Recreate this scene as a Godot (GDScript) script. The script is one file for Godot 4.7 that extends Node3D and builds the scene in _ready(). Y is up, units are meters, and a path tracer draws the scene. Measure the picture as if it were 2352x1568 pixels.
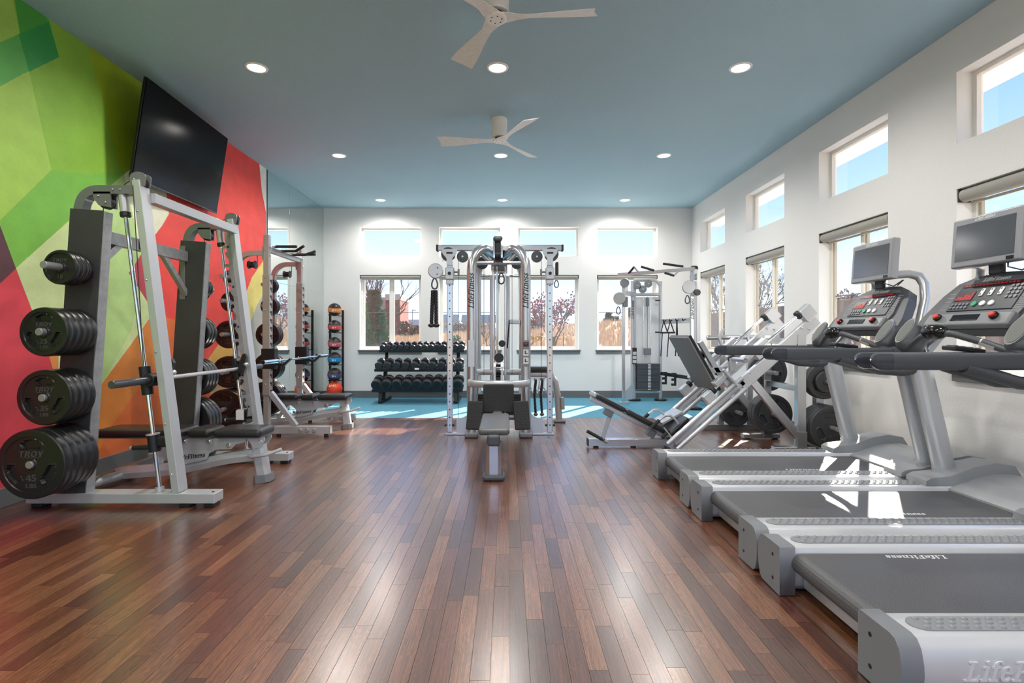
extends Node3D

# ------------------------------------------------------------------ mesh builder
class MB:
	var v := PackedVector3Array()
	var n := PackedVector3Array()
	var uv := PackedVector2Array()
	var c := PackedColorArray()
	var col := Color.WHITE
	var tint := false
	var marks := PackedInt32Array()

	func tri(a: Vector3, b: Vector3, d: Vector3, na: Vector3, nb: Vector3, nd: Vector3) -> void:
		if (b - a).cross(d - a).dot(na + nb + nd) > 0.0:
			v.append(a); v.append(d); v.append(b)
			n.append(na); n.append(nd); n.append(nb)
		else:
			v.append(a); v.append(b); v.append(d)
			n.append(na); n.append(nb); n.append(nd)
		if tint:
			c.append(col); c.append(col); c.append(col)

	func flat(a: Vector3, b: Vector3, d: Vector3, out: Vector3) -> void:
		var f := (b - a).cross(d - a)
		if f.length_squared() < 1e-18: return
		f = f.normalized()
		if f.dot(out) < 0.0: f = -f
		tri(a, b, d, f, f, f)

	func quad(a: Vector3, b: Vector3, d: Vector3, e: Vector3, out: Vector3) -> void:
		flat(a, b, d, out); flat(a, d, e, out)

	# rounded / chamfered box
	func box(at: Vector3, size: Vector3, r := 0.004, turn := Basis(), seg := 1) -> void:
		marks.append(v.size())
		var h := size * 0.5
		r = minf(r, minf(h.x, minf(h.y, h.z)) * 0.999)
		if r <= 0.0005:
			for ax in 3:
				for s: float in [-1.0, 1.0]:
					var o := Vector3.ZERO; o[ax] = s
					var p := Vector3.ZERO; p[(ax + 1) % 3] = h[(ax + 1) % 3]
					var q := Vector3.ZERO; q[(ax + 2) % 3] = h[(ax + 2) % 3]
					var m := Vector3.ZERO; m[ax] = s * h[ax]
					quad(at + turn * (m - p - q), at + turn * (m + p - q), at + turn * (m + p + q), at + turn * (m - p + q), turn * o)
			return
		for ax in 3:
			var bx := (ax + 1) % 3
			var cx := (ax + 2) % 3
			var us := PackedFloat32Array()
			var ws := PackedFloat32Array()
			for k in seg + 1:
				var t := r * (1.0 - tan(PI / 4.0 * (1.0 - float(k) / seg)))
				us.append(-h[bx] + t); ws.append(-h[cx] + t)
			for k in seg + 1:
				us.append(-us[seg - k]); ws.append(-ws[seg - k])
			var m := us.size()
			for s: float in [-1.0, 1.0]:
				var ps: Array[Vector3] = []
				var ns: Array[Vector3] = []
				for i in m:
					for j in m:
						var p := Vector3.ZERO
						p[ax] = s * h[ax]; p[bx] = us[i]; p[cx] = ws[j]
						var inner := p.clamp(-h + Vector3(r, r, r), h - Vector3(r, r, r))
						var nn := (p - inner).normalized()
						ps.append(at + turn * (inner + nn * r)); ns.append(turn * nn)
				for i in m - 1:
					for j in m - 1:
						var k := i * m + j
						tri(ps[k], ps[k + m], ps[k + m + 1], ns[k], ns[k + m], ns[k + m + 1])
						tri(ps[k], ps[k + m + 1], ps[k + 1], ns[k], ns[k + m + 1], ns[k + 1])

	# straight beam of w (across) x h (along up) between two points
	func bar(a: Vector3, b: Vector3, w: float, h: float, up := Vector3.UP, r := 0.004) -> void:
		var d := (b - a).normalized()
		var side := d.cross(up).normalized()
		var u := side.cross(d).normalized()
		box((a + b) * 0.5, Vector3((b - a).length(), h, w), r, Basis(d, u, side))

	# swept closed profile (profile x = side, y = up)
	func sweep(path: Array, prof: PackedVector2Array, up := Vector3.UP, smooth := true, cap := true, scales: Array = []) -> void:
		marks.append(v.size())
		var m := prof.size()
		var rings: Array = []
		var norms: Array = []
		var area := 0.0
		for i in m:
			area += prof[i].cross(prof[(i + 1) % m])
		var sgn := 1.0 if area > 0.0 else -1.0
		var pn: Array[Vector2] = []
		for i in m:
			var e0 := (prof[i] - prof[(i + m - 1) % m]).normalized()
			var e1 := (prof[(i + 1) % m] - prof[i]).normalized()
			pn.append(Vector2(e0.y + e1.y, -e0.x - e1.x).normalized() * sgn)
		var cnt := path.size()
		for k in cnt:
			var p: Vector3 = path[k]
			var d0: Vector3 = (p - path[k - 1]).normalized() if k > 0 else (path[1] - p).normalized()
			var d1: Vector3 = (path[k + 1] - p).normalized() if k < cnt - 1 else d0
			var d := (d0 + d1).normalized()
			var side := d.cross(up).normalized()
			var u := side.cross(d).normalized()
			var f: float = 1.0 / maxf(0.5, d.dot(d0))
			var sc: Vector2 = scales[k] if scales.size() > k else Vector2.ONE
			# widen only in the plane of the bend
			var bend := (d1 - d0)
			var fs := f if abs(bend.dot(side)) > abs(bend.dot(u)) else 1.0
			var fu := f if fs == 1.0 else 1.0
			var ring: Array[Vector3] = []
			var nr: Array[Vector3] = []
			for q in m:
				ring.append(p + side * prof[q].x * fs * sc.x + u * prof[q].y * fu * sc.y)
				nr.append((side * pn[q].x + u * pn[q].y).normalized())
			rings.append(ring); norms.append(nr)
		for k in cnt - 1:
			for q in m:
				var w := (q + 1) % m
				var a: Vector3 = rings[k][q]
				var b: Vector3 = rings[k][w]
				var e: Vector3 = rings[k + 1][w]
				var g: Vector3 = rings[k + 1][q]
				if smooth:
					tri(a, b, e, norms[k][q], norms[k][w], norms[k + 1][w])
					tri(a, e, g, norms[k][q], norms[k + 1][w], norms[k + 1][q])
				else:
					quad(a, b, e, g, norms[k][q] + norms[k][w])
		if cap:
			var idx := Geometry2D.triangulate_polygon(prof)
			for k: int in [0, cnt - 1]:
				var out: Vector3 = (path[0] - path[1]).normalized() if k == 0 else (path[cnt - 1] - path[cnt - 2]).normalized()
				for t in range(0, idx.size(), 3):
					tri(rings[k][idx[t]], rings[k][idx[t + 1]], rings[k][idx[t + 2]], out, out, out)

	func tube(path: Array, r: float, sides := 12, ry := -1.0, up := Vector3.UP) -> void:
		var prof := PackedVector2Array()
		if ry < 0.0: ry = r
		for k in sides:
			prof.append(Vector2(cos(TAU * k / sides) * r, sin(TAU * k / sides) * ry))
		var d: Vector3 = (path[1] - path[0]).normalized()
		var straight := true
		for k in range(1, path.size() - 1):
			if absf((path[k + 1] - path[k]).normalized().dot(up)) > 0.97: straight = false
		if absf(d.dot(up)) > 0.97 or not straight:
			up = Vector3.BACK if ry == r else up
			if absf(d.dot(up)) > 0.97: up = Vector3.RIGHT
		sweep(path, prof, up)

	# lathe: profile of (radius, along); flat across the profile's corners
	func lathe(prof: Array, at: Vector3, axis: Vector3, sides := 24, smooth := false) -> void:
		marks.append(v.size())
		axis = axis.normalized()
		var s := axis.cross(Vector3.UP if absf(axis.y) < 0.9 else Vector3.RIGHT).normalized()
		var t := axis.cross(s).normalized()
		var m := prof.size()
		for k in m - 1:
			var p: Vector2 = prof[k]
			var q: Vector2 = prof[k + 1]
			if p.distance_to(q) < 1e-6: continue
			var e := (q - p).normalized()
			var nn := Vector2(e.y, -e.x)
			var n0 := nn
			var n1 := nn
			if smooth:
				if k > 0:
					var ep: Vector2 = (p - prof[k - 1]).normalized()
					n0 = (nn + Vector2(ep.y, -ep.x)).normalized()
				if k < m - 2:
					var en: Vector2 = (prof[k + 2] - q).normalized()
					n1 = (nn + Vector2(en.y, -en.x)).normalized()
			for i in sides:
				var a0 := TAU * i / sides
				var a1 := TAU * (i + 1) / sides
				var r0 := s * cos(a0) + t * sin(a0)
				var r1 := s * cos(a1) + t * sin(a1)
				var A := at + axis * p.y + r0 * p.x
				var B := at + axis * p.y + r1 * p.x
				var C := at + axis * q.y + r1 * q.x
				var D := at + axis * q.y + r0 * q.x
				var na0 := r0 * n0.x + axis * n0.y
				var na1 := r1 * n0.x + axis * n0.y
				var nb0 := r0 * n1.x + axis * n1.y
				var nb1 := r1 * n1.x + axis * n1.y
				if p.x > 1e-6: tri(A, B, C, na0, na1, nb1)
				if q.x > 1e-6: tri(A, C, D, na0, nb1, nb0)

	func rod(a: Vector3, b: Vector3, r: float, sides := 12, bev := 0.0) -> void:
		var l := (b - a).length()
		var e: float = minf(bev, r * 0.9)
		if e > 0.0:
			lathe([Vector2(0, 0), Vector2(r - e, 0), Vector2(r, e), Vector2(r, l - e), Vector2(r - e, l), Vector2(0, l)], a, b - a, sides)
		else:
			lathe([Vector2(0, 0), Vector2(r, 0), Vector2(r, l), Vector2(0, l)], a, b - a, sides)

	func ball(at: Vector3, r: float, seg := 12, scale := Vector3.ONE) -> void:
		marks.append(v.size())
		for i in seg:
			for j in seg * 2:
				var q: Array[Vector3] = []
				for w: Array in [[i, j], [i + 1, j], [i + 1, j + 1], [i, j + 1]]:
					var th: float = PI * w[0] / seg
					var ph: float = PI * w[1] / seg
					q.append(Vector3(sin(th) * cos(ph), cos(th), sin(th) * sin(ph)))
				var p: Array[Vector3] = []
				var m: Array[Vector3] = []
				for d in q:
					p.append(at + d * r * scale); m.append((d / scale).normalized())
				if i > 0: tri(p[0], p[1], p[3], m[0], m[1], m[3])
				if i < seg - 1: tri(p[1], p[2], p[3], m[1], m[2], m[3])

	# flat polygon (xy) pushed out along z by depth on both sides of the transform's plane
	func plate(poly: PackedVector2Array, depth: float, xf := Transform3D()) -> void:
		marks.append(v.size())
		var idx := Geometry2D.triangulate_polygon(poly)
		var h := depth * 0.5
		for s: float in [-1.0, 1.0]:
			var out := xf.basis * Vector3(0, 0, s)
			for t in range(0, idx.size(), 3):
				var a := poly[idx[t]]
				var b := poly[idx[t + 1]]
				var d := poly[idx[t + 2]]
				tri(xf * Vector3(a.x, a.y, s * h), xf * Vector3(b.x, b.y, s * h), xf * Vector3(d.x, d.y, s * h), out, out, out)
		var sg := -1.0 if Geometry2D.is_polygon_clockwise(poly) else 1.0
		var m := poly.size()
		for i in m:
			var a := poly[i]
			var b := poly[(i + 1) % m]
			var e := (b - a).normalized()
			quad(xf * Vector3(a.x, a.y, -h), xf * Vector3(b.x, b.y, -h), xf * Vector3(b.x, b.y, h), xf * Vector3(a.x, a.y, h), xf.basis * Vector3(e.y, -e.x, 0) * sg)

	# raised lettering; xf: x along the line of text, y up, z out of the surface; height of a capital in metres
	func text(s: String, xf: Transform3D, height: float, depth := 0.002, slant := 0.0, font: Font = null, width := 1.0) -> void:
		marks.append(v.size())
		var t := TextMesh.new()
		t.text = s
		t.font = font
		t.font_size = 32
		t.pixel_size = height / 32.0 * 1.4
		t.depth = depth
		t.curve_step = 2.0
		var arr := t.get_mesh_arrays()
		var vs: PackedVector3Array = arr[Mesh.ARRAY_VERTEX]
		var ns: PackedVector3Array = arr[Mesh.ARRAY_NORMAL]
		var ix = arr[Mesh.ARRAY_INDEX]
		var order: Array = []
		if ix == null or ix.size() == 0:
			order = range(vs.size())
		else:
			order = Array(ix)
		for k in range(0, order.size(), 3):
			var p: Array[Vector3] = []
			var q: Array[Vector3] = []
			for j in 3:
				var a: Vector3 = vs[order[k + j]]
				a.x = (a.x + a.y * slant) * width
				p.append(xf * a); q.append((xf.basis * ns[order[k + j]]).normalized())
			tri(p[0], p[1], p[2], q[0], q[1], q[2])

	# pieces that do not touch, each as a builder of its own
	func pieces() -> Array:
		if marks.size() < 2: return [self]
		var ends := marks.duplicate(); ends.append(v.size())
		var boxes: Array[AABB] = []
		var group := PackedInt32Array()
		for k in marks.size():
			var b := AABB(v[mini(marks[k], v.size() - 1)], Vector3.ZERO)
			for j in range(ends[k], ends[k + 1]): b = b.expand(v[j])
			boxes.append(b.grow(0.0008)); group.append(k)
		for i in boxes.size():
			for j in range(i + 1, boxes.size()):
				if group[i] != group[j] and boxes[i].intersects(boxes[j]):
					var from := group[j]
					for q in group.size():
						if group[q] == from: group[q] = group[i]
		var out := {}
		for k in marks.size():
			if not out.has(group[k]):
				var m := MB.new(); m.tint = tint
				out[group[k]] = m
			var t: MB = out[group[k]]
			t.v.append_array(v.slice(ends[k], ends[k + 1]))
			t.n.append_array(n.slice(ends[k], ends[k + 1]))
			if tint: t.c.append_array(c.slice(ends[k], ends[k + 1]))
		return out.values()

	func done(off: Vector3) -> ArrayMesh:
		var arr := []
		arr.resize(Mesh.ARRAY_MAX)
		var p := v
		if off != Vector3.ZERO:
			p = PackedVector3Array()
			p.resize(v.size())
			for k in v.size(): p[k] = v[k] - off
		arr[Mesh.ARRAY_VERTEX] = p
		arr[Mesh.ARRAY_NORMAL] = n
		if uv.size() == v.size(): arr[Mesh.ARRAY_TEX_UV] = uv
		if c.size() == v.size() and tint: arr[Mesh.ARRAY_COLOR] = c
		var m := ArrayMesh.new()
		m.add_surface_from_arrays(Mesh.PRIMITIVE_TRIANGLES, arr)
		return m

var M := {}
var rng := RandomNumberGenerator.new()
var taken := {}
var sans: SystemFont
var serif: SystemFont

func w(x: float, y: float, d: float) -> Vector3:   # d metres in front of the camera
	return Vector3(x, y, -d)

func numbered(called: String) -> String:
	if not taken.has(called):
		taken[called] = 0
		return called
	taken[called] += 1
	return "%s_%03d" % [called, taken[called]]

func fin(mb: MB, called: String, m: Material, parent: Node3D = null, whole := false) -> MeshInstance3D:
	if parent != null and not whole and mb.uv.size() == 0 and mb.marks.size() > 1:
		var first: MeshInstance3D = null
		for p: MB in mb.pieces():
			var q := fin(p, called, m, parent, true)
			if first == null: first = q
		return first
	var o := MeshInstance3D.new()
	var off := Vector3.ZERO
	if parent == null:
		o.name = numbered(called)
	else:
		o.name = called
		var p: Node = parent
		while p != self and p is Node3D:
			off += (p as Node3D).position
			p = p.get_parent()
	o.mesh = mb.done(off)
	o.material_override = m
	if parent == null: add_child(o, true)
	else: parent.add_child(o, true)
	return o

func thing(called: String, label: String, category: String, at := Vector3.ZERO, group := "") -> Node3D:
	var o := Node3D.new()
	o.name = numbered(called)
	add_child(o)
	o.position = at
	tag(o, label, category, group)
	return o

func tag(o: Node, label: String, category: String, group := "", kind := "") -> void:
	o.set_meta("label", label)
	o.set_meta("category", category)
	if group != "": o.set_meta("group", group)
	elif o.has_meta("group"): o.remove_meta("group")
	if kind != "": o.set_meta("kind", kind)

func struct(o: Node, label := "") -> void:
	o.set_meta("kind", "structure")
	if label != "": o.set_meta("label", label)

func copy(o: Node3D, label: String, at: Vector3, turn := 0.0, group := "") -> Node3D:
	var base := String(o.name)
	var cut := base.rfind("_")
	if cut > 0 and base.substr(cut + 1).is_valid_int(): base = base.substr(0, cut)
	var r: Node3D = o.duplicate()
	r.name = numbered(base)
	add_child(r)
	r.position = at
	r.rotation.y = turn
	r.set_meta("label", label)
	if group != "": r.set_meta("group", group)
	return r

func mat(col: Color, rough := 0.5, metal := 0.0, spec := 0.5) -> StandardMaterial3D:
	var m := StandardMaterial3D.new()
	m.albedo_color = col
	m.roughness = rough
	m.metallic = metal
	m.metallic_specular = spec
	return m

func rgb(r: int, g: int, b: int) -> Color:
	return Color(r / 255.0, g / 255.0, b / 255.0)

func noise_tex(size: int, freq: float, lo: float, hi: float, seed := 1, octaves := 4) -> ImageTexture:
	var f := FastNoiseLite.new()
	f.seed = seed
	f.noise_type = FastNoiseLite.TYPE_SIMPLEX_SMOOTH
	f.frequency = freq
	f.fractal_octaves = octaves
	var im := f.get_seamless_image(size, size)
	im.convert(Image.FORMAT_L8)
	var d := im.get_data()
	for k in d.size():
		d[k] = int(clampf(lo + (hi - lo) * d[k] / 255.0, 0, 1) * 255.0)
	return ImageTexture.create_from_image(Image.create_from_data(size, size, false, Image.FORMAT_L8, d))

func bumpy(m: StandardMaterial3D, tex: Texture2D, scale: float, tile: float) -> StandardMaterial3D:
	m.heightmap_enabled = true
	m.heightmap_texture = tex
	m.heightmap_scale = scale
	m.uv1_triplanar = true
	m.uv1_world_triplanar = true
	m.uv1_scale = Vector3(tile, tile, tile)
	return m

func speckled(m: StandardMaterial3D, tex: Texture2D, tile: float) -> StandardMaterial3D:
	m.albedo_texture = tex
	m.uv1_triplanar = true
	m.uv1_scale = Vector3(tile, tile, tile)
	return m

func arc(c: Vector3, a: Vector3, b: Vector3, from: float, to: float, seg := 8) -> Array:
	var out := []
	for k in seg + 1:
		var t := from + (to - from) * k / seg
		out.append(c + a * cos(t) + b * sin(t))
	return out

# ------------------------------------------------------------------ camera, sky, sun, exposure
const XL := -3.52
const XR := 3.54
const CEIL := 3.625
const BACK := 10.0
const FRONT := -2.6
const DOWNLIGHT_ENERGY := 1.95
const SUN_ENERGY := 3.6
const SKY_ENERGY := 0.88
const EXPOSURE := 2.15

func camera_and_light() -> void:
	var cam := Camera3D.new()
	cam.name = "camera"
	cam.projection = Camera3D.PROJECTION_FRUSTUM
	cam.near = 0.05
	cam.far = 900.0
	cam.size = 0.05 * 1568.0 / 1200.0
	cam.frustum_offset = Vector2(11.0, -15.0) / 1200.0 * 0.05
	cam.position = Vector3(0, 1.2, 0)
	add_child(cam)
	cam.current = true
	var sky_mat := ProceduralSkyMaterial.new()
	sky_mat.sky_top_color = rgb(60, 130, 232)
	sky_mat.sky_horizon_color = rgb(216, 240, 253)
	sky_mat.sky_curve = 0.22
	sky_mat.ground_bottom_color = rgb(150, 125, 95)
	sky_mat.ground_horizon_color = rgb(200, 185, 160)
	sky_mat.sun_angle_max = 0.5
	var sky := Sky.new()
	sky.sky_material = sky_mat
	var env := Environment.new()
	env.background_mode = Environment.BG_SKY
	env.sky = sky
	env.background_energy_multiplier = SKY_ENERGY
	env.tonemap_mode = Environment.TONE_MAPPER_LINEAR
	env.tonemap_exposure = EXPOSURE
	env.sdfgi_enabled = true
	env.ssao_enabled = true
	env.ssil_enabled = true
	var we := WorldEnvironment.new()
	we.name = "environment"
	we.environment = env
	add_child(we)
	var sun := DirectionalLight3D.new()
	sun.name = "sun"
	sun.light_color = Color(1.0, 0.96, 0.90)
	sun.light_energy = SUN_ENERGY
	sun.light_angular_distance = 0.6
	sun.shadow_enabled = true
	sun.sky_mode = DirectionalLight3D.SKY_MODE_LIGHT_ONLY
	add_child(sun)
	sun.look_at_from_position(Vector3.ZERO, Vector3(-0.47, -0.56, 0.68), Vector3.UP)

# ------------------------------------------------------------------ materials
func materials() -> void:
	rng.seed = 20240611
	sans = SystemFont.new(); sans.font_names = ["Droid Sans"]; sans.font_weight = 700
	serif = SystemFont.new(); serif.font_names = ["Droid Serif"]; serif.font_weight = 700; serif.font_italic = true
	var peel := noise_tex(512, 0.035, 0.0, 1.0, 3, 3)
	var fine := noise_tex(512, 0.09, 0.72, 1.0, 5, 4)
	var mottle := noise_tex(512, 0.012, 0.86, 1.0, 8, 5)
	M.wall = bumpy(mat(rgb(232, 232, 231), 0.75), peel, 0.12, 3.2)
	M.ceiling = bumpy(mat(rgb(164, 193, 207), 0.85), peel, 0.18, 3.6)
	M.baseboard = mat(rgb(104, 106, 108), 0.5)
	M.reveal = mat(rgb(240, 240, 238), 0.6)
	M.vinyl = mat(rgb(240, 238, 232), 0.35)
	M.vinyl_tan = mat(rgb(206, 196, 176), 0.45)
	M.sill = mat(rgb(112, 113, 115), 0.45)
	M.shade_fabric = speckled(mat(rgb(190, 188, 180), 0.9), fine, 5.0)
	M.shade_cap = mat(rgb(40, 40, 42), 0.5)
	var glass := mat(Color(0.93, 0.97, 1.0, 0.03), 0.0, 0.0, 0.5)
	glass.transparency = BaseMaterial3D.TRANSPARENCY_ALPHA
	M.glass = glass
	M.mirror = mat(rgb(226, 232, 230), 0.015, 1.0)
	M.mirror_joint = mat(rgb(70, 84, 84), 0.4)
	M.carpet = speckled(mat(rgb(104, 178, 206), 0.95), noise_tex(512, 0.06, 0.62, 1.0, 12, 5), 1.3)
	M.carpet.uv1_world_triplanar = true
	bumpy(M.carpet, noise_tex(256, 0.12, 0.0, 1.0, 14, 3), 0.3, 1.3)
	M.slab = mat(rgb(60, 40, 32), 0.8)
	M.silver = mat(rgb(190, 192, 196), 0.32, 0.4)
	M.silver_dark = mat(rgb(120, 122, 125), 0.38, 0.35)
	M.silver_warm_reflect = mat(rgb(172, 168, 166), 0.34, 0.4)  # brownish reflections on the darker faces are mixed into this silver
	M.steel = speckled(mat(rgb(172, 174, 176), 0.42, 0.4), mottle, 2.0)
	M.chrome = mat(rgb(232, 234, 238), 0.06, 1.0)
	M.bolt = mat(rgb(220, 220, 222), 0.2, 1.0)
	M.black_panel = speckled(mat(rgb(70, 70, 72), 0.5), fine, 3.0)
	M.rubber = mat(rgb(30, 30, 31), 0.3)
	M.rubber_edge = mat(rgb(26, 26, 27), 0.5)
	M.black = mat(rgb(26, 27, 29), 0.45)
	M.black_gloss = mat(rgb(20, 21, 23), 0.15)
	M.vinyl_pad = bumpy(mat(rgb(36, 36, 38), 0.32), fine, 0.05, 3.0)
	M.pad_worn = bumpy(mat(rgb(84, 84, 86), 0.3), fine, 0.05, 3.0)
	M.grip = mat(rgb(34, 34, 36), 0.65)
	M.plastic_grey = mat(rgb(118, 121, 125), 0.36)
	M.plastic_dark = mat(rgb(70, 73, 78), 0.42)
	M.plastic_mid = mat(rgb(132, 134, 137), 0.34)
	M.letter_dark = mat(rgb(30, 30, 32), 0.4)
	M.letter_light = mat(rgb(222, 223, 224), 0.35, 0.3)
	M.letter_plate = mat(rgb(72, 72, 74), 0.35)
	M.chrome_dark = mat(rgb(84, 88, 96), 0.24, 0.55)
	M.horn = mat(rgb(150, 151, 153), 0.35, 0.4)
	M.rubber_warm = mat(rgb(34, 28, 28), 0.3)
	M.dumbbell = mat(rgb(40, 40, 43), 0.38)
	M.letter_pale = mat(rgb(240, 190, 160), 0.5)
	M.rail = mat(rgb(206, 208, 211), 0.3, 0.35)
	M.rail_tip = mat(rgb(58, 62, 70), 0.22)
	M.silver_soft = mat(rgb(194, 197, 201), 0.3, 0.6)
	M.silver_metal = mat(rgb(200, 202, 206), 0.24, 0.88)
	M.boot = mat(rgb(150, 153, 156), 0.4, 0.1)
	M.hood = mat(rgb(172, 175, 178), 0.38, 0.2)
	M.plastic_face = mat(rgb(86, 89, 95), 0.45)
	M.cup = mat(rgb(98, 100, 98), 0.55)
	M.display = mat(rgb(38, 42, 52), 0.4)
	M.led_back = mat(rgb(52, 16, 22), 0.35)
	var led := mat(rgb(168, 34, 36), 0.4)
	led.emission_enabled = true
	led.emission = Color(0.9, 0.08, 0.06)
	led.emission_energy_multiplier = 0.12
	M.led = led
	M.key = mat(rgb(104, 108, 114), 0.4)
	M.go = mat(rgb(40, 150, 96), 0.4)
	M.print = mat(rgb(150, 152, 155), 0.5)
	M.screen_frame = mat(rgb(150, 152, 157), 0.35, 0.2)
	M.screen = mat(rgb(92, 95, 100), 0.14, 0.3, 0.7)
	M.letter_chrome = mat(rgb(210, 212, 216), 0.18, 0.9)
	M.chrome_soft = mat(rgb(205, 207, 211), 0.16, 0.8)
	M.placard = mat(rgb(120, 122, 126), 0.5)
	M.placard_pale = mat(rgb(206, 207, 209), 0.5)
	M.tread = mat(rgb(40, 40, 42), 0.6)
	M.rope = mat(rgb(34, 34, 38), 0.8)
	M.rope_end = mat(rgb(92, 84, 76), 0.7)
	M.foot_plate = speckled(mat(rgb(128, 130, 132), 0.6), fine, 3.0)
	M.rubber_mid = mat(rgb(60, 61, 63), 0.4)
	M.fan_white = mat(rgb(248, 248, 246), 0.45)
	M.bark = mat(rgb(92, 76, 66), 0.9)
	var fol := mat(Color.WHITE, 0.8)
	fol.vertex_color_use_as_albedo = true
	M.foliage = fol
	M.field = speckled(mat(rgb(204, 166, 122), 0.95), noise_tex(512, 0.03, 0.55, 1.0, 51, 5), 0.25)
	M.concrete = speckled(mat(rgb(206, 202, 194), 0.9), fine, 0.8)  # pale surface of the added bounce apron outdoors
	M.roof = mat(rgb(84, 90, 100), 0.9)
	M.far_beige = mat(rgb(170, 160, 148), 0.9)
	M.far_brick = mat(rgb(122, 66, 56), 0.9)
	M.far_glass = mat(rgb(60, 68, 78), 0.3)
	M.fence_a = speckled(mat(rgb(120, 96, 78), 0.9), mottle, 2.0)
	M.fence_b = speckled(mat(rgb(104, 82, 66), 0.9), mottle, 2.0)
	M.fence_c = speckled(mat(rgb(134, 108, 88), 0.9), mottle, 2.0)
	M.white = mat(rgb(240, 240, 240), 0.5)
	M.red = mat(rgb(196, 40, 30), 0.35)
	M.warning = mat(rgb(232, 232, 230), 0.5)
	M.cable = mat(rgb(40, 40, 42), 0.4)
	M.belt = speckled(mat(rgb(112, 112, 114), 0.42), noise_tex(512, 0.16, 0.45, 1.0, 31, 3), 2.2)
	M.fan = speckled(mat(rgb(250, 250, 248), 0.5), noise_tex(512, 0.02, 0.9, 1.0, 21, 5), 1.2)
	M.fan.uv1_scale = Vector3(1.2, 6.0, 6.0)
	M.tv = mat(rgb(9, 9, 10), 0.16, 0.0, 0.22)
	M.tv_edge = mat(rgb(40, 40, 42), 0.3, 0.5)
	M.light_trim = mat(rgb(245, 245, 245), 0.5)
	var lens := mat(rgb(255, 255, 255), 0.4)
	lens.emission_enabled = true
	lens.emission = Color(1.0, 0.98, 0.95)
	lens.emission_energy_multiplier = 1.6
	M.light_lens = lens
	M.mural = mural_material()
	M.wood = wood_material()

func wood_material() -> StandardMaterial3D:
	# grain runs along v; the figure is stretched rings plus fine pores
	var a := FastNoiseLite.new(); a.seed = 41; a.frequency = 1.0; a.fractal_octaves = 3
	var b := FastNoiseLite.new(); b.seed = 43; b.frequency = 1.0; b.fractal_octaves = 2
	var size := 1024
	var d := PackedByteArray(); d.resize(size * size)
	for y in size:
		for x in size:
			var fx := x / float(size)
			var fy := y / float(size)
			var warp := a.get_noise_2d(fx * 9.0, fy * 3.0)
			var ring := sin((fx * 34.0 + warp * 6.0) * TAU)
			var pore := b.get_noise_2d(fx * 95.0, fy * 5.0)
			var fleck := b.get_noise_2d(fx * 60.0 + 40.0, fy * 4.0)
			var t := 0.80 + 0.13 * ring * (0.55 + 0.45 * warp) + 0.20 * pore + 0.10 * fleck
			d[y * size + x] = int(clampf(t, 0.25, 1.0) * 255.0)
	var im := Image.create_from_data(size, size, false, Image.FORMAT_L8, d)
	var m := mat(Color.WHITE, 0.25, 0.0, 0.68)
	m.clearcoat_enabled = true
	m.clearcoat = 0.8
	m.clearcoat_roughness = 0.3
	m.albedo_texture = ImageTexture.create_from_image(im)
	m.vertex_color_use_as_albedo = true
	return m

const MURAL_D0 := 1.0
const MURAL_D1 := 7.62

func mural_material() -> StandardMaterial3D:
	var px := 2048
	var py := 1120
	var im := Image.create(px, py, false, Image.FORMAT_RGB8)
	im.fill(rgb(140, 190, 62))
	for entry: Array in MURAL:
		var col := Color.html(entry[0])
		var pts: Array = entry[1]
		var poly := PackedVector2Array()
		for k in range(0, pts.size(), 2):
			poly.append(Vector2((pts[k] - MURAL_D0) / (MURAL_D1 - MURAL_D0) * px, (1.0 - pts[k + 1] / CEIL) * py))
		var m := poly.size()
		for row in py:
			var yy := row + 0.5
			var xs := []
			for k in m:
				var p := poly[k]
				var q := poly[(k + 1) % m]
				if (p.y <= yy) != (q.y <= yy):
					xs.append(p.x + (yy - p.y) / (q.y - p.y) * (q.x - p.x))
			xs.sort()
			for k in range(0, xs.size() - 1, 2):
				var x0 := int(clampf(roundf(xs[k]), 0, px))
				var x1 := int(clampf(roundf(xs[k + 1]), 0, px))
				if x1 > x0: im.fill_rect(Rect2i(x0, row, x1 - x0, 1), col)
	# woven paper grain
	var f := FastNoiseLite.new(); f.seed = 77; f.frequency = 0.35; f.fractal_octaves = 2
	var g := FastNoiseLite.new(); g.seed = 78; g.frequency = 0.012; g.fractal_octaves = 3
	var d := im.get_data()
	for y in py:
		for x in px:
			var t := 1.0 + 0.03 * f.get_noise_2d(x, y * 0.25) + 0.05 * g.get_noise_2d(x, y)
			var k := (y * px + x) * 3
			d[k] = int(clampf(d[k] * t, 0, 255)); d[k + 1] = int(clampf(d[k + 1] * t, 0, 255)); d[k + 2] = int(clampf(d[k + 2] * t, 0, 255))
	var m := mat(Color.WHITE, 0.6)
	m.albedo_texture = ImageTexture.create_from_image(Image.create_from_data(px, py, false, Image.FORMAT_RGB8, d))
	m.texture_repeat = false
	return m

# ------------------------------------------------------------------ room shell
const ROWS := [[0.0, 0.917], [0.917, 2.35], [2.35, 2.70], [2.70, 3.27], [3.27, 3.625]]

func right_spans() -> Array:
	var out := []
	for k in 4: out.append([9.58 - 1.82 * k - 1.085, 9.58 - 1.82 * k])
	out.reverse()
	return out

func back_spans() -> Array:
	return [[-2.825, -1.65], [-1.308, -0.133], [0.208, 1.375], [1.717, 2.883]]

func solid(mb: MB, lo: Vector3, hi: Vector3) -> void:
	mb.box((lo + hi) * 0.5, (hi - lo).abs(), 0.0)

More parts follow.
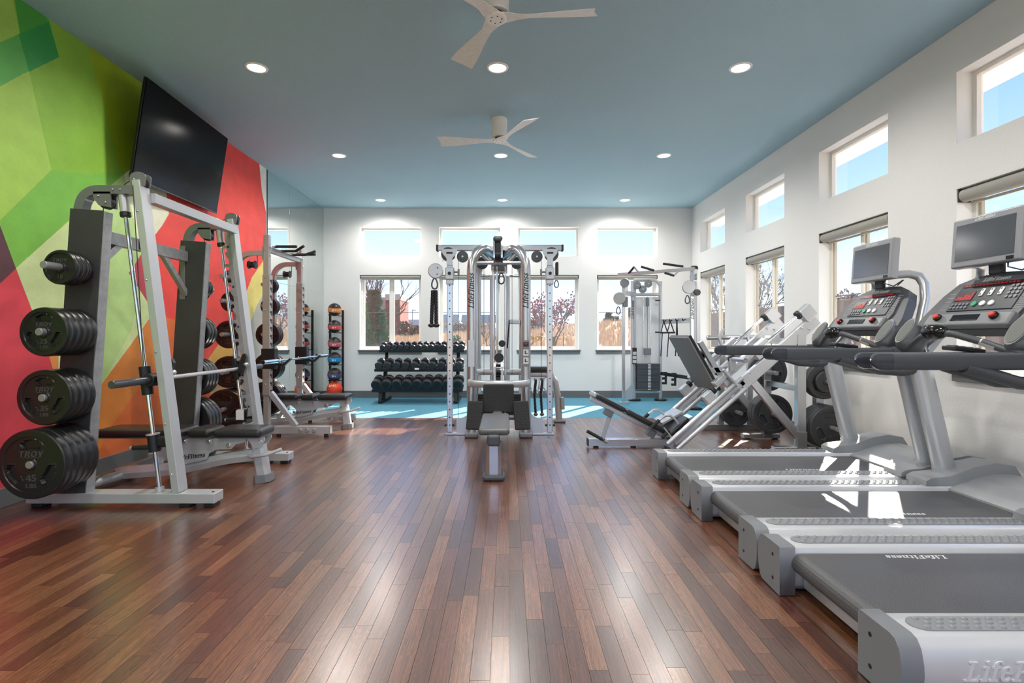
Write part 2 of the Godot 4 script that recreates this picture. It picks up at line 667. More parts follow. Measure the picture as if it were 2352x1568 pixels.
func room() -> void:
	# walls with openings
	var mb := MB.new()
	for r in ROWS.size():
		var y0: float = ROWS[r][0]
		var y1: float = ROWS[r][1]
		if r % 2 == 0:
			solid(mb, Vector3(XR, y0, -BACK - 0.2), Vector3(XR + 0.2, y1, -FRONT + 0.2))
		else:
			var at := FRONT - 0.2
			for s in right_spans():
				solid(mb, Vector3(XR, y0, -s[0]), Vector3(XR + 0.2, y1, -at)); at = s[1]
			solid(mb, Vector3(XR, y0, -BACK - 0.2), Vector3(XR + 0.2, y1, -at))
	struct(fin(mb, "wall_right", M.wall), "white textured wall with tall windows behind the treadmills")
	mb = MB.new()
	for r in ROWS.size():
		var y0: float = ROWS[r][0]
		var y1: float = ROWS[r][1]
		if r % 2 == 0:
			solid(mb, Vector3(XL - 0.2, y0, -BACK - 0.2), Vector3(XR, y1, -BACK))
		else:
			var at := XL - 0.2
			for s in back_spans():
				solid(mb, Vector3(at, y0, -BACK - 0.2), Vector3(s[0], y1, -BACK)); at = s[1]
			solid(mb, Vector3(at, y0, -BACK - 0.2), Vector3(XR, y1, -BACK))
	struct(fin(mb, "wall_back", M.wall), "white back wall with four tall windows and four transoms")
	mb = MB.new()
	solid(mb, Vector3(XL - 0.2, 0, -BACK), Vector3(XL, CEIL, -FRONT + 0.2))
	struct(fin(mb, "wall_left", M.wall), "white wall carrying the colourful mural")
	mb = MB.new()
	var fx := XL
	for s: float in [-2.3, 0.0, 2.3]:  # openings for the added fill windows
		solid(mb, Vector3(fx, 0.15, -FRONT), Vector3(s - 1.08, 3.4, -FRONT + 0.2)); fx = s + 1.08
	solid(mb, Vector3(fx, 0.15, -FRONT), Vector3(XR, 3.4, -FRONT + 0.2))
	solid(mb, Vector3(XL, 0, -FRONT), Vector3(XR, 0.15, -FRONT + 0.2))
	solid(mb, Vector3(XL, 3.4, -FRONT), Vector3(XR, CEIL, -FRONT + 0.2))
	struct(fin(mb, "wall_front", M.wall), "unseen white wall behind the viewpoint with three windows added for fill light")
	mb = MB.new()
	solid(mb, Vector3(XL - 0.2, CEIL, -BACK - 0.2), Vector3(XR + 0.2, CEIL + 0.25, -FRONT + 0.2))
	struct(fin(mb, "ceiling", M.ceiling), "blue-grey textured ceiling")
	# eaves outside, over the windows
	mb = MB.new()
	solid(mb, Vector3(XR + 0.2, 3.46, -BACK - 0.9), Vector3(XR + 0.9, 3.66, -FRONT + 0.2))
	struct(fin(mb, "trim_2", M.reveal), "white eave soffit above the side windows")
	mb = MB.new()
	solid(mb, Vector3(XL - 0.2, 3.46, -BACK - 0.5), Vector3(XR + 0.2, 3.66, -BACK - 0.2))
	struct(fin(mb, "trim_3", M.reveal), "white eave soffit above the back windows")
	# mural: printed paper on the left wall
	mb = MB.new()
	var x := XL + 0.003
	mb.quad(w(x, 0, MURAL_D0), w(x, 0, MURAL_D1), w(x, CEIL, MURAL_D1), w(x, CEIL, MURAL_D0), Vector3.RIGHT)
	for p in mb.v:
		mb.uv.append(Vector2((-p.z - MURAL_D0) / (MURAL_D1 - MURAL_D0), 1.0 - p.y / CEIL))
	tag(fin(mb, "wall_mural", M.mural), "geometric mural of green, red and orange polygons on the left wall", "mural")
	# baseboards
	mb = MB.new(); mb.box(w((XL + XR) / 2, 0.067, BACK - 0.009), Vector3(XR - XL, 0.134, 0.018), 0.003)
	struct(fin(mb, "baseboard_back", M.baseboard))
	mb = MB.new(); mb.box(w(XR - 0.009, 0.067, (BACK + FRONT) / 2), Vector3(0.018, 0.134, BACK - FRONT), 0.003)
	struct(fin(mb, "baseboard_right", M.baseboard))
	mb = MB.new(); mb.box(w(XL + 0.009, 0.067, (BACK + FRONT) / 2), Vector3(0.018, 0.134, BACK - FRONT), 0.003)
	struct(fin(mb, "baseboard_left", M.baseboard))
	# mirror: two rows of three panels
	var mir := thing("wall_mirror", "tall frameless mirror of six panels beside the half rack", "mirror", w(XL, 0.14, 8.8))
	var seams := [7.66, 8.44, 9.22, 9.995]
	for k in 3:
		for r: Array in [[0.14, 2.0], [2.003, 3.62]]:
			mb = MB.new()
			var d0: float = seams[k] + 0.0015
			var d1: float = seams[k + 1] - 0.0015
			mb.box(w(XL + 0.004, (r[0] + r[1]) / 2, (d0 + d1) / 2), Vector3(0.006, r[1] - r[0], d1 - d0), 0.0012)
			fin(mb, "panel", M.mirror, mir)
	mb = MB.new(); mb.box(w(XL + 0.006, 1.88, 7.65), Vector3(0.012, 3.48, 0.012), 0.002)
	fin(mb, "edge_strip", M.mirror_joint, mir)
	windows()
	floor_planks()
	downlights()

func window_unit(k: int, along: Vector3, out: Vector3, c: Vector3, wid: float, y0: float, y1: float, low: bool) -> void:
	# along: unit vector across the opening, out: towards outdoors; c: middle of the opening's base on the wall plane
	var node := Node3D.new()
	node.name = "window_%d" % k
	add_child(node)
	node.position = c + Vector3(0, y0, 0)
	struct(node)
	var up := Vector3.UP
	var h := y1 - y0
	var turn := Basis(along, up, along.cross(up))
	var mid := c + up * (y0 + y1) / 2 + out * 0.155
	var fm := MB.new()
	for s: float in [-1.0, 1.0]:
		fm.box(mid + along * s * (wid / 2 - 0.019), Vector3(0.038, h, 0.055), 0.004, turn)
		fm.box(mid + up * s * (h / 2 - 0.019), Vector3(wid - 0.076, 0.038, 0.055), 0.004, turn)
	fin(fm, "frame", M.vinyl, node)
	var mul := MB.new()
	if low:
		mul.box(mid, Vector3(0.05, h - 0.076, 0.05), 0.004, turn)
		fin(mul, "mullion", M.vinyl, node)
		for s: float in [-1.0, 1.0]:
			var sash := MB.new()
			var sw := wid / 2 - 0.038 - 0.025
			var sc := mid + along * s * (0.025 + sw / 2) + out * 0.004
			for q: float in [-1.0, 1.0]:
				sash.box(sc + along * q * (sw / 2 - 0.012), Vector3(0.024, h - 0.076, 0.03), 0.003, turn)
				sash.box(sc + up * q * (h / 2 - 0.038 - 0.012), Vector3(sw - 0.048, 0.024, 0.03), 0.003, turn)
			var sm := fin(sash, "sash", M.vinyl_tan if out.x > 0.5 else M.vinyl, node)
			var bar := MB.new()
			bar.box(sc, Vector3(sw - 0.048, 0.012, 0.012), 0.002, turn)
			fin(bar, "muntin", M.silver_dark, sm)
			var gl := MB.new()
			gl.box(sc + out * 0.01, Vector3(sw - 0.046, h - 0.122, 0.004), 0.0, turn)
			fin(gl, "pane", M.glass, sm)
	else:
		var gl := MB.new()
		gl.box(mid + out * 0.01, Vector3(wid - 0.074, h - 0.074, 0.004), 0.0, turn)
		fin(gl, "pane", M.glass, node)
	# plaster lining of the opening
	var lin := MB.new()
	for s: float in [-1.0, 1.0]:
		lin.box(c + up * (y0 + y1) / 2 + out * 0.065 + along * s * (wid / 2 - 0.0015), Vector3(0.003, h, 0.128), 0.0, turn)
	lin.box(c + up * (y1 - 0.0015) + out * 0.065, Vector3(wid, 0.003, 0.128), 0.0, turn)
	lin.box(c + up * (y0 + 0.0015) + out * 0.065, Vector3(wid, 0.003, 0.128), 0.0, turn)
	fin(lin, "reveal", M.reveal, node)
	if low:
		var si := MB.new()
		si.box(c + up * (y0 - 0.012) - out * 0.02 + out * 0.01, Vector3(wid + 0.06, 0.024, 0.06), 0.004, turn)
		si.box(c + up * (y0 - 0.052) - out * 0.012, Vector3(wid + 0.03, 0.056, 0.024), 0.004, turn)
		fin(si, "sill", M.sill, node)

func windows() -> void:
	var k := 0
	var bs := back_spans()
	var ord := ["first", "second", "third", "fourth"]
	for i in 4:
		var c := Vector3((bs[i][0] + bs[i][1]) / 2, 0, -BACK)
		k += 1; window_unit(k, Vector3.RIGHT, Vector3.FORWARD, c, bs[i][1] - bs[i][0], 0.917, 2.35, true)
		k += 1; window_unit(k, Vector3.RIGHT, Vector3.FORWARD, c, bs[i][1] - bs[i][0], 2.70, 3.27, false)
		shade(c, Vector3.RIGHT, Vector3.FORWARD, bs[i][1] - bs[i][0], 0.033, "rolled grey window shade at the head of the %s back-wall window from the mirror" % ord[i])
	for s: float in [-2.3, 0.0, 2.3]:  # made-up windows behind the camera, added as a source of front fill
		k += 1; window_unit(k, Vector3.LEFT, Vector3.BACK, Vector3(s, 0, -FRONT), 2.16, 0.15, 3.4, false)
	var rs := right_spans()
	rs.reverse()
	var rord := ["in the corner by the cable machine", "behind the leg press", "behind the farthest treadmill", "behind the middle treadmill"]
	for i in 4:
		var c := Vector3(XR, 0, -(rs[i][0] + rs[i][1]) / 2)
		var wid: float = rs[i][1] - rs[i][0]
		k += 1; window_unit(k, Vector3.FORWARD, Vector3.RIGHT, c, wid, 0.917, 2.35, true)
		k += 1; window_unit(k, Vector3.FORWARD, Vector3.RIGHT, c, wid, 2.70, 3.27, false)
		if i < 4:
			shade(c, Vector3.FORWARD, Vector3.RIGHT, wid, 0.052, "rolled grey shade over the side-wall window " + rord[i])

func shade(c: Vector3, along: Vector3, out: Vector3, wid: float, r: float, label: String) -> void:
	var at := c + Vector3(0, 2.345 - r, 0) + out * (r + 0.004)
	var t := thing("roller_shade", label, "window shade", at, "rolled window shades")
	var mb := MB.new()
	mb.rod(at - along * (wid / 2 - 0.018), at + along * (wid / 2 - 0.018), r, 20)
	fin(mb, "roll", M.shade_fabric, t)
	mb = MB.new()
	mb.box(at - Vector3(0, r + 0.006, 0) + out * (r - 0.008), Vector3(wid - 0.04, 0.022, 0.012), 0.004, Basis(along, Vector3.UP, along.cross(Vector3.UP)))
	fin(mb, "hem_bar", M.vinyl_tan, t)
	for s: float in [-1.0, 1.0]:
		mb = MB.new()
		mb.box(at + along * s * (wid / 2 - 0.010), Vector3(0.014, r * 2.0, r * 1.9), 0.006, Basis(along, Vector3.UP, along.cross(Vector3.UP)))
		fin(mb, "end_bracket", M.shade_cap, t)

func floor_planks() -> void:
	var fl := Node3D.new()
	fl.name = "floor"
	add_child(fl)
	struct(fl, "dark walnut strip floor")
	var mb := MB.new()
	solid(mb, Vector3(XL - 0.2, -0.25, -BACK - 0.2), Vector3(XR + 0.2, -0.008, -FRONT + 0.2))
	fin(mb, "slab", M.slab, fl)
	var edge := 7.54
	mb = MB.new()
	solid(mb, Vector3(XL, -0.008, -BACK), Vector3(XR, 0.0, -edge - 0.012))
	var cp := fin(mb, "floor_carpet", M.carpet)
	struct(cp, "blue carpet strip along the back wall")
	mb = MB.new()
	mb.box(w((XL + XR) / 2, -0.002, edge + 0.006), Vector3(XR - XL, 0.008, 0.014), 0.002)
	struct(fin(mb, "trim_1", M.sill))
	var tones := [[0.185, 0.063, 0.029], [0.240, 0.088, 0.040], [0.138, 0.044, 0.023], [0.285, 0.117, 0.056], [0.212, 0.074, 0.034], [0.110, 0.035, 0.020], [0.262, 0.100, 0.046], [0.158, 0.052, 0.026]]
	var all := []
	var wd := 0.0706
	var rows := int(round((XR - XL) / wd))
	wd = (XR - XL) / rows
	for i in rows:
		var d := FRONT - rng.randf() * 0.6
		while d < edge:
			var l := rng.randf_range(0.26, 0.95)
			var d0 := maxf(d, FRONT)
			var d1 := minf(d + l, edge)
			d += l
			if d1 - d0 < 0.02: continue
			var x0 := XL + i * wd
			var dm := (d0 + d1) / 2
			var score := 0.0
			if dm > 1.4:
				var px := absf(x0 / dm)
				if px < 0.97 and not (x0 > 1.25 and dm < 4.5): score = (d1 - d0) / pow(dm, 3.0)
			all.append([score, x0, d0, d1, tones[rng.randi() % tones.size()], rng.randf(), rng.randf(), rng.randf_range(0.88, 1.1)])
	all.sort_custom(func(a, b): return a[0] > b[0])
	var rest := MB.new()
	rest.tint = true
	for k in all.size():
		var e: Array = all[k]
		var p := rest
		if k < 300:
			p = MB.new(); p.tint = true
		p.col = Color(e[4][0] * e[7], e[4][1] * e[7], e[4][2] * e[7])
		var from := p.v.size()
		var g := 0.0006
		var lo := Vector3(e[1] + g, -0.007, -e[3] + g)
		var hi := Vector3(e[1] + wd - g, 0.0, -e[2] - g)
		p.quad(Vector3(lo.x, hi.y, lo.z), Vector3(hi.x, hi.y, lo.z), hi, Vector3(lo.x, hi.y, hi.z), Vector3.UP)
		p.quad(lo, Vector3(lo.x, lo.y, hi.z), Vector3(lo.x, hi.y, hi.z), Vector3(lo.x, hi.y, lo.z), Vector3.LEFT)
		p.quad(Vector3(hi.x, lo.y, lo.z), Vector3(hi.x, lo.y, hi.z), hi, Vector3(hi.x, hi.y, lo.z), Vector3.RIGHT)
		p.quad(Vector3(lo.x, lo.y, hi.z), Vector3(hi.x, lo.y, hi.z), hi, Vector3(lo.x, hi.y, hi.z), Vector3.BACK)
		for q in range(from, p.v.size()):
			p.uv.append(Vector2((p.v[q].x - e[1]) * 1.5 + e[5], -p.v[q].z * 0.55 + e[6]))
		if k < 300: fin(p, "plank", M.wood, fl)
	var ro := fin(rest, "planks_beyond", M.wood, fl)
	ro.set_meta("kind", "stuff")

func downlights() -> void:
	var where := ["by the television", "in front of the second fan", "over the treadmills"]
	var rows := {4.74: "in the near row ", 7.06: "in the middle row ", 9.39: "in the far row "}
	for d: float in [-1.9, 0.1, 2.42, 4.74, 7.06, 9.39]:
		for i in 3:
			var x: float = [-2.275, -0.087, 2.117][i]
			var seen := d > 4.0
			var label := "round white recessed downlight on the ceiling behind the viewpoint"
			if seen:
				label = "round lit ceiling downlight %s%s" % [rows[d], ["on the mural side", "along the centre line of the fans", "on the treadmill side"][i]]
			var t := thing("downlight", label, "ceiling light", w(x, CEIL, d), "recessed ceiling downlights")
			var mb := MB.new()
			mb.lathe([Vector2(0.078, 0.004), Vector2(0.082, 0.010), Vector2(0.096, 0.006), Vector2(0.1, 0.0)], w(x, CEIL, d), Vector3.DOWN, 32, true)
			fin(mb, "trim_ring", M.light_trim, t)
			mb = MB.new()
			mb.lathe([Vector2(0.08, 0.002), Vector2(0.078, 0.005), Vector2(0.0, 0.006)], w(x, CEIL, d), Vector3.DOWN, 32)
			fin(mb, "light_lens", M.light_lens, t)
			var l := SpotLight3D.new()
			l.name = "lamp"
			l.light_size = 0.08
			l.spot_angle = 84.0
			l.spot_angle_attenuation = 0.78
			l.light_color = Color(1.0, 0.975, 0.945)
			l.light_energy = DOWNLIGHT_ENERGY
			l.spot_range = 14.0
			l.spot_attenuation = 2.0
			l.shadow_enabled = true
			t.add_child(l)
			l.position = Vector3(0, -0.012, 0)
			l.rotation.x = -PI / 2

const MURAL := [
	["ef4b44", [4.8, 2.728, 6.166, 3.97, 7.895, 4.088, 7.895, -1.307, 4.446, -0.212, 4.527, 0.77]],
	["a3cc55", [2.883, 4.009, 3.626, 3.826, 3.715, 3.581, 3.778, 3.376, 3.843, 3.135, 4.031, 2.473, 3.626, 1.998, 2.883, 1.126]],
	["5cb352", [2.883, 2.483, 3.626, 3.23, 3.761, 3.366, 3.843, 3.141, 3.626, 2.925, 2.883, 2.207]],
	["49a63c", [3.715, 3.674, 3.823, 3.745, 4.015, 3.606, 3.771, 3.372]],
	["2f9a49", [3.761, 3.366, 4.011, 3.603, 4.101, 3.38, 3.843, 3.135]],
	["9bbb1c", [4.377, 3.622, 5.151, 3.643, 4.94, 2.637, 4.883, 2.702, 4.762, 2.672]],
	["7bbc48", [4.031, 2.473, 3.626, 1.998, 3.626, 1.952, 3.741, 1.68, 4.216, 2.145, 4.883, 2.763, 4.746, 2.679, 4.377, 2.546]],
	["cfe0a0", [3.741, 1.68, 4.216, 2.138, 4.883, 2.754, 5.029, 2.83, 5.151, 2.484, 5.67, 1.998, 5.67, 1.148, 5.215, 1.435, 4.527, 0.762, 4.042, 0.422, 3.985, 1.097, 3.858, 1.383]],
	["b9d98c", [4.566, 2.452, 4.8, 2.676, 4.975, 2.116, 5.059, 1.744, 4.883, 1.237, 4.527, 0.762, 4.377, 0.795]],
	["ecebcf", [4.883, 2.754, 5.381, 2.72, 5.436, 2.441, 5.32, 2.308, 5.047, 2.012, 4.975, 2.116, 4.8, 2.676]],
	["5d3a42", [3.626, 1.952, 3.741, 1.674, 3.626, 1.56, 2.883, 0.885, 2.883, 2.327]],
	["dc4450", [2.883, 0.933, 3.626, 1.56, 3.741, 1.674, 3.992, 1.097, 4.046, 0.927, 4.034, -0.585, 2.883, -0.556]],
	["e8964c", [3.858, 1.39, 4.093, 1.043, 4.093, -0.441, 4.034, -0.417, 4.046, 0.927, 3.992, 1.097]],
	["ef4b44", [5.381, 2.72, 6.166, 3.816, 7.476, 3.748, 7.694, 2.861, 7.556, 2.289, 7.196, 1.992, 6.758, 1.645, 5.826, 1.195, 5.215, 1.413, 5.32, 2.308, 5.436, 2.441]],
	["b94450", [4.952, 1.889, 5.047, 2.012, 5.183, 1.93, 5.327, 1.395, 5.228, 1.405, 4.855, 1.775]],
	["ef4b44", [5.32, 2.308, 5.047, 2.012, 5.247, 1.764, 5.347, 1.24, 5.826, 1.098, 6.982, 1.834, 6.166, 2.582, 5.522, 2.576]],
	["f4f1e6", [7.411, 3.633, 7.822, 3.736, 7.822, 2.856, 7.68, 2.858, 7.489, 3.253]],
	["e08a3f", [5.215, 1.426, 4.527, 0.77, 4.446, 0.122, 5.059, -0.027, 5.381, 1.039]],
	["e5763f", [5.327, 1.395, 5.347, 1.008, 4.616, 0.369, 4.446, 0.114, 4.446, -0.026, 5.67, -0.08, 5.67, 1.337]],
	["e9564c", [5.67, -0.08, 5.522, 1.241, 5.826, 1.195, 6.352, 1.406, 6.166, 0.887, 5.826, 0.273]],
	["e2b25a", [6.078, 0.866, 6.469, 1.168, 6.813, 1.45, 7.159, 1.373, 6.982, 0.729, 6.166, 0.681]],
	["e65a48", [6.009, 0.444, 6.078, 0.866, 6.258, 0.673, 6.078, 0.233, 5.826, 0.078]],
	["c9a878", [6.078, 0.233, 6.258, 0.673, 6.982, 0.729, 7.476, 0.758, 7.476, 0.01, 5.826, 0.078]],
	["e8d579", [7.556, 2.289, 7.196, 1.992, 6.813, 1.45, 7.159, 1.373, 7.321, 1.597, 7.556, 1.811, 7.822, 2.041, 7.822, 2.562]],
	["b4b0a6", [7.556, 1.811, 7.321, 1.597, 7.159, 1.373, 7.005, 1.019, 6.982, 0.671, 7.822, 0.346, 7.822, 2.041]],
	["c9b084", [5.826, 0.078, 6.078, 0.233, 6.982, 0.671, 7.822, 0.346, 7.822, -0.306]],
]

# ------------------------------------------------------------------ weight plates
var plate_meshes := {}
const PLATES := {45: [0.222, 0.056], 35: [0.181, 0.052], 25: [0.158, 0.05], 10: [0.114, 0.036], 5: [0.095, 0.028]}

func plate_mesh(lb: int) -> ArrayMesh:
	if plate_meshes.has(lb): return plate_meshes[lb]
	var R: float = PLATES[lb][0]
	var t: float = PLATES[lb][1]
	var mb := MB.new()
	var hub := 0.034
	var rs := [0.0255, hub, hub + 0.004]
	var inner := R * 0.30
	var outer := R * 0.80
	for k in 15: rs.append(inner + (outer - inner) * k / 14.0)
	rs.append(outer + 0.004); rs.append(R - 0.006); rs.append(R)
	var na := 84
	var grip := lb >= 25
	var hgt := func(r: float, a: float) -> float:
		if r > R - 0.002: return t * 0.5 - 0.006
		if r > outer + 0.001: return t * 0.5
		if r <= hub + 0.001: return t * 0.5 - 0.001
		var h := t * 0.5 - 0.007
		if grip:
			for q in 3:
				var c := PI / 2 + TAU * q / 3.0
				var da := wrapf(a - c, -PI, PI)
				var u := da * 0.58 / 0.30
				var vv := (r / R - 0.59) / 0.125
				var e := pow(absf(u), 2.6) + pow(absf(vv), 2.6)
				if e < 1.0: return 0.004
				if e < 1.35: return t * 0.5 - 0.002
		return h
	for side: float in [1.0, -1.0]:
		for i in rs.size() - 1:
			for j in na:
				var a0 := TAU * j / na
				var a1 := TAU * (j + 1) / na
				var p: Array[Vector3] = []
				for q: Array in [[rs[i], a0], [rs[i + 1], a0], [rs[i + 1], a1], [rs[i], a1]]:
					p.append(Vector3(cos(q[1]) * q[0], sin(q[1]) * q[0], side * hgt.call(q[0], q[1])))
				mb.quad(p[0], p[1], p[2], p[3], Vector3(0, 0, side))
	var e := t * 0.5 - 0.006
	mb.lathe([Vector2(R, -e), Vector2(R + 0.002, -e * 0.5), Vector2(R + 0.002, e * 0.5), Vector2(R, e)], Vector3.ZERO, Vector3.BACK, na, true)
	mb.lathe([Vector2(0.0255, e), Vector2(0.0255, -e)], Vector3.ZERO, Vector3.BACK, 24)
	plate_meshes[lb] = mb.done(Vector3.ZERO)
	return plate_meshes[lb]

func plate_text(lb: int) -> ArrayMesh:
	if plate_meshes.has(-lb): return plate_meshes[-lb]
	var R: float = PLATES[lb][0]
	var z: float = PLATES[lb][1] * 0.5 - 0.006
	var mb := MB.new()
	var k := R / 0.222
	if lb >= 25:
		mb.text("TROY", Transform3D(Basis(), Vector3(0, 0.066 * k, z)), 0.036 * k, 0.004, 0.15, sans, 1.25)
		mb.box(Vector3(-0.005, 0.042 * k, z), Vector3(0.11 * k, 0.003, 0.004), 0.0)
		mb.text(str(lb), Transform3D(Basis(), Vector3(0, -0.088 * k, z)), 0.042 * k, 0.004, 0.0, sans, 1.1)
		mb.text("LBS", Transform3D(Basis(), Vector3(0, -0.138 * k, z)), 0.026 * k, 0.004, 0.0, sans, 1.2)
	else:
		mb.text("TROY", Transform3D(Basis(), Vector3(0, 0.062 * k * 1.4, z)), 0.03 * k * 1.6, 0.004, 0.15, sans, 1.1)
		mb.text(str(lb), Transform3D(Basis(), Vector3(0, -0.09 * k * 1.4, z)), 0.03 * k * 1.6, 0.004, 0.0, sans)
	plate_meshes[-lb] = mb.done(Vector3.ZERO)
	return plate_meshes[-lb]

const ORD := ["outermost", "second", "third", "fourth", "fifth", "sixth"]

# plates on a horn that leaves the machine at foot and points along dir; sizes run from the outermost inwards
func stack(foot: Vector3, dir: Vector3, sizes: Array, where: String, group: String, m: Material, gap := 0.012) -> void:
	var along := gap
	for k in range(sizes.size() - 1, -1, -1):
		var lb: int = sizes[k]
		var t: float = PLATES[lb][1]
		along += t / 2
		var o := thing("weight_plate", "%d pound black rubber plate, %s on %s" % [lb, ORD[k], where], "weight plate", foot + dir * along, group)
		var b := MeshInstance3D.new()
		b.name = "disc"
		b.mesh = plate_mesh(lb)
		b.material_override = m
		o.add_child(b)
		if k == 0:
			var l := MeshInstance3D.new()
			l.name = "lettering"
			l.mesh = plate_text(lb)
			l.material_override = M.letter_plate
			o.add_child(l)
		var z := dir
		var x := Vector3.UP.cross(z).normalized()
		var roll := 0.0 if k == 0 else rng.randf_range(-1.0, 1.0)
		o.basis = Basis(x, Vector3.UP.cross(Vector3.ZERO) + z.cross(x), z) * Basis(Vector3.BACK, roll)
		along += t / 2 + 0.001

func horn(foot: Vector3, dir: Vector3, length: float, parent: Node3D) -> void:
	var mb := MB.new()
	mb.rod(foot, foot + dir * 0.008, 0.04, 20)
	mb.rod(foot, foot + dir * length, 0.0245, 20, 0.003)
	fin(mb, "plate_horn", M.horn, parent)

# ------------------------------------------------------------------ smith machine
const SM_N := 3.68
const SM_F := 4.91

func smith_rod_x(y: float) -> float:
	return -2.445 - 0.255 * (y - 0.1) / 2.04

func smith() -> void:
	var t := thing("smith_machine", "silver smith machine with black plate towers against the mural", "smith machine", w(-2.7, 0, 4.3))
	for f: Array in [[SM_N, 1.0], [SM_F, -1.0]]:
		var d: float = f[0]
		var s: float = f[1]                    # +1: horns point to the camera
		var mb := MB.new()
		mb.box(w(-2.685, 0.065, d), Vector3(1.31, 0.07, 0.12), 0.006)
		fin(mb, "base_rail", M.silver, t)
		for x: float in [-3.28, -2.25, -2.08]:
			mb = MB.new(); mb.box(w(x, 0.015, d), Vector3(0.07, 0.03, 0.09), 0.005)
			fin(mb, "foot_pad", M.black, t)
		mb = MB.new(); mb.rod(w(-2.06, 0.1, d - 0.02), w(-2.06, 0.104, d - 0.02), 0.009, 10)
		fin(mb, "bolt", M.black, t)
		# plate tower
		var a := w(-3.045, 0.1, d)
		var b := w(-2.915, 2.07, d)
		mb = MB.new(); mb.bar(a, b, 0.076, 0.225, Vector3.RIGHT, 0.004)
		fin(mb, "tower_column", M.steel, t)
		mb = MB.new()
		mb.bar(a + Vector3(-0.012, 0, 0.040), b + Vector3(-0.012, 0.004, 0.040), 0.006, 0.232, Vector3.RIGHT, 0.001)
		mb.bar(a + Vector3(-0.012, 0, -0.040), b + Vector3(-0.012, 0.004, -0.040), 0.006, 0.232, Vector3.RIGHT, 0.001)
		mb.bar(a + Vector3(-0.124, 0.01, 0), b + Vector3(-0.124, 0.004, 0), 0.08, 0.008, Vector3.RIGHT, 0.001)
		fin(mb, "tower_cover", M.black_panel, t)
		mb = MB.new()
		for q: float in [0.03, 0.5, 0.72, 0.95]:
			mb.ball(a.lerp(b, q) + Vector3(-0.13, 0, s * 0.02), 0.011, 6)
		fin(mb, "bolt", M.bolt, t)
		# bent top tube
		var path := [w(-3.005, 1.95, d), w(-2.995, 2.09, d)]
		path.append_array(arc(w(-2.865, 2.095, d), Vector3.LEFT * 0.125, Vector3.UP * 0.12, 0.15, PI / 2, 8))
		path.append(w(-2.58, 2.215, d))
		mb = MB.new()
		var h := 0.03
		mb.sweep(path, PackedVector2Array([Vector2(-0.036, -h), Vector2(0.036, -h), Vector2(0.036, h), Vector2(-0.036, h)]), Vector3.BACK.cross(Vector3.RIGHT) if false else Vector3.UP.rotated(Vector3.BACK, 0.6), false)
		fin(mb, "top_tube", M.silver_dark, t)
		# front upright
		mb = MB.new(); mb.bar(w(-2.305, 0.1, d), w(-2.585, 2.28, d), 0.1, 0.055, Vector3.RIGHT, 0.005)
		fin(mb, "front_upright", M.silver, t)
		mb = MB.new()
		for q: float in [0.06, 0.22, 0.45, 0.68, 0.9]:
			mb.ball(w(-2.305, 0.1, d).lerp(w(-2.585, 2.28, d), q) + Vector3(-0.01, 0, s * 0.05), 0.009, 6)
		fin(mb, "bolt", M.bolt, t)
		# guide rod with its sockets
		mb = MB.new(); mb.rod(w(smith_rod_x(0.1), 0.1, d), w(smith_rod_x(2.18), 2.18, d), 0.0145, 16)
		fin(mb, "guide_rod", M.chrome, t)
		var up := (w(smith_rod_x(2.0), 2.0, d) - w(smith_rod_x(1.0), 1.0, d)).normalized()
		mb = MB.new(); mb.rod(w(smith_rod_x(2.06), 2.06, d), w(smith_rod_x(2.19), 2.19, d), 0.03, 18)
		mb.rod(w(smith_rod_x(0.1), 0.1, d), w(smith_rod_x(0.13), 0.13, d), 0.028, 18)
		fin(mb, "rod_socket", M.silver, t)
		mb = MB.new(); mb.rod(w(smith_rod_x(2.03), 2.03, d), w(smith_rod_x(2.065), 2.065, d), 0.034, 18, 0.004)
		fin(mb, "rubber_stop", M.black, t)
		# pulley housings
		var house := PackedVector2Array([Vector2(-0.06, 0.03), Vector2(-0.055, -0.02), Vector2(-0.02, -0.065), Vector2(0.06, -0.08), Vector2(0.06, 0.03)])
		mb = MB.new(); mb.plate(house, 0.012, Transform3D(Basis(), w(-2.83, 2.17, d - 0.03))); mb.plate(house, 0.012, Transform3D(Basis(), w(-2.83, 2.17, d + 0.03)))
		fin(mb, "pulley_bracket", M.silver_dark, t)
		var dome := PackedVector2Array([Vector2(-0.05, -0.03), Vector2(0.05, -0.03), Vector2(0.05, 0.03)])
		for k in 7: dome.append(Vector2(0.01 + cos(PI * k / 6.0) * 0.055 - 0.005, 0.035 + sin(PI * k / 6.0) * 0.035))
		dome = Geometry2D.convex_hull(dome)
		mb = MB.new(); mb.plate(dome, 0.012, Transform3D(Basis(), w(-2.585, 2.27, d - 0.028))); mb.plate(dome, 0.012, Transform3D(Basis(), w(-2.585, 2.27, d + 0.028)))
		fin(mb, "pulley_bracket", M.silver_dark, t)
		mb = MB.new(); mb.rod(w(-2.585, 2.27, d - 0.02), w(-2.585, 2.27, d + 0.02), 0.045, 20)
		mb.rod(w(-2.815, 2.13, d - 0.02), w(-2.815, 2.13, d + 0.02), 0.045, 20)
		fin(mb, "pulley", M.black, t)
		mb = MB.new()
		for p: Array in [[-2.6, 2.285], [-2.57, 2.25], [-2.80, 2.125], [-2.85, 2.17], [-2.7, 2.215], [-2.75, 2.215]]:
			mb.ball(w(p[0], p[1], d - s * 0.038), 0.009, 6)
		fin(mb, "bolt", M.bolt, t)
		# counterweight cable
		mb = MB.new(); mb.rod(w(-2.845, 1.98, d), w(-2.845, 2.13, d), 0.003, 6)
		mb.rod(w(-2.60, 2.24, d - s * 0.05), w(smith_rod_x(0.97) + 0.03, 0.985, d - s * 0.055), 0.003, 6)
		mb.tube([w(-2.80, 2.17, d), w(-2.68, 2.27, d), w(-2.62, 2.31, d)], 0.003, 6)
		fin(mb, "cable", M.cable, t)
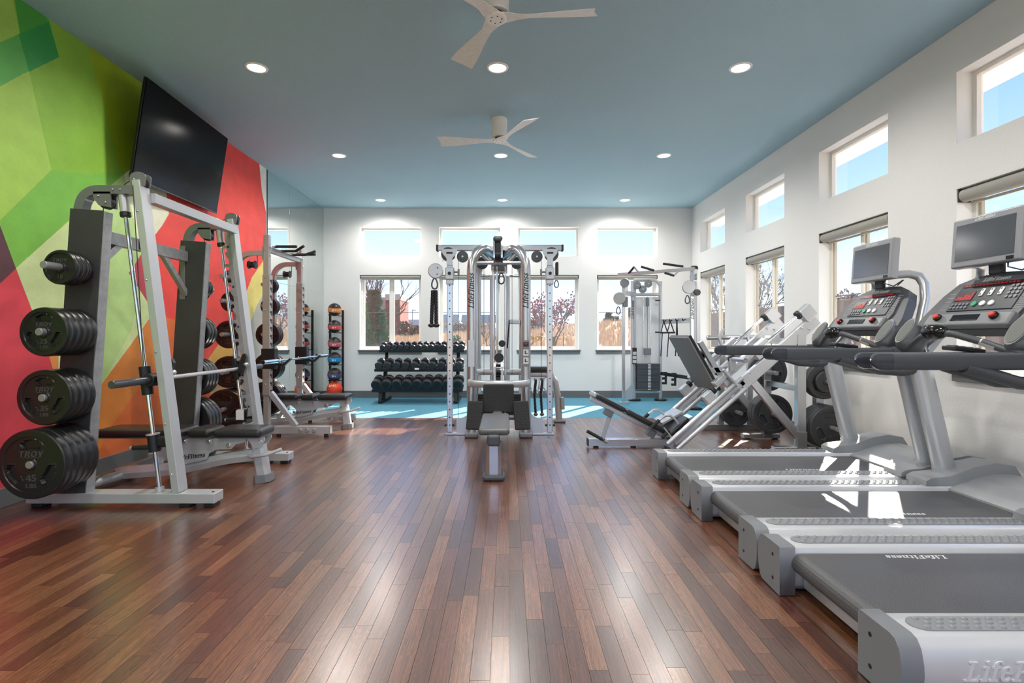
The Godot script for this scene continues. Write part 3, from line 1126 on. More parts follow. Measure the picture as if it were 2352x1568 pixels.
		# racking plate with hooks on the inner face of the upright
		var teeth := PackedVector2Array([Vector2(0.0, 0.0), Vector2(0.0, 1.72), Vector2(-0.045, 1.72), Vector2(-0.05, 1.62)])
		var n := 9
		for k in n:
			var y := 1.60 - k * 0.175
			teeth.append_array(PackedVector2Array([Vector2(-0.035, y), Vector2(-0.072, y + 0.004), Vector2(-0.084, y - 0.016), Vector2(-0.07, y - 0.03), Vector2(-0.055, y - 0.02), Vector2(-0.038, y - 0.035), Vector2(-0.040, y - 0.055), Vector2(-0.062, y - 0.07), Vector2(-0.052, y - 0.10), Vector2(-0.035, y - 0.13)]))
		teeth.append(Vector2(-0.05, 0.0))
		var ux := (w(-2.585, 2.28, d) - w(-2.305, 0.1, d)).normalized()
		var bx := Basis(Vector3(ux.y, -ux.x, 0), ux, Vector3.BACK)
		if s > 0: teeth = PackedVector2Array([Vector2(0, 0), Vector2(0, 1.72), Vector2(-0.02, 1.72), Vector2(-0.02, 0)])
		mb = MB.new(); mb.plate(teeth, 0.008, Transform3D(bx, w(-2.305, 0.1, d).lerp(w(-2.585, 2.28, d), 0.16) + Vector3(-0.015, 0, -s * 0.055)))
		fin(mb, "hook_plate", M.steel, t)
		mb = MB.new()
		for k in 5:
			mb.ball(w(-2.305, 0.1, d).lerp(w(-2.585, 2.28, d), 0.2 + k * 0.17) + Vector3(-0.04, 0, -s * 0.06), 0.01, 6)
		fin(mb, "bolt", M.black, t)
		# bar carriage and safety stop on the rod
		mb = MB.new(); mb.rod(w(smith_rod_x(0.78), 0.78, d), w(smith_rod_x(0.98), 0.98, d), 0.036, 20, 0.003)
		mb.rod(w(-2.50, 0.885, d - 0.05), w(-2.50, 0.885, d + 0.05), 0.045, 20, 0.003)
		fin(mb, "bar_carriage", M.black, t)
		mb = MB.new()
		var lever := PackedVector2Array([Vector2(-0.02, -0.03), Vector2(0.03, -0.035), Vector2(0.07, 0.12), Vector2(0.055, 0.15), Vector2(0.03, 0.14), Vector2(0.0, 0.04)])
		mb.plate(lever, 0.03, Transform3D(Basis(), w(-2.47, 0.88, d - s * -0.09)))
		fin(mb, "hook_lever", M.black, t)
		mb = MB.new(); mb.ball(w(-2.41, 0.93, d + s * 0.09), 0.022, 8); mb.rod(w(-2.44, 0.95, d + s * 0.06), w(-2.44, 1.0, d + s * 0.06), 0.008, 8)
		fin(mb, "bolt", M.bolt, t)
		mb = MB.new(); mb.rod(w(smith_rod_x(0.38), 0.38, d), w(smith_rod_x(0.5), 0.5, d), 0.038, 20, 0.003)
		mb.box(w(smith_rod_x(0.44) + 0.09, 0.45, d), Vector3(0.13, 0.075, 0.06), 0.02)
		mb.rod(w(smith_rod_x(0.44), 0.41, d), w(smith_rod_x(0.44) - 0.15, 0.405, d), 0.018, 14, 0.003)
		fin(mb, "safety_stop", M.black, t)
		mb = MB.new(); mb.rod(w(smith_rod_x(0.5), 0.497, d), w(smith_rod_x(0.51), 0.507, d), 0.043, 20)
		mb.rod(w(smith_rod_x(0.44) - 0.14, 0.405, d), w(smith_rod_x(0.44) - 0.165, 0.404, d), 0.012, 12)
		fin(mb, "stop_collar", M.silver, t)
		# horns and plates
		var foot_z := s * 0.043
		var nm := "near" if s > 0 else "far"
		var hy := [0.37, 0.79, 1.22, 1.65]
		var hx := [-3.05, -3.03, -2.995, -2.965]
		var sets := [[45, 45, 45, 45, 45], [35, 35, 35, 35], [25, 25, 25, 25, 25], [10, 10, 10, 5, 5]] if s > 0 else [[45, 45, 45, 45], [35, 35, 35, 35], [25, 25, 25], [10, 10, 10]]
		var rank := ["lowest", "second-lowest", "second-highest", "top"]
		for k in 4:
			var foot: Vector3 = w(hx[k], hy[k], d) + Vector3(0, 0, foot_z)
			horn(foot, Vector3(0, 0, s), [0.308, 0.24, 0.30, 0.30][k], t)
			stack(foot, Vector3(0, 0, s), sets[k], "the %s horn of smith machine's %s tower" % [rank[k], "near" if s > 0 else "far"], "plates on the smith machine", M.rubber)
	# warning label on the far safety stop
	var lb := MB.new(); lb.box(w(smith_rod_x(0.44) + 0.0, 0.455, SM_F - 0.046), Vector3(0.07, 0.09, 0.02), 0.002)
	fin(lb, "warning_label", M.warning, t)
	# cross members
	var mb := MB.new(); mb.bar(w(-2.545, 2.175, SM_N + 0.05), w(-2.545, 2.175, SM_F - 0.05), 0.07, 0.07)
	fin(mb, "top_crossbar", M.silver, t)
	mb = MB.new(); mb.bar(w(-3.0, 1.93, SM_N + 0.03), w(-3.0, 1.93, SM_F - 0.03), 0.05, 0.095)
	fin(mb, "rear_crossbar", M.steel, t)
	mb = MB.new(); mb.bar(w(-3.0, 1.62, SM_N + 0.03), w(-3.0, 1.9, SM_N + 0.36), 0.04, 0.05)
	mb.bar(w(-3.0, 1.58, SM_F - 0.03), w(-3.0, 1.9, SM_F - 0.36), 0.04, 0.05)
	fin(mb, "diagonal_brace", M.steel, t)
	mb = MB.new()
	for d: float in [SM_N + 0.045, SM_F - 0.045]:
		mb.box(w(-3.025, 1.78, d), Vector3(0.05, 0.5, 0.012), 0.003)
	fin(mb, "bracket_plate", M.silver_dark, t)
	mb = MB.new(); mb.box(w(-2.972, 1.935, 4.28), Vector3(0.006, 0.085, 0.12), 0.001)
	fin(mb, "name_plate", M.letter_dark, t)
	mb = MB.new()
	var face := Basis(Vector3(0, 0, -1), Vector3.UP, Vector3.RIGHT)
	mb.text("HAMMER", Transform3D(face, w(-2.969, 1.952, 4.285)), 0.02, 0.001, 0.0, sans, 1.0)
	mb.text("STRENGTH", Transform3D(face, w(-2.969, 1.918, 4.285)), 0.017, 0.001, 0.0, sans, 0.9)
	fin(mb, "lettering", M.white, t)
	mb = MB.new(); mb.bar(w(-3.22, 0.065, SM_N), w(-3.22, 0.065, SM_F), 0.06, 0.06)
	fin(mb, "rear_base_rail", M.silver_dark, t)
	# captive bar
	mb = MB.new(); mb.rod(w(-2.50, 0.885, SM_N - 0.02), w(-2.50, 0.885, SM_F + 0.02), 0.0155, 16)
	fin(mb, "bar", M.silver, t)
	for q: Array in [[3.30, 3.63], [4.96, 5.30]]:
		mb = MB.new(); mb.rod(w(-2.50, 0.885, q[0]), w(-2.50, 0.885, q[1]), 0.0255, 20, 0.003)
		fin(mb, "bar_sleeve", M.chrome_dark, t)

# ------------------------------------------------------------------ adjustable bench (length along x, front leg at x = 0)
func make_bench(label: String, at: Vector3) -> Node3D:
	var t := thing("adjustable_bench", label, "weight bench", Vector3.ZERO, "flat adjustable benches")
	var mb := MB.new()
	for p: Array in [[-0.16, 0.385, 0.28, "seat_pad"], [-0.475, 0.19, 0.27, "lumbar_pad"], [-0.945, 0.70, 0.28, "back_pad"]]:
		mb = MB.new(); mb.box(Vector3(p[0], 0.41, 0), Vector3(p[1], 0.07, p[2]), 0.033, Basis(), 4)
		fin(mb, p[3], M.vinyl_pad, t)
		mb = MB.new(); mb.box(Vector3(p[0], 0.377, 0), Vector3(p[1] - 0.03, 0.014, p[2] - 0.05), 0.004)
		fin(mb, "pad_backing", M.silver_dark, t)
	# front leg and foot
	mb = MB.new(); mb.sweep([Vector3(-0.005, 0.05, 0), Vector3(-0.045, 0.30, 0)], PackedVector2Array([Vector2(-0.05, -0.03), Vector2(-0.03, -0.05), Vector2(0.03, -0.05), Vector2(0.05, -0.03), Vector2(0.05, 0.03), Vector2(0.03, 0.05), Vector2(-0.03, 0.05), Vector2(-0.05, 0.03)]), Vector3.RIGHT, false)
	fin(mb, "front_leg", M.silver, t)
	mb = MB.new(); mb.sweep([Vector3(0, 0.0, 0), Vector3(-0.005, 0.062, 0)], PackedVector2Array([Vector2(-0.068, -0.04), Vector2(-0.04, -0.068), Vector2(0.04, -0.068), Vector2(0.068, -0.04), Vector2(0.068, 0.04), Vector2(0.04, 0.068), Vector2(-0.04, 0.068), Vector2(-0.068, 0.04)]), Vector3.RIGHT, false)
	fin(mb, "front_foot", M.plastic_grey, t)
	# saddle under the seat
	mb = MB.new()
	for z: float in [-0.06, 0.06]:
		mb.plate(PackedVector2Array([Vector2(-0.12, 0.37), Vector2(0.03, 0.37), Vector2(0.035, 0.345), Vector2(0.0, 0.29), Vector2(-0.06, 0.28), Vector2(-0.08, 0.32)]), 0.012, Transform3D(Basis(), Vector3(0, 0, z)))
	fin(mb, "seat_saddle", M.silver, t)
	mb = MB.new(); mb.tube([Vector3(0.17, 0.275, 0.06), Vector3(0.06, 0.235, 0.085), Vector3(-0.06, 0.215, 0.085), Vector3(-0.10, 0.22, 0.05)], 0.014, 10)
	fin(mb, "adjust_handle", M.silver, t)
	# backbone down to the rear stabiliser
	mb = MB.new(); mb.sweep([Vector3(-0.04, 0.225, 0), Vector3(-0.30, 0.19, 0), Vector3(-0.70, 0.105, 0), Vector3(-1.2, 0.065, 0)], PackedVector2Array([Vector2(-0.038, -0.045), Vector2(0.038, -0.045), Vector2(0.048, 0), Vector2(0.038, 0.045), Vector2(-0.038, 0.045), Vector2(-0.048, 0)]), Vector3.UP, false)
	fin(mb, "backbone", M.silver, t)
	mb = MB.new(); mb.tube([Vector3(-1.24, 0.045, -0.27), Vector3(-1.18, 0.05, -0.12), Vector3(-1.16, 0.052, 0), Vector3(-1.18, 0.05, 0.12), Vector3(-1.24, 0.045, 0.27)], 0.042, 14)
	fin(mb, "rear_stabilizer", M.silver, t)
	mb = MB.new()
	for z: float in [-0.27, 0.27]: mb.rod(Vector3(-1.24, 0.045, z), Vector3(-1.243, 0.045, z + signf(z) * 0.02), 0.044, 14, 0.004)
	fin(mb, "end_cap", M.black, t)
	mb = MB.new()
	mb.bar(Vector3(-0.9, 0.10, 0), Vector3(-0.75, 0.345, 0), 0.06, 0.045)
	fin(mb, "back_support", M.silver, t)
	# side gussets
	var gus := PackedVector2Array([Vector2(-0.86, 0.36), Vector2(-0.12, 0.36), Vector2(-0.14, 0.325), Vector2(-0.2, 0.315), Vector2(-0.24, 0.275), Vector2(-0.36, 0.27), Vector2(-0.42, 0.24), Vector2(-0.44, 0.19), Vector2(-0.62, 0.15), Vector2(-0.66, 0.19), Vector2(-0.64, 0.25), Vector2(-0.7, 0.30), Vector2(-0.86, 0.33)])
	for z: float in [-0.055, 0.055]:
		mb = MB.new(); mb.plate(gus, 0.012, Transform3D(Basis(), Vector3(0, 0, z)))
		fin(mb, "side_gusset", M.silver, t)
	mb = MB.new()
	for p: Array in [[-0.62, 0.34], [-0.26, 0.305], [0.0, 0.335], [-0.42, 0.335], [-0.72, 0.2]]:
		mb.rod(Vector3(p[0], p[1], 0.055), Vector3(p[0], p[1], 0.078), 0.017, 14, 0.004)
		mb.rod(Vector3(p[0], p[1], -0.055), Vector3(p[0], p[1], -0.078), 0.017, 14, 0.004)
	fin(mb, "bolt", M.bolt, t)
	mb = MB.new(); mb.text("LifeFitness", Transform3D(Basis(Vector3.BACK, 0.12), Vector3(-0.56, 0.215, 0.062)), 0.034, 0.003, 0.35, serif, 0.85)
	fin(mb, "lettering", M.letter_dark, t)
	t.position = at
	return t

# ------------------------------------------------------------------ half rack with barbell
const HR := [6.18, 7.16]

func half_rack() -> void:
	var t := thing("half_rack", "silver half rack with pull-up handles in front of the mirror", "power rack", w(-2.7, 0, 6.67))
	var mb: MB
	for k in 2:
		var d: float = HR[k]
		var nm := "near" if k == 0 else "far"
		mb = MB.new(); mb.box(w(-2.66, 0.08, d), Vector3(1.14, 0.09, 0.075), 0.006)
		fin(mb, "base_rail", M.silver, t)
		mb = MB.new(); mb.box(w(-2.087, 0.08, d), Vector3(0.01, 0.092, 0.077), 0.003)
		fin(mb, "end_cap", M.silver_warm_reflect, t)
		for x: float in [-3.18, -2.7, -2.14]:
			mb = MB.new(); mb.rod(w(x, 0, d), w(x, 0.036, d), 0.026, 14, 0.004)
			fin(mb, "foot_pad", M.black, t)
		mb = MB.new()
		for x: float in [-2.43, -2.35, -2.27]: mb.rod(w(x, 0.08, d - 0.037), w(x, 0.08, d - 0.055), 0.024, 16, 0.004)
		fin(mb, "peg_plug", M.silver_warm_reflect, t)
		# front upright: bare tube on top, slotted sleeve below
		mb = MB.new(); mb.box(w(-2.84, 1.25, d), Vector3(0.066, 2.26, 0.066), 0.006)
		fin(mb, "front_upright", M.silver_warm_reflect, t)
		mb = MB.new(); mb.box(w(-2.835, 1.20, d), Vector3(0.085, 1.42, 0.088), 0.006)
		fin(mb, "slotted_sleeve", M.silver_warm_reflect, t)
		for q in 15:
			mb = MB.new()
			mb.box(w(-2.792, 1.84 - q * 0.093, d), Vector3(0.006, 0.028, 0.05), 0.002)
			mb.box(w(-2.792, 1.815 - q * 0.093, d + 0.015), Vector3(0.006, 0.03, 0.02), 0.002)
			fin(mb, "slot", M.black, t)
		mb = MB.new()
		for y: float in [2.33, 2.2, 1.87, 1.5, 0.9, 0.62]: mb.ball(w(-2.845, y, d - 0.044 if y < 1.9 else d - 0.033), 0.011, 6)
		for y: float in [2.24, 2.14]: mb.ball(w(-2.805, y, d), 0.016, 6)
		fin(mb, "bolt", M.bolt, t)
		# rear post bent into the top tube
		var path := [w(-3.2, 0.12, d), w(-3.2, 1.95, d)]
		path.append_array(arc(w(-3.02, 1.985, d), Vector3.LEFT * 0.18, Vector3.UP * 0.18, 0.15, PI / 2, 8))
		path.append(w(-2.875, 2.165, d))
		var h := 0.028
		mb = MB.new(); mb.sweep(path, PackedVector2Array([Vector2(-0.03, -h), Vector2(0.03, -h), Vector2(0.03, h), Vector2(-0.03, h)]), Vector3.UP.rotated(Vector3.BACK, 0.6), false)
		fin(mb, "rear_post", M.silver_warm_reflect, t)
		mb = MB.new(); mb.box(w(-2.88, 2.165, d), Vector3(0.012, 0.15, 0.08), 0.003)
		fin(mb, "flange", M.silver_warm_reflect, t)
		mb = MB.new(); mb.bar(w(-2.8, 0.52, d), w(-2.50, 0.125, d), 0.06, 0.06)
		fin(mb, "diagonal_brace", M.silver, t)
		# band hanger
		mb = MB.new(); mb.tube([w(-2.955, 2.14, d), w(-2.955, 2.06, d), w(-2.975, 2.035, d)], 0.006, 6)
		fin(mb, "hanger_wire", M.silver_dark, t)
		mb = MB.new(); mb.lathe([Vector2(0, 0), Vector2(0.045, 0), Vector2(0.05, 0.01), Vector2(0.036, 0.02), Vector2(0.036, 0.07), Vector2(0.05, 0.08), Vector2(0.045, 0.09), Vector2(0, 0.09)], w(-3.06, 2.03, d), Vector3.RIGHT, 18)
		fin(mb, "hanger_roller", M.black, t)
		# j hook
		mb = MB.new(); mb.box(w(-2.81, 0.92, d), Vector3(0.16, 0.24, 0.1), 0.008)
		fin(mb, "hook_block", M.black, t)
		mb = MB.new(); mb.plate(PackedVector2Array([Vector2(0, -0.02), Vector2(0.11, -0.035), Vector2(0.20, 0.05), Vector2(0.185, 0.062), Vector2(0.10, -0.012), Vector2(0, 0.03)]), 0.05, Transform3D(Basis(), w(-2.75, 0.865, d)))
		fin(mb, "bar_hook", M.black, t)
		# plates
		var hy := [0.36, 0.775, 1.205, 1.585, 1.86]
		var sets := [[45, 45, 45, 45], [35, 35, 35], [25, 25, 25], [10, 10, 10], [5, 5, 5]]
		var rank := ["lowest", "second-lowest", "middle", "second-highest", "top"]
		for q in 5:
			var foot := w(-3.2, hy[q], d) + Vector3(0, 0, 0.031)
			horn(foot, Vector3.BACK, 0.3, t)
			stack(foot, Vector3.BACK, sets[q], "the %s horn of half rack's %s post" % [rank[q], nm], "plates on the half rack", M.rubber_warm)
	for y: float in [2.215, 0.08]:
		mb = MB.new(); mb.bar(w(-2.845 if y > 1 else -3.17, y, HR[0]), w(-2.845 if y > 1 else -3.17, y, HR[1]), 0.05, 0.06)
		fin(mb, "crossbar", M.silver, t)
	# pull-up handles
	for d: float in [6.36, 6.98]:
		mb = MB.new(); mb.rod(w(-2.82, 2.275, d), w(-2.56, 2.275, d), 0.017, 12, 0.004)
		fin(mb, "straight_grip", M.grip, t)
	for q: Array in [[6.52, 0.05], [6.82, -0.05]]:
		mb = MB.new(); mb.tube([w(-2.82, 2.245, q[0]), w(-2.64, 2.245, q[0]), w(-2.52, 2.30, q[0] - q[1])], 0.017, 12)
		fin(mb, "angled_grip", M.grip, t)
	mb = MB.new(); mb.bar(w(-2.80, 2.25, 6.25), w(-2.80, 2.25, 7.09), 0.03, 0.03)
	fin(mb, "grip_rail", M.chrome, t)
	# barbell across the hooks
	var b := thing("barbell", "long chrome barbell resting on the half rack's black hooks", "barbell", w(-2.66, 0.9, 6.69))
	mb = MB.new(); mb.rod(w(-2.66, 0.9, 6.05), w(-2.66, 0.9, 7.33), 0.0145, 14)
	fin(mb, "shaft", M.chrome, b)
	for q: Array in [[5.69, 6.06], [7.32, 7.69]]:
		mb = MB.new(); mb.rod(w(-2.66, 0.9, q[0]), w(-2.66, 0.9, q[1]), 0.025, 18, 0.003)
		fin(mb, "sleeve", M.chrome, b)
	for q: Array in [[6.06, 6.09], [7.29, 7.32]]:
		mb = MB.new(); mb.rod(w(-2.66, 0.9, q[0]), w(-2.66, 0.9, q[1]), 0.036, 18, 0.004)
		fin(mb, "collar", M.chrome, b)

# ------------------------------------------------------------------ medicine balls
func medicine_balls() -> void:
	var t := thing("ball_rack", "tall black medicine ball rack in the back corner by mirror", "ball rack", w(-3.21, 0, 9.8))
	var mb: MB
	for x: float in [-3.345, -3.105]:
		mb = MB.new(); mb.box(w(x, 0.84, 9.87), Vector3(0.04, 1.66, 0.03), 0.004)
		fin(mb, "post", M.black, t)
	mb = MB.new(); mb.box(w(-3.225, 0.015, 9.78), Vector3(0.34, 0.03, 0.30), 0.006)
	fin(mb, "base_plate", M.black, t)
	var ys := [1.67, 1.354, 1.038, 0.755, 0.46, 0.19]
	var rs := [0.122, 0.122, 0.122, 0.125, 0.128, 0.142]
	var cols := [rgb(226, 132, 62), rgb(200, 72, 70), rgb(196, 82, 92), rgb(24, 132, 186), rgb(84, 70, 112), rgb(226, 66, 32)]
	var names := ["black medicine ball with orange band, topmost on the rack", "black medicine ball with red band, second from top of rack", "black medicine ball with pinkish red band, third from top of rack", "black medicine ball with blue band on the rack", "dark medicine ball with purple band on the rack", "solid orange red medicine ball at the bottom of the rack"]
	for k in 6:
		var c := w(-3.215, ys[k], 9.73)
		var r: float = rs[k]
		if k < 5:
			for s: float in [-1.0, 1.0]:
				mb = MB.new(); mb.tube([w(-3.225 + s * 0.12, ys[k] - 0.115, 9.86), w(-3.215 + s * 0.07, ys[k] - 0.115, 9.73), w(-3.215 + s * 0.075, ys[k] - 0.10, 9.62)], 0.009, 8)
				fin(mb, "prong", M.black, t)
		var o := thing("medicine_ball", names[k], "medicine ball", c, "medicine balls on the rack")
		var band := mat(cols[k], 0.35)
		var body: Material = M.rubber if k < 5 else band
		if k < 5:
			for s: float in [-1.0, 1.0]:
				mb = MB.new()
				var prof := []
				for q in 11: prof.append(Vector2(r * sin(PI * 0.40 * q / 10.0), r * cos(PI * 0.40 * q / 10.0)))
				prof.reverse()
				mb.lathe(prof, c, Vector3(0.1, s, 0.15), 28, true)
				fin(mb, "half_shell", M.rubber, o)
			mb = MB.new()
			var prof := []
			for q in 9:
				var a := PI * (0.40 + 0.20 * q / 8.0)
				prof.append(Vector2((r + 0.0015) * sin(a), -(r + 0.0015) * cos(a)))
			mb.lathe(prof, c, Vector3(0.1, 1, 0.15), 28, true)
			fin(mb, "band", band, o)
			mb = MB.new()
			mb.text("8", Transform3D(Basis(), c + Vector3(0.012, -0.02, r + 0.0)), 0.035, 0.004, 0.0, sans)
			mb.text("lb", Transform3D(Basis(), c + Vector3(0.05, -0.02, r - 0.01)), 0.02, 0.004, 0.0, sans)
			fin(mb, "lettering", M.white, o, true)
		else:
			mb = MB.new(); mb.ball(c, r, 16)
			fin(mb, "shell", band, o)
			mb = MB.new(); mb.text("SPRI", Transform3D(Basis(Vector3.RIGHT, -0.55), c + Vector3(0, 0.075, r * 0.86)), 0.045, 0.004, 0.1, sans)
			fin(mb, "lettering", M.letter_pale, o, true)

# ------------------------------------------------------------------ dumbbells
func make_dumbbell(r: float, head: float, grip: float, round: bool) -> Node3D:
	var o := Node3D.new()
	o.name = "dumbbell"
	var sides := 20 if round else 6
	for s: float in [-1.0, 1.0]:
		var mb := MB.new()
		var e := r * 0.14
		mb.lathe([Vector2(0, 0), Vector2(r - e, 0), Vector2(r, e), Vector2(r, head - e), Vector2(r - e, head), Vector2(0, head)], Vector3(0, 0, s * grip / 2), Vector3(0, 0, s), sides)
		var m := MeshInstance3D.new(); m.name = "head"; m.mesh = mb.done(Vector3.ZERO); m.material_override = M.dumbbell
		o.add_child(m, true)
		if round:
			mb = MB.new(); mb.rod(Vector3(0, 0, s * (grip / 2 + head - 0.001)), Vector3(0, 0, s * (grip / 2 + head + 0.003)), r * 0.72, 20)
			m = MeshInstance3D.new(); m.name = "end_plate"; m.mesh = mb.done(Vector3.ZERO); m.material_override = M.black_gloss
			o.add_child(m, true)
	var mb := MB.new()
	mb.lathe([Vector2(0.013, -grip / 2), Vector2(0.017, 0), Vector2(0.013, grip / 2)], Vector3.ZERO, Vector3.BACK, 14, true)
	var m := MeshInstance3D.new(); m.name = "handle"; m.mesh = mb.done(Vector3.ZERO); m.material_override = M.chrome
	o.add_child(m, true)
	return o

func dumbbell_rack() -> void:
	var t := thing("dumbbell_rack", "three-tier black dumbbell rack along the back wall", "dumbbell rack", w(-1.56, 0, 9.4))
	var mb: MB
	var tilt := 0.30
	var turn := Basis(Vector3.RIGHT, tilt)
	var tiers := [[0.955, 9.58, 14, 0.052, "top"], [0.62, 9.40, 10, 0.072, "middle"], [0.275, 9.22, 9, 0.094, "bottom"]]
	for s: float in [-1.0, 1.0]:
		var x := -1.56 + s * 0.66
		mb = MB.new(); mb.bar(w(x, 0.05, 9.36), w(x, 1.0, 9.72), 0.06, 0.07, Vector3.BACK)
		fin(mb, "upright", M.black, t)
		mb = MB.new(); mb.sweep([w(x, 0.025, 9.86), w(x, 0.025, 9.25), w(x, 0.025, 9.12)], PackedVector2Array([Vector2(-0.035, -0.025), Vector2(0.035, -0.025), Vector2(0.035, 0.025), Vector2(-0.035, 0.025)]), Vector3.UP, false)
		fin(mb, "foot", M.black, t)
		mb = MB.new(); mb.bar(w(x, 0.03, 9.12), w(x, 0.24, 9.17), 0.055, 0.06, Vector3.BACK)
		fin(mb, "front_leg", M.black, t)
	var protos := [make_dumbbell(0.052, 0.055, 0.11, false), make_dumbbell(0.074, 0.07, 0.12, false), make_dumbbell(0.092, 0.085, 0.12, true)]
	var ords := ["first", "second", "third", "fourth", "fifth", "sixth", "seventh", "eighth", "ninth", "tenth", "eleventh", "twelfth", "thirteenth", "fourteenth"]
	for k in 3:
		var y: float = tiers[k][0]
		var d: float = tiers[k][1]
		var n: int = tiers[k][2]
		var r: float = tiers[k][3]
		var x0 := -2.36 if k > 0 else -2.32
		var x1 := -0.775
		mb = MB.new()
		for q: float in [-0.085, 0.085]:
			mb.box(w((x0 + x1) / 2, y, d) + turn * Vector3(0, 0, q), Vector3(x1 - x0, 0.012, 0.07), 0.003, turn)
		mb.box(w((x0 + x1) / 2, y, d) + turn * Vector3(0, -0.008, 0.135), Vector3(x1 - x0, 0.05, 0.012), 0.003, turn)
		mb.box(w((x0 + x1) / 2, y, d) + turn * Vector3(0, -0.012, 0), Vector3(x1 - x0, 0.012, 0.28), 0.003, turn)
		fin(mb, "tray", M.black, t)
		var pitch := (x1 - x0) / n
		for i in n:
			var o: Node3D = protos[k].duplicate()
			o.name = numbered("dumbbell")
			add_child(o)
			var grow := 1.0 + (0.12 * i / n if k == 0 else 0.06 * i / n)
			var rr := r * grow
			o.position = w(x0 + pitch * (i + 0.5), y, d) + turn * Vector3(0, rr * (0.87 if k < 2 else 1.0) + 0.008, 0.01)
			o.basis = turn.scaled(Vector3.ONE * grow) * (Basis(Vector3.BACK, PI / 6) if k < 2 else Basis())
			tag(o, "black %s dumbbell, %s from the mirror side on the %s tier" % ["hexagonal" if k < 2 else "round", ords[i], tiers[k][4]], "dumbbell", "dumbbells on the three-tier rack")
	for p: Node3D in protos: p.free()
	mb = MB.new(); mb.box(w(-1.6, 0.60, 9.245), Vector3(0.075, 0.032, 0.004), 0.0)
	fin(mb, "tray_label", M.white, t)

# ------------------------------------------------------------------ treadmill (x runs from the rear end to the console, z across)
const TM_FOOT := 1.25

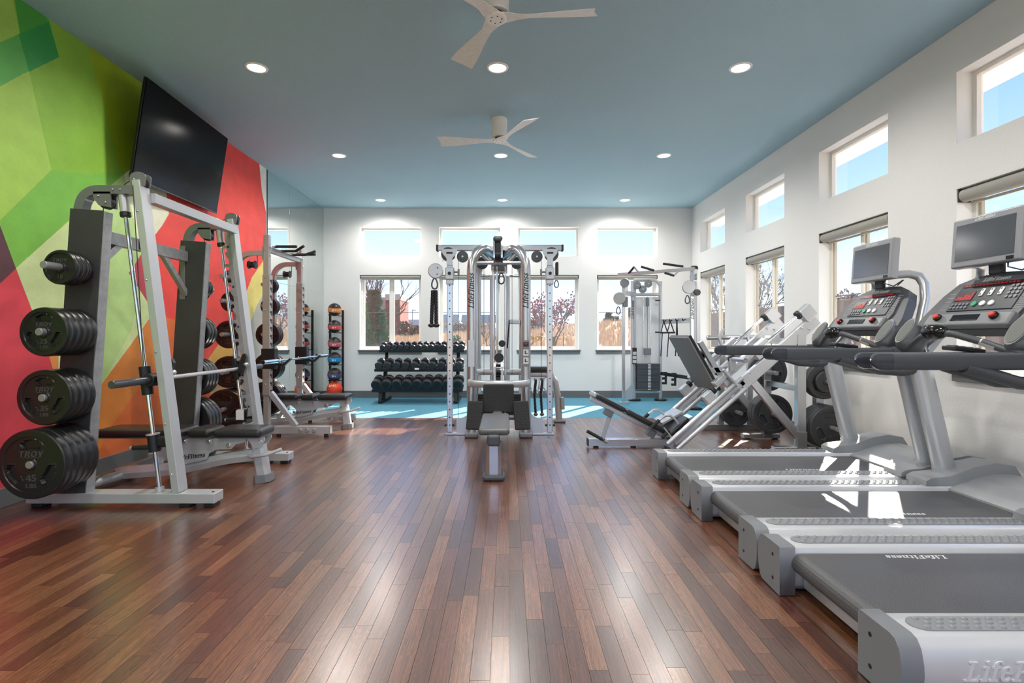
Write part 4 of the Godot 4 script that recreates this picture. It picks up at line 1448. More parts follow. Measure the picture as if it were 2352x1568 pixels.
func make_treadmill() -> Node3D:
	var t := thing("treadmill", "", "treadmill", Vector3.ZERO, "treadmills along the window wall")
	var mb: MB
	for s: float in [-1.0, 1.0]:
		# side rail
		var prof := PackedVector2Array()
		for p: Array in [[0.283, 0.05], [0.283, 0.213], [0.292, 0.222], [0.425, 0.222], [0.445, 0.213], [0.458, 0.19], [0.468, 0.15], [0.470, 0.115], [0.465, 0.075], [0.452, 0.035], [0.435, 0.02], [0.30, 0.02]]:
			prof.append(Vector2(p[0] * s, p[1]))
		mb = MB.new(); mb.sweep([Vector3(0.055, 0, 0), Vector3(1.66, 0, 0)], prof, Vector3.UP, true)
		fin(mb, "side_rail", M.rail, t)
		# rear end cap
		var cap := PackedVector2Array()
		for p: Array in [[0.268, 0.004], [0.268, 0.222], [0.275, 0.228], [0.42, 0.228], [0.445, 0.221], [0.463, 0.196], [0.474, 0.15], [0.476, 0.115], [0.470, 0.07], [0.455, 0.025], [0.435, 0.008], [0.30, 0.004]]:
			cap.append(Vector2(p[0] * s, p[1]))
		mb = MB.new(); mb.sweep([Vector3(0.0, 0, 0), Vector3(0.004, 0, 0), Vector3(0.072, 0, 0)], cap, Vector3.UP, true)
		var ec := fin(mb, "end_cap", M.plastic_grey, t)
		for y: float in [0.06, 0.17]:
			mb = MB.new(); mb.rod(Vector3(-0.0015, y, s * 0.33), Vector3(0.004, y, s * 0.33), 0.008, 12)
			fin(mb, "screw", M.black, ec)
		# ribbed foot strip
		var strip := PackedVector2Array()
		for k in 9: strip.append(Vector2(1.42 + sin(PI * k / 8.0) * 0.05, s * 0.362 + cos(PI * k / 8.0) * 0.042))
		for k in 9: strip.append(Vector2(0.155 - sin(PI * k / 8.0) * 0.05, s * 0.362 - cos(PI * k / 8.0) * 0.042))
		mb = MB.new(); mb.plate(strip, 0.005, Transform3D(Basis(Vector3.RIGHT, Vector3.BACK, Vector3.DOWN), Vector3(0, 0.2235, 0)))
		var fs := fin(mb, "foot_strip", M.plastic_mid, t)
		var dm := MB.new()
		var ring := []
		for k in 4: ring.append(Vector2(0.0105 * sin(PI / 2 * k / 3.0), 0.0085 * cos(PI / 2 * k / 3.0)))
		ring.reverse()
		dm.lathe(ring, Vector3.ZERO, Vector3.UP, 10, true)
		var dome := dm.done(Vector3.ZERO)
		for r in 3:
			for k in 31:
				var o := MeshInstance3D.new()
				o.name = "tread_bump"
				o.mesh = dome
				o.material_override = M.plastic_mid
				fs.add_child(o, true)
				o.position = Vector3(0.15 + k * 0.042 + (r % 2) * 0.021, 0.2255, s * 0.362 + (r - 1) * 0.026)
				o.basis = Basis.from_scale(Vector3(1.25, 1, 0.85))
		# post
		mb = MB.new(); mb.tube([Vector3(1.70, 0.22, s * 0.415), Vector3(1.655, 0.42, s * 0.415), Vector3(1.525, 0.98, s * 0.415), Vector3(1.49, 1.12, s * 0.41)], 0.04, 24, 0.072, Vector3.RIGHT)
		fin(mb, "post", M.silver_soft, t)
		mb = MB.new(); mb.tube([Vector3(1.712, 0.21, s * 0.415), Vector3(1.672, 0.335, s * 0.415)], 0.0415, 24, 0.075, Vector3.RIGHT)
		fin(mb, "post_collar", M.silver_soft, t)
		mb = MB.new(); mb.rod(Vector3(1.69, 0.29, s * 0.45), Vector3(1.69, 0.29, s * 0.4585), 0.011, 12)
		mb.rod(Vector3(1.69, 0.29, s * 0.38), Vector3(1.69, 0.29, s * 0.3715), 0.011, 12)
		fin(mb, "screw", M.black, t)
		# boot at the foot of the post
		var boot := PackedVector2Array([Vector2(1.46, 0.223), Vector2(1.465, 0.255), Vector2(1.50, 0.272), Vector2(1.62, 0.285), Vector2(1.78, 0.345), Vector2(1.92, 0.37), Vector2(2.04, 0.35), Vector2(2.085, 0.28), Vector2(2.085, 0.03), Vector2(1.66, 0.03), Vector2(1.66, 0.223)])
		mb = MB.new(); mb.plate(boot, 0.17, Transform3D(Basis(), Vector3(0, 0, s * 0.375)))
		fin(mb, "post_boot", M.boot, t)
		# handrail
		var hr := PackedVector2Array()
		for k in 20:
			var a := TAU * k / 20.0
			hr.append(Vector2(signf(cos(a)) * pow(absf(cos(a)), 0.6) * 0.031, signf(sin(a)) * pow(absf(sin(a)), 0.6) * 0.042))
		var path := []
		var sc := []
		for k in 6:
			var a := PI / 2 * k / 5.0
			path.append(Vector3(0.57 - cos(a) * 0.045, 1.07, s * 0.425)); sc.append(Vector2.ONE * maxf(0.05, sin(a)))
		path.append(Vector3(0.62, 1.07, s * 0.425)); sc.append(Vector2.ONE)
		mb = MB.new(); mb.sweep(path, hr, Vector3.UP, true, true, sc)
		fin(mb, "rail_tip", M.rail_tip, t)
		mb = MB.new(); mb.sweep([Vector3(0.62, 1.07, s * 0.425), Vector3(1.36, 1.07, s * 0.425)], hr, Vector3.UP, true)
		fin(mb, "handrail", M.plastic_dark, t)
		mb = MB.new(); mb.tube([Vector3(1.33, 1.07, s * 0.425), Vector3(1.42, 1.075, s * 0.42), Vector3(1.52, 1.10, s * 0.40)], 0.046, 16, 0.05)
		fin(mb, "rail_joint", M.plastic_dark, t)
		mb = MB.new(); mb.tube([Vector3(0.98, 1.045, s * 0.425), Vector3(1.10, 1.01, s * 0.425), Vector3(1.25, 0.965, s * 0.42), Vector3(1.40, 0.955, s * 0.42), Vector3(1.54, 0.975, s * 0.415)], 0.032, 14)
		fin(mb, "rail_support", M.plastic_dark, t)
		# bottle holder lobe
		mb = MB.new(); mb.box(Vector3(1.45, 1.165, s * 0.385), Vector3(0.16, 0.20, 0.13), 0.06, Basis(Vector3.BACK, -0.55), 4)
		var lobe := fin(mb, "bottle_holder", M.plastic_dark, t)
		var nn := Vector3(-0.827, 0.563, 0)
		var pp := Vector3(0.563, 0.827, 0)
		var ctr := Vector3(1.405, 1.225, s * 0.385)
		var ov := PackedVector2Array()
		var ovi := PackedVector2Array()
		for k in 24:
			ov.append(Vector2(cos(TAU * k / 24.0) * 0.052, sin(TAU * k / 24.0) * 0.098))
			ovi.append(ov[k] * 0.88)
		mb = MB.new(); mb.plate(ov, 0.02, Transform3D(Basis(Vector3.BACK, pp, -nn), ctr))
		fin(mb, "holder_rim", M.plastic_grey, lobe)
		mb = MB.new(); mb.plate(ovi, 0.024, Transform3D(Basis(Vector3.BACK, pp, -nn), ctr))
		fin(mb, "holder_cup", M.cup, lobe)
		# screen arm
		mb = MB.new(); mb.tube([Vector3(1.63, 1.645, s * 0.18), Vector3(1.71, 1.65, s * 0.2), Vector3(1.765, 1.63, s * 0.225), Vector3(1.785, 1.57, s * 0.25), Vector3(1.76, 1.46, s * 0.29), Vector3(1.66, 1.25, s * 0.36), Vector3(1.56, 1.1, s * 0.40)], 0.03, 16)
		fin(mb, "screen_arm", M.silver_soft, t)
	# belt, rollers, deck
	var belt := PackedVector2Array()
	belt.append(Vector2(1.80, 0.196)); belt.append(Vector2(0.10, 0.196))
	for k in range(1, 10):
		var a := PI / 2 + PI * k / 10.0
		belt.append(Vector2(0.10 + cos(a) * 0.045, 0.151 + sin(a) * 0.045))
	belt.append(Vector2(0.10, 0.106)); belt.append(Vector2(1.80, 0.106))
	mb = MB.new(); mb.plate(belt, 0.54, Transform3D())
	fin(mb, "belt", M.belt, t)
	mb = MB.new(); mb.rod(Vector3(0.10, 0.151, -0.285), Vector3(0.10, 0.151, 0.285), 0.036, 18)
	fin(mb, "rear_roller", M.black, t)
	mb = MB.new(); mb.box(Vector3(0.95, 0.075, 0), Vector3(1.62, 0.06, 0.57), 0.004)
	fin(mb, "deck_frame", M.black, t)
	mb = MB.new(); mb.box(Vector3(0.13, 0.075, 0), Vector3(0.035, 0.075, 0.54), 0.004)
	fin(mb, "rear_crossmember", M.silver_soft, t)
	for x: float in [0.2, 1.9]:
		for z: float in [-0.36, 0.36]:
			mb = MB.new(); mb.rod(Vector3(x, 0, z), Vector3(x, 0.03, z), 0.03, 14, 0.004)
			fin(mb, "foot", M.black, t)
	# motor hood
	var hood := PackedVector2Array([Vector2(1.60, 0.2), Vector2(1.60, 0.21), Vector2(1.68, 0.235), Vector2(1.79, 0.275), Vector2(1.90, 0.30), Vector2(2.02, 0.30), Vector2(2.07, 0.26), Vector2(2.07, 0.04), Vector2(1.62, 0.04)])
	mb = MB.new(); mb.plate(hood, 0.60, Transform3D())
	fin(mb, "motor_hood", M.hood, t)
	# console
	var ut := Vector3.BACK
	var pt := Vector3(0.563, 0.827, 0)
	var nt := Vector3(-0.827, 0.563, 0)
	var xf := Transform3D(Basis(ut, pt, nt), Vector3(1.375, 1.15, 0))
	var on := func(u: float, v: float, h: float) -> Transform3D: return Transform3D(xf.basis, xf * Vector3(u, v, h))
	var outline := PackedVector2Array([Vector2(-0.28, 0.115), Vector2(-0.36, 0.06), Vector2(-0.40, 0.12), Vector2(-0.39, 0.22), Vector2(-0.33, 0.38), Vector2(-0.27, 0.47), Vector2(-0.16, 0.515), Vector2(0, 0.53), Vector2(0.16, 0.515), Vector2(0.27, 0.47), Vector2(0.33, 0.38), Vector2(0.39, 0.22), Vector2(0.40, 0.12), Vector2(0.36, 0.06), Vector2(0.28, 0.115)])
	mb = MB.new(); mb.plate(outline, 0.07, on.call(0, 0, -0.06))
	var con := fin(mb, "console", M.plastic_dark, t)
	var inner := PackedVector2Array([Vector2(-0.27, 0.20), Vector2(-0.285, 0.26), Vector2(-0.25, 0.40), Vector2(-0.2, 0.47), Vector2(0, 0.505), Vector2(0.2, 0.47), Vector2(0.25, 0.40), Vector2(0.285, 0.26), Vector2(0.27, 0.20)])
	mb = MB.new(); mb.plate(inner, 0.012, on.call(0, 0, -0.02))
	fin(mb, "console_face", M.plastic_face, con)
	mb = MB.new(); mb.box(xf * Vector3(0, 0.165, -0.006), Vector3(0.57, 0.095, 0.05), 0.016, xf.basis, 2)
	fin(mb, "console_shelf", M.plastic_grey, con)
	mb = MB.new(); mb.box(xf * Vector3(0, 0.172, 0.014), Vector3(0.19, 0.05, 0.016), 0.018, xf.basis, 3)
	fin(mb, "shelf_slot", M.black_gloss, con)
	for u: float in [-0.19, 0.19]:
		mb = MB.new(); mb.rod(xf * Vector3(u, 0.175, 0.016), xf * Vector3(u, 0.175, 0.036), 0.024, 18, 0.004)
		var col := fin(mb, "button_collar", M.black_gloss, con)
		mb = MB.new(); mb.rod(xf * Vector3(u, 0.175, 0.026), xf * Vector3(u, 0.175, 0.048), 0.018, 18, 0.004)
		fin(mb, "stop_button", M.red, con)
	mb = MB.new(); mb.box(xf * Vector3(0.005, 0.345, -0.012), Vector3(0.43, 0.20, 0.008), 0.003, xf.basis)
	fin(mb, "display_panel", M.display, con)
	mb = MB.new(); mb.box(xf * Vector3(-0.005, 0.43, -0.0065), Vector3(0.37, 0.022, 0.003), 0.0, xf.basis)
	fin(mb, "led_strip_display", M.led_back, con)
	mb = MB.new(); mb.box(xf * Vector3(-0.135, 0.352, -0.0065), Vector3(0.12, 0.066, 0.003), 0.0, xf.basis)
	fin(mb, "led_matrix_display", M.led_back, con)
	mb = MB.new()
	for k in 15: mb.box(xf * Vector3(-0.17 + k * 0.0235, 0.43, -0.0045), Vector3(0.015, 0.008, 0.002), 0.0, xf.basis)
	for k in 10:
		var hgt := 0.008 + 0.003 * k + 0.006 * ((k * 7) % 4)
		mb.box(xf * Vector3(-0.185 + k * 0.011, 0.324 + hgt / 2, -0.0045), Vector3(0.007, hgt, 0.002), 0.0, xf.basis)
	var leds := fin(mb, "led_display_segments", M.led, con, true)
	leds.set_meta("kind", "stuff")
	for k in 3:
		mb = MB.new(); mb.box(xf * Vector3(-0.03 + k * 0.06, 0.372, -0.005), Vector3(0.022, 0.054, 0.008), 0.010, xf.basis, 2)
		var pill := fin(mb, "rocker_button", M.white, con)
		for q: float in [-0.015, 0.015]:
			mb = MB.new(); mb.box(xf * Vector3(-0.03 + k * 0.06, 0.372 + q, 0.0), Vector3(0.006, 0.01, 0.002), 0.0, xf.basis)
			fin(mb, "arrow_mark", M.letter_dark, pill)
	for r in 4:
		for k in 3:
			mb = MB.new(); mb.rod(xf * Vector3(0.145 + k * 0.026, 0.405 - r * 0.026, -0.008), xf * Vector3(0.145 + k * 0.026, 0.405 - r * 0.026, -0.003), 0.0095, 12)
			fin(mb, "key", M.key, con)
	for r in 2:
		for k in 5:
			mb = MB.new(); mb.rod(xf * Vector3(-0.185 + k * 0.026, 0.292 - r * 0.024, -0.008), xf * Vector3(-0.185 + k * 0.026, 0.292 - r * 0.024, -0.003), 0.0095, 12)
			fin(mb, "key", M.key, con)
	for k in 3:
		mb = MB.new(); mb.rod(xf * Vector3(-0.035 + k * 0.056, 0.29, -0.008), xf * Vector3(-0.035 + k * 0.056, 0.29, -0.001), 0.017, 18)
		fin(mb, "round_button", M.go if k == 0 else M.white, con)
	mb = MB.new()
	for k in 5: mb.box(xf * Vector3(-0.243 + (k % 2) * 0.004, 0.26 + k * 0.03, -0.013), Vector3(0.045, 0.004, 0.002), 0.0, xf.basis)
	for k in 12: mb.box(xf * Vector3(0.247, 0.25 + k * 0.015, -0.013), Vector3(0.05, 0.003, 0.002), 0.0, xf.basis)
	var marks := fin(mb, "printed_chart", M.print, con, true)
	marks.set_meta("kind", "stuff")
	mb = MB.new(); mb.text("LifeFitness", on.call(0, 0.472, -0.012), 0.026, 0.003, 0.35, serif, 0.85)
	fin(mb, "lettering", M.letter_light, con)
	# screen
	var sx := Transform3D(Basis(Vector3.BACK, Vector3.UP, Vector3.LEFT).rotated(Vector3.BACK, -0.07), Vector3(1.60, 1.765, 0))
	mb = MB.new(); mb.box(sx * Vector3(0, 0, 0), Vector3(0.45, 0.305, 0.06), 0.012, sx.basis, 2)
	var tv := fin(mb, "screen_housing", M.screen_frame, t)
	mb = MB.new(); mb.box(sx * Vector3(0, 0.0, 0.0295), Vector3(0.385, 0.225, 0.004), 0.0, sx.basis)
	fin(mb, "screen", M.screen, tv)
	mb = MB.new(); mb.box(sx * Vector3(0.17, -0.132, 0.030), Vector3(0.045, 0.02, 0.004), 0.0, sx.basis)
	fin(mb, "sensor_window", M.black_gloss, tv)
	mb = MB.new(); mb.text("LifeFitness", Transform3D(sx.basis, sx * Vector3(0, 0.131, 0.0305)), 0.02, 0.002, 0.35, serif, 0.85)
	fin(mb, "lettering", M.letter_light, tv)
	mb = MB.new(); mb.box(Vector3(1.63, 1.60, 0.02), Vector3(0.03, 0.09, 0.09), 0.01)
	fin(mb, "screen_mount", M.black, t)
	mb = MB.new(); mb.tube([Vector3(1.60, 1.62, 0.12), Vector3(1.57, 1.585, 0.15), Vector3(1.60, 1.56, 0.2), Vector3(1.64, 1.60, 0.24), Vector3(1.66, 1.57, 0.16)], 0.004, 6)
	fin(mb, "video_cable", M.cable, t)
	# pulse grip bar with its centre pod
	mb = MB.new(); mb.tube([Vector3(1.42, 1.09, -0.42), Vector3(1.36, 1.135, -0.28), Vector3(1.30, 1.19, -0.12), Vector3(1.285, 1.215, 0.0)], 0.02, 12)
	mb.tube([Vector3(1.285, 1.215, 0.0), Vector3(1.29, 1.205, 0.12), Vector3(1.33, 1.16, 0.26), Vector3(1.40, 1.09, 0.41)], 0.02, 12)
	fin(mb, "pulse_grip", M.plastic_dark, t)
	mb = MB.new(); mb.ball(Vector3(1.28, 1.218, 0), 0.085, 14, Vector3(0.62, 0.55, 1.0))
	fin(mb, "grip_pod", M.black_gloss, t)
	mb = MB.new(); mb.tube([Vector3(1.327, 1.163, 0.25), Vector3(1.355, 1.135, 0.31)], 0.0215, 12)
	fin(mb, "grip_contact", M.silver, t)
	mb = MB.new(); mb.box(Vector3(1.10, 1.125, 0.40), Vector3(0.16, 0.022, 0.085), 0.006, Basis(Vector3.BACK, -0.12))
	var kp := fin(mb, "rail_keypad", M.black, t)
	for k in 4:
		for r in 2:
			mb = MB.new(); mb.box(Vector3(1.045 + k * 0.037, 1.145 - k * 0.0045, 0.382 + r * 0.035), Vector3(0.022, 0.006, 0.018), 0.002, Basis(Vector3.BACK, -0.12))
			fin(mb, "key", M.key, kp)
	# raised maker's lettering on both flanks
	mb = MB.new(); mb.text("LifeFitness", Transform3D(Basis(Vector3.RIGHT, -0.03), Vector3(0.42, 0.128, 0.470)), 0.058, 0.005, 0.35, serif, 0.95)
	fin(mb, "lettering", M.letter_light, t)
	return t

func treadmills() -> void:
	var proto := make_treadmill()
	var labels := ["treadmill nearest the camera with only its running deck and rails showing", "middle treadmill, its grey console cut by the picture edge", "farthest treadmill, next to the leg press, console fully in view"]
	var units := []
	for k in 3:
		var at := w(TM_FOOT, 0, 2.13 + 0.962 * k)
		var o := proto
		if k > 0:
			o = copy(proto, labels[k], at, 0.0, "treadmills along the window wall")
		units.append([o, at])
	proto.position = units[0][1]
	proto.set_meta("label", labels[0])
	for k in 3:
		var mb := MB.new()
		var flip: bool = k == 0
		var p: Vector3 = units[k][1] + (Vector3(0.60, 0.1965, -0.235) if flip else Vector3(0.96, 0.1965, 0.16))
		mb.text("LifeFitness", Transform3D(Basis(Vector3.LEFT if flip else Vector3.RIGHT, Vector3.BACK if flip else Vector3.FORWARD, Vector3.UP), p), 0.035, 0.001, 0.35, serif, 1.0)
		fin(mb, "belt_lettering", M.letter_light, units[k][0])

# ------------------------------------------------------------------ multi-station cable machine in the middle
const GX := -0.10

func rope_strand(mb: MB, pts: Array, r: float) -> void:
	# three twisted yarns
	for k in 3:
		var path := []
		var n := 26
		for i in n + 1:
			var f := float(i) / n * (pts.size() - 1)
			var a := int(minf(f, pts.size() - 2))
			var p: Vector3 = (pts[a] as Vector3).lerp(pts[a + 1], f - a)
			var ang := TAU * k / 3.0 + i * 0.9
			path.append(p + Vector3(cos(ang), 0, sin(ang)) * r * 0.55)
		mb.tube(path, r * 0.62, 6)

func carabiner(at: Vector3, h: float, parent: Node3D) -> void:
	var mb := MB.new()
	var path := []
	for k in 13:
		var a := TAU * k / 12.0
		path.append(at + Vector3(sin(a) * h * 0.26 * (1.0 + 0.3 * -cos(a)), cos(a) * h * 0.5, 0))
	mb.tube(path, h * 0.07, 6)
	fin(mb, "carabiner", M.chrome_dark, parent)

func multigym() -> void:
	var t := thing("cable_machine", "large silver multi-station cable machine in the middle of the gym", "cable machine", w(GX, 0, 6.6))
	var mb: MB
	# four bent uprights meeting over the middle
	for s: float in [-1.0, 1.0]:
		for f: Array in [[6.15, 1.0], [7.25, -1.0]]:
			var x := GX + s * 0.318
			var d: float = f[0]
			var path := [w(x, 0.05, d), w(x, 1.0, d), w(x, 1.96, d)]
			for k in range(1, 9):
				var a := PI / 2 * k / 8.0
				path.append(w(x - s * 0.15 * (1.0 - cos(a)), 1.96 + 0.27 * sin(a), d + f[1] * 0.12 * (1.0 - cos(a))))
			path.append(w(GX + s * 0.10, 2.20, d + f[1] * 0.30))
			path.append(w(GX + s * 0.02, 2.17, d + f[1] * 0.42))
			mb = MB.new(); mb.tube(path, 0.058, 20, 0.058)
			fin(mb, "upright", M.silver_metal, t)
			mb = MB.new(); mb.box(w(x, 0.03, d), Vector3(0.16, 0.06, 0.16), 0.02, Basis(), 2)
			fin(mb, "foot", M.plastic_grey, t)
	for d: float in [6.15, 7.25]:
		mb = MB.new(); mb.rod(w(GX - 0.30, 2.05 if d < 7 else 2.02, d), w(GX + 0.30, 2.05 if d < 7 else 2.02, d), 0.022, 14)
		fin(mb, "crossbar", M.silver_metal, t)
	for s: float in [-1.0, 1.0]:
		mb = MB.new(); mb.rod(w(GX + s * 0.24, 2.2, 6.25), w(GX + s * 0.09, 2.06, 6.3), 0.024, 12)
		fin(mb, "diagonal_tube", M.silver_metal, t)
	mb = MB.new(); mb.box(w(GX, 2.12, 6.7), Vector3(0.2, 0.24, 0.34), 0.02, Basis(), 2)
	fin(mb, "hub", M.silver_dark, t)
	# pulldown arm reaching forward
	for s: float in [-1.0, 1.0]:
		mb = MB.new()
		var arm := PackedVector2Array([Vector2(5.62, 2.235), Vector2(5.62, 2.03), Vector2(5.70, 1.99), Vector2(5.80, 2.0), Vector2(5.92, 2.10), Vector2(6.55, 2.10), Vector2(6.55, 2.24)])
		for k in arm.size(): arm[k] = Vector2(-arm[k].x, arm[k].y)
		mb.plate(arm, 0.018, Transform3D(Basis(Vector3.BACK, Vector3.UP, Vector3.LEFT), Vector3(GX + s * 0.042, 0, 0)))
		fin(mb, "arm_plate", M.chrome, t)
	mb = MB.new(); mb.box(w(GX, 2.15, 6.1), Vector3(0.066, 0.12, 0.9), 0.004)
	fin(mb, "arm_core", M.black_gloss, t)
	mb = MB.new(); mb.rod(w(GX - 0.03, 2.07, 5.71), w(GX + 0.03, 2.07, 5.71), 0.062, 20)
	fin(mb, "pulley", M.black, t)
	mb = MB.new(); mb.box(w(GX, 2.235, 5.63), Vector3(0.105, 0.065, 0.06), 0.03, Basis(), 3)
	fin(mb, "arm_cap", M.plastic_dark, t)
	# top beam with pulleys
	mb = MB.new(); mb.box(w(-0.09, 2.262, 6.4), Vector3(1.52, 0.072, 0.075), 0.012, Basis(), 2)
	fin(mb, "top_beam", M.silver_metal, t)
	for x: float in [-0.853, 0.673]:
		mb = MB.new(); mb.box(w(x, 2.262, 6.4), Vector3(0.03, 0.078, 0.081), 0.008)
		fin(mb, "beam_cap", M.black, t)
	for p: Array in [[-0.545, 2.155, 6.38, 0.07], [0.362, 2.155, 6.38, 0.07], [-0.315, 2.1, 6.55, 0.076], [0.125, 2.1, 6.55, 0.076]]:
		mb = MB.new(); mb.lathe([Vector2(0, 0), Vector2(p[3], 0), Vector2(p[3], 0.008), Vector2(p[3] - 0.008, 0.016), Vector2(p[3], 0.024), Vector2(p[3], 0.032), Vector2(0, 0.032)], w(p[0], p[1], p[2] + 0.016), Vector3.BACK, 28)
		var pl := fin(mb, "pulley", M.plastic_dark, t)
		mb = MB.new(); mb.rod(w(p[0], p[1], p[2] - 0.014), w(p[0], p[1], p[2] - 0.024), 0.012, 12)
		fin(mb, "axle", M.bolt, pl)
	# crossover columns
	for s: float in [-1.0, 1.0]:
		var x := -0.69 if s < 0 else 0.512
		mb = MB.new(); mb.box(w(x, 1.06, 6.3), Vector3(0.068, 2.06, 0.068), 0.01, Basis(), 2)
		fin(mb, "column", M.chrome_soft, t)
		for k in 20:
			mb = MB.new(); mb.rod(w(x, 0.12 + k * 0.093, 6.266), w(x, 0.12 + k * 0.093, 6.2645), 0.008, 10)
			fin(mb, "pin_hole", M.black, t)
		mb = MB.new(); mb.plate(PackedVector2Array([Vector2(-0.09, 0), Vector2(0.09, 0), Vector2(0.085, -0.05), Vector2(0.035, -0.11), Vector2(0.035, -0.19), Vector2(-0.035, -0.19), Vector2(-0.035, -0.11), Vector2(-0.085, -0.05)]), 0.012, Transform3D(Basis(), w(x, 2.225, 6.245)))
		var br := fin(mb, "column_bracket", M.silver_soft, t)
		mb = MB.new(); mb.box(w(x, 2.18, 6.238), Vector3(0.075, 0.022, 0.004), 0.0015)
		fin(mb, "bracket_slot", M.black, br)
		mb = MB.new(); mb.rod(w(x - s * -0.02, 2.17, 6.27), w(x - s * -0.02, 2.17, 6.31), 0.085, 24)
		fin(mb, "pulley", M.plastic_dark, t)
		# sliding carriage
		var cy := 1.935
		mb = MB.new(); mb.box(w(x, cy, 6.29), Vector3(0.105, 0.15, 0.12), 0.014, Basis(), 2)
		mb.box(w(x, cy - 0.1, 6.29), Vector3(0.085, 0.06, 0.1), 0.01, Basis(), 2)
		fin(mb, "carriage", M.silver_soft, t)
		mb = MB.new(); mb.rod(w(x, cy, 6.232), w(x, cy, 6.215), 0.02, 14, 0.003)
		fin(mb, "lock_knob", M.black, t)
		mb = MB.new(); mb.rod(w(x - s * 0.05, cy + 0.02, 6.28), w(x - s * 0.11, cy + 0.02, 6.28), 0.012, 12)
		mb.rod(w(x - s * 0.105, cy - 0.015, 6.28), w(x - s * 0.105, cy + 0.055, 6.28), 0.012, 12)
		fin(mb, "pop_pin", M.silver_dark, t)
		if s < 0:
			mb = MB.new(); mb.lathe([Vector2(0, 0), Vector2(0.082, 0), Vector2(0.092, 0.008), Vector2(0.092, 0.03), Vector2(0.082, 0.038), Vector2(0, 0.038)], w(-0.855, 1.965, 6.27), Vector3.BACK, 32)
			fin(mb, "swivel_pulley_cover", M.silver_soft, t)
			mb = MB.new()
			for q: Array in [[-0.83, 2.0], [-0.835, 1.925]]: mb.rod(w(q[0], q[1], 6.234), w(q[0], q[1], 6.226), 0.008, 8)
			fin(mb, "bolt", M.black, t)
			mb = MB.new(); mb.rod(w(-0.775, 2.08, 6.29), w(-0.775, 2.19, 6.3), 0.003, 6)
			fin(mb, "cable", M.cable, t)
		else:
			mb = MB.new(); mb.box(w(x + 0.085, cy + 0.06, 6.29), Vector3(0.035, 0.16, 0.09), 0.014, Basis(), 2)
			fin(mb, "swivel_pulley_cover", M.black, t)
			carabiner(w(x + 0.08, cy - 0.12, 6.28), 0.09, t)
		# base: thin floor plate and curved gusset
		var gx := x - s * 0.20
		mb = MB.new(); mb.box(w(x - s * 0.13, 0.012, 6.3), Vector3(0.36, 0.02, 0.09), 0.004)
		fin(mb, "floor_plate", M.silver_soft, t)
		var gp := PackedVector2Array([Vector2(-s * 0.10, 0.02), Vector2(-s * 0.10, 0.19), Vector2(-s * 0.12, 0.20)])
		for k in 7: gp.append(Vector2(-s * (0.13 + 0.14 * sin(PI / 2 * k / 6.0)), 0.34 - 0.14 * cos(PI / 2 * k / 6.0)))
		gp.append(Vector2(-s * 0.27, 0.02))
		mb = MB.new(); mb.plate(gp, 0.02, Transform3D(Basis(), w(x + s * 0.02, 0, 6.28)))
		fin(mb, "gusset", M.silver_soft, t)
		mb = MB.new(); mb.rod(w(x - s * 0.06, 0.12, 6.255), w(x - s * 0.035, 0.12, 6.255), 0.014, 10)
		mb.rod(w(x + s * 0.06, 0.12, 6.255), w(x + s * 0.035, 0.12, 6.255), 0.014, 10)
		fin(mb, "bolt", M.black, t)
		mb = MB.new(); mb.rod(w(x - s * 0.1, 0.1, 6.31), w(x - s * 0.1, 2.1, 6.31), 0.003, 6)
		fin(mb, "cable", M.cable, t)
	# lettering on the front uprights
	for s: float in [-1.0, 1.0]:
		mb = MB.new()
		mb.text("LifeFitness", Transform3D(Basis(Vector3.UP, Vector3.LEFT, Vector3.BACK), w(GX + s * 0.318 + 0.0, 1.72, 6.0915)), 0.062, 0.004, 0.35, serif, 0.85)
		fin(mb, "lettering", M.letter_dark, t)
	# placards
	mb = MB.new(); mb.box(w(GX + 0.318, 0.985, 6.092), Vector3(0.075, 0.31, 0.006), 0.001)
	var pk := fin(mb, "instruction_placard", M.placard, t)
	for k in 3:
		mb = MB.new(); mb.box(w(GX + 0.318, 1.09 - k * 0.095, 6.088), Vector3(0.062, 0.075 if k > 0 else 0.05, 0.002), 0.0)
		fin(mb, "panel", M.letter_dark if k == 0 else M.placard_pale, pk)
	for k in 2:
		mb = MB.new(); mb.box(w(GX + 0.31, 1.0 - k * 0.095, 6.0865), Vector3(0.012, 0.035, 0.001), 0.0)
		mb.box(w(GX + 0.322, 0.985 - k * 0.095, 6.0865), Vector3(0.03, 0.01, 0.001), 0.0)
		fin(mb, "pictogram", M.letter_dark, pk)
	mb = MB.new(); mb.box(w(GX + 0.318, 1.098, 6.0865), Vector3(0.03, 0.012, 0.001), 0.0)
	fin(mb, "red_mark", M.red, pk)
	mb = MB.new(); mb.box(w(GX - 0.318, 0.985, 6.09), Vector3(0.075, 0.31, 0.012), 0.002)
	fin(mb, "blank_plate", M.silver_soft, t)
	# guard rings
	for f: Array in [[5.93, 6.12, 0.645], [7.05, 6.9, 0.70]]:
		var path := [w(GX - 0.345, f[2], f[1]), w(GX - 0.33, f[2], lerpf(f[1], f[0], 0.6)), w(GX - 0.27, f[2], f[0]), w(GX, f[2], f[0] - 0.02), w(GX + 0.27, f[2], f[0]), w(GX + 0.33, f[2], lerpf(f[1], f[0], 0.6)), w(GX + 0.345, f[2], f[1])]
		mb = MB.new(); mb.tube(path, 0.024, 14, 0.042)
		fin(mb, "guard_ring", M.silver_soft, t)
	# tower in the middle: guide rods, stack, low pulley bracket
	for x: float in [-0.075, -0.03, 0.075]:
		mb = MB.new(); mb.rod(w(GX + x, 0.2, 6.5), w(GX + x, 2.05, 6.5), 0.013, 12)
		fin(mb, "guide_rod", M.chrome, t)
	mb = MB.new(); mb.box(w(GX + 0.10, 1.1, 7.05), Vector3(0.07, 1.8, 0.05), 0.01)
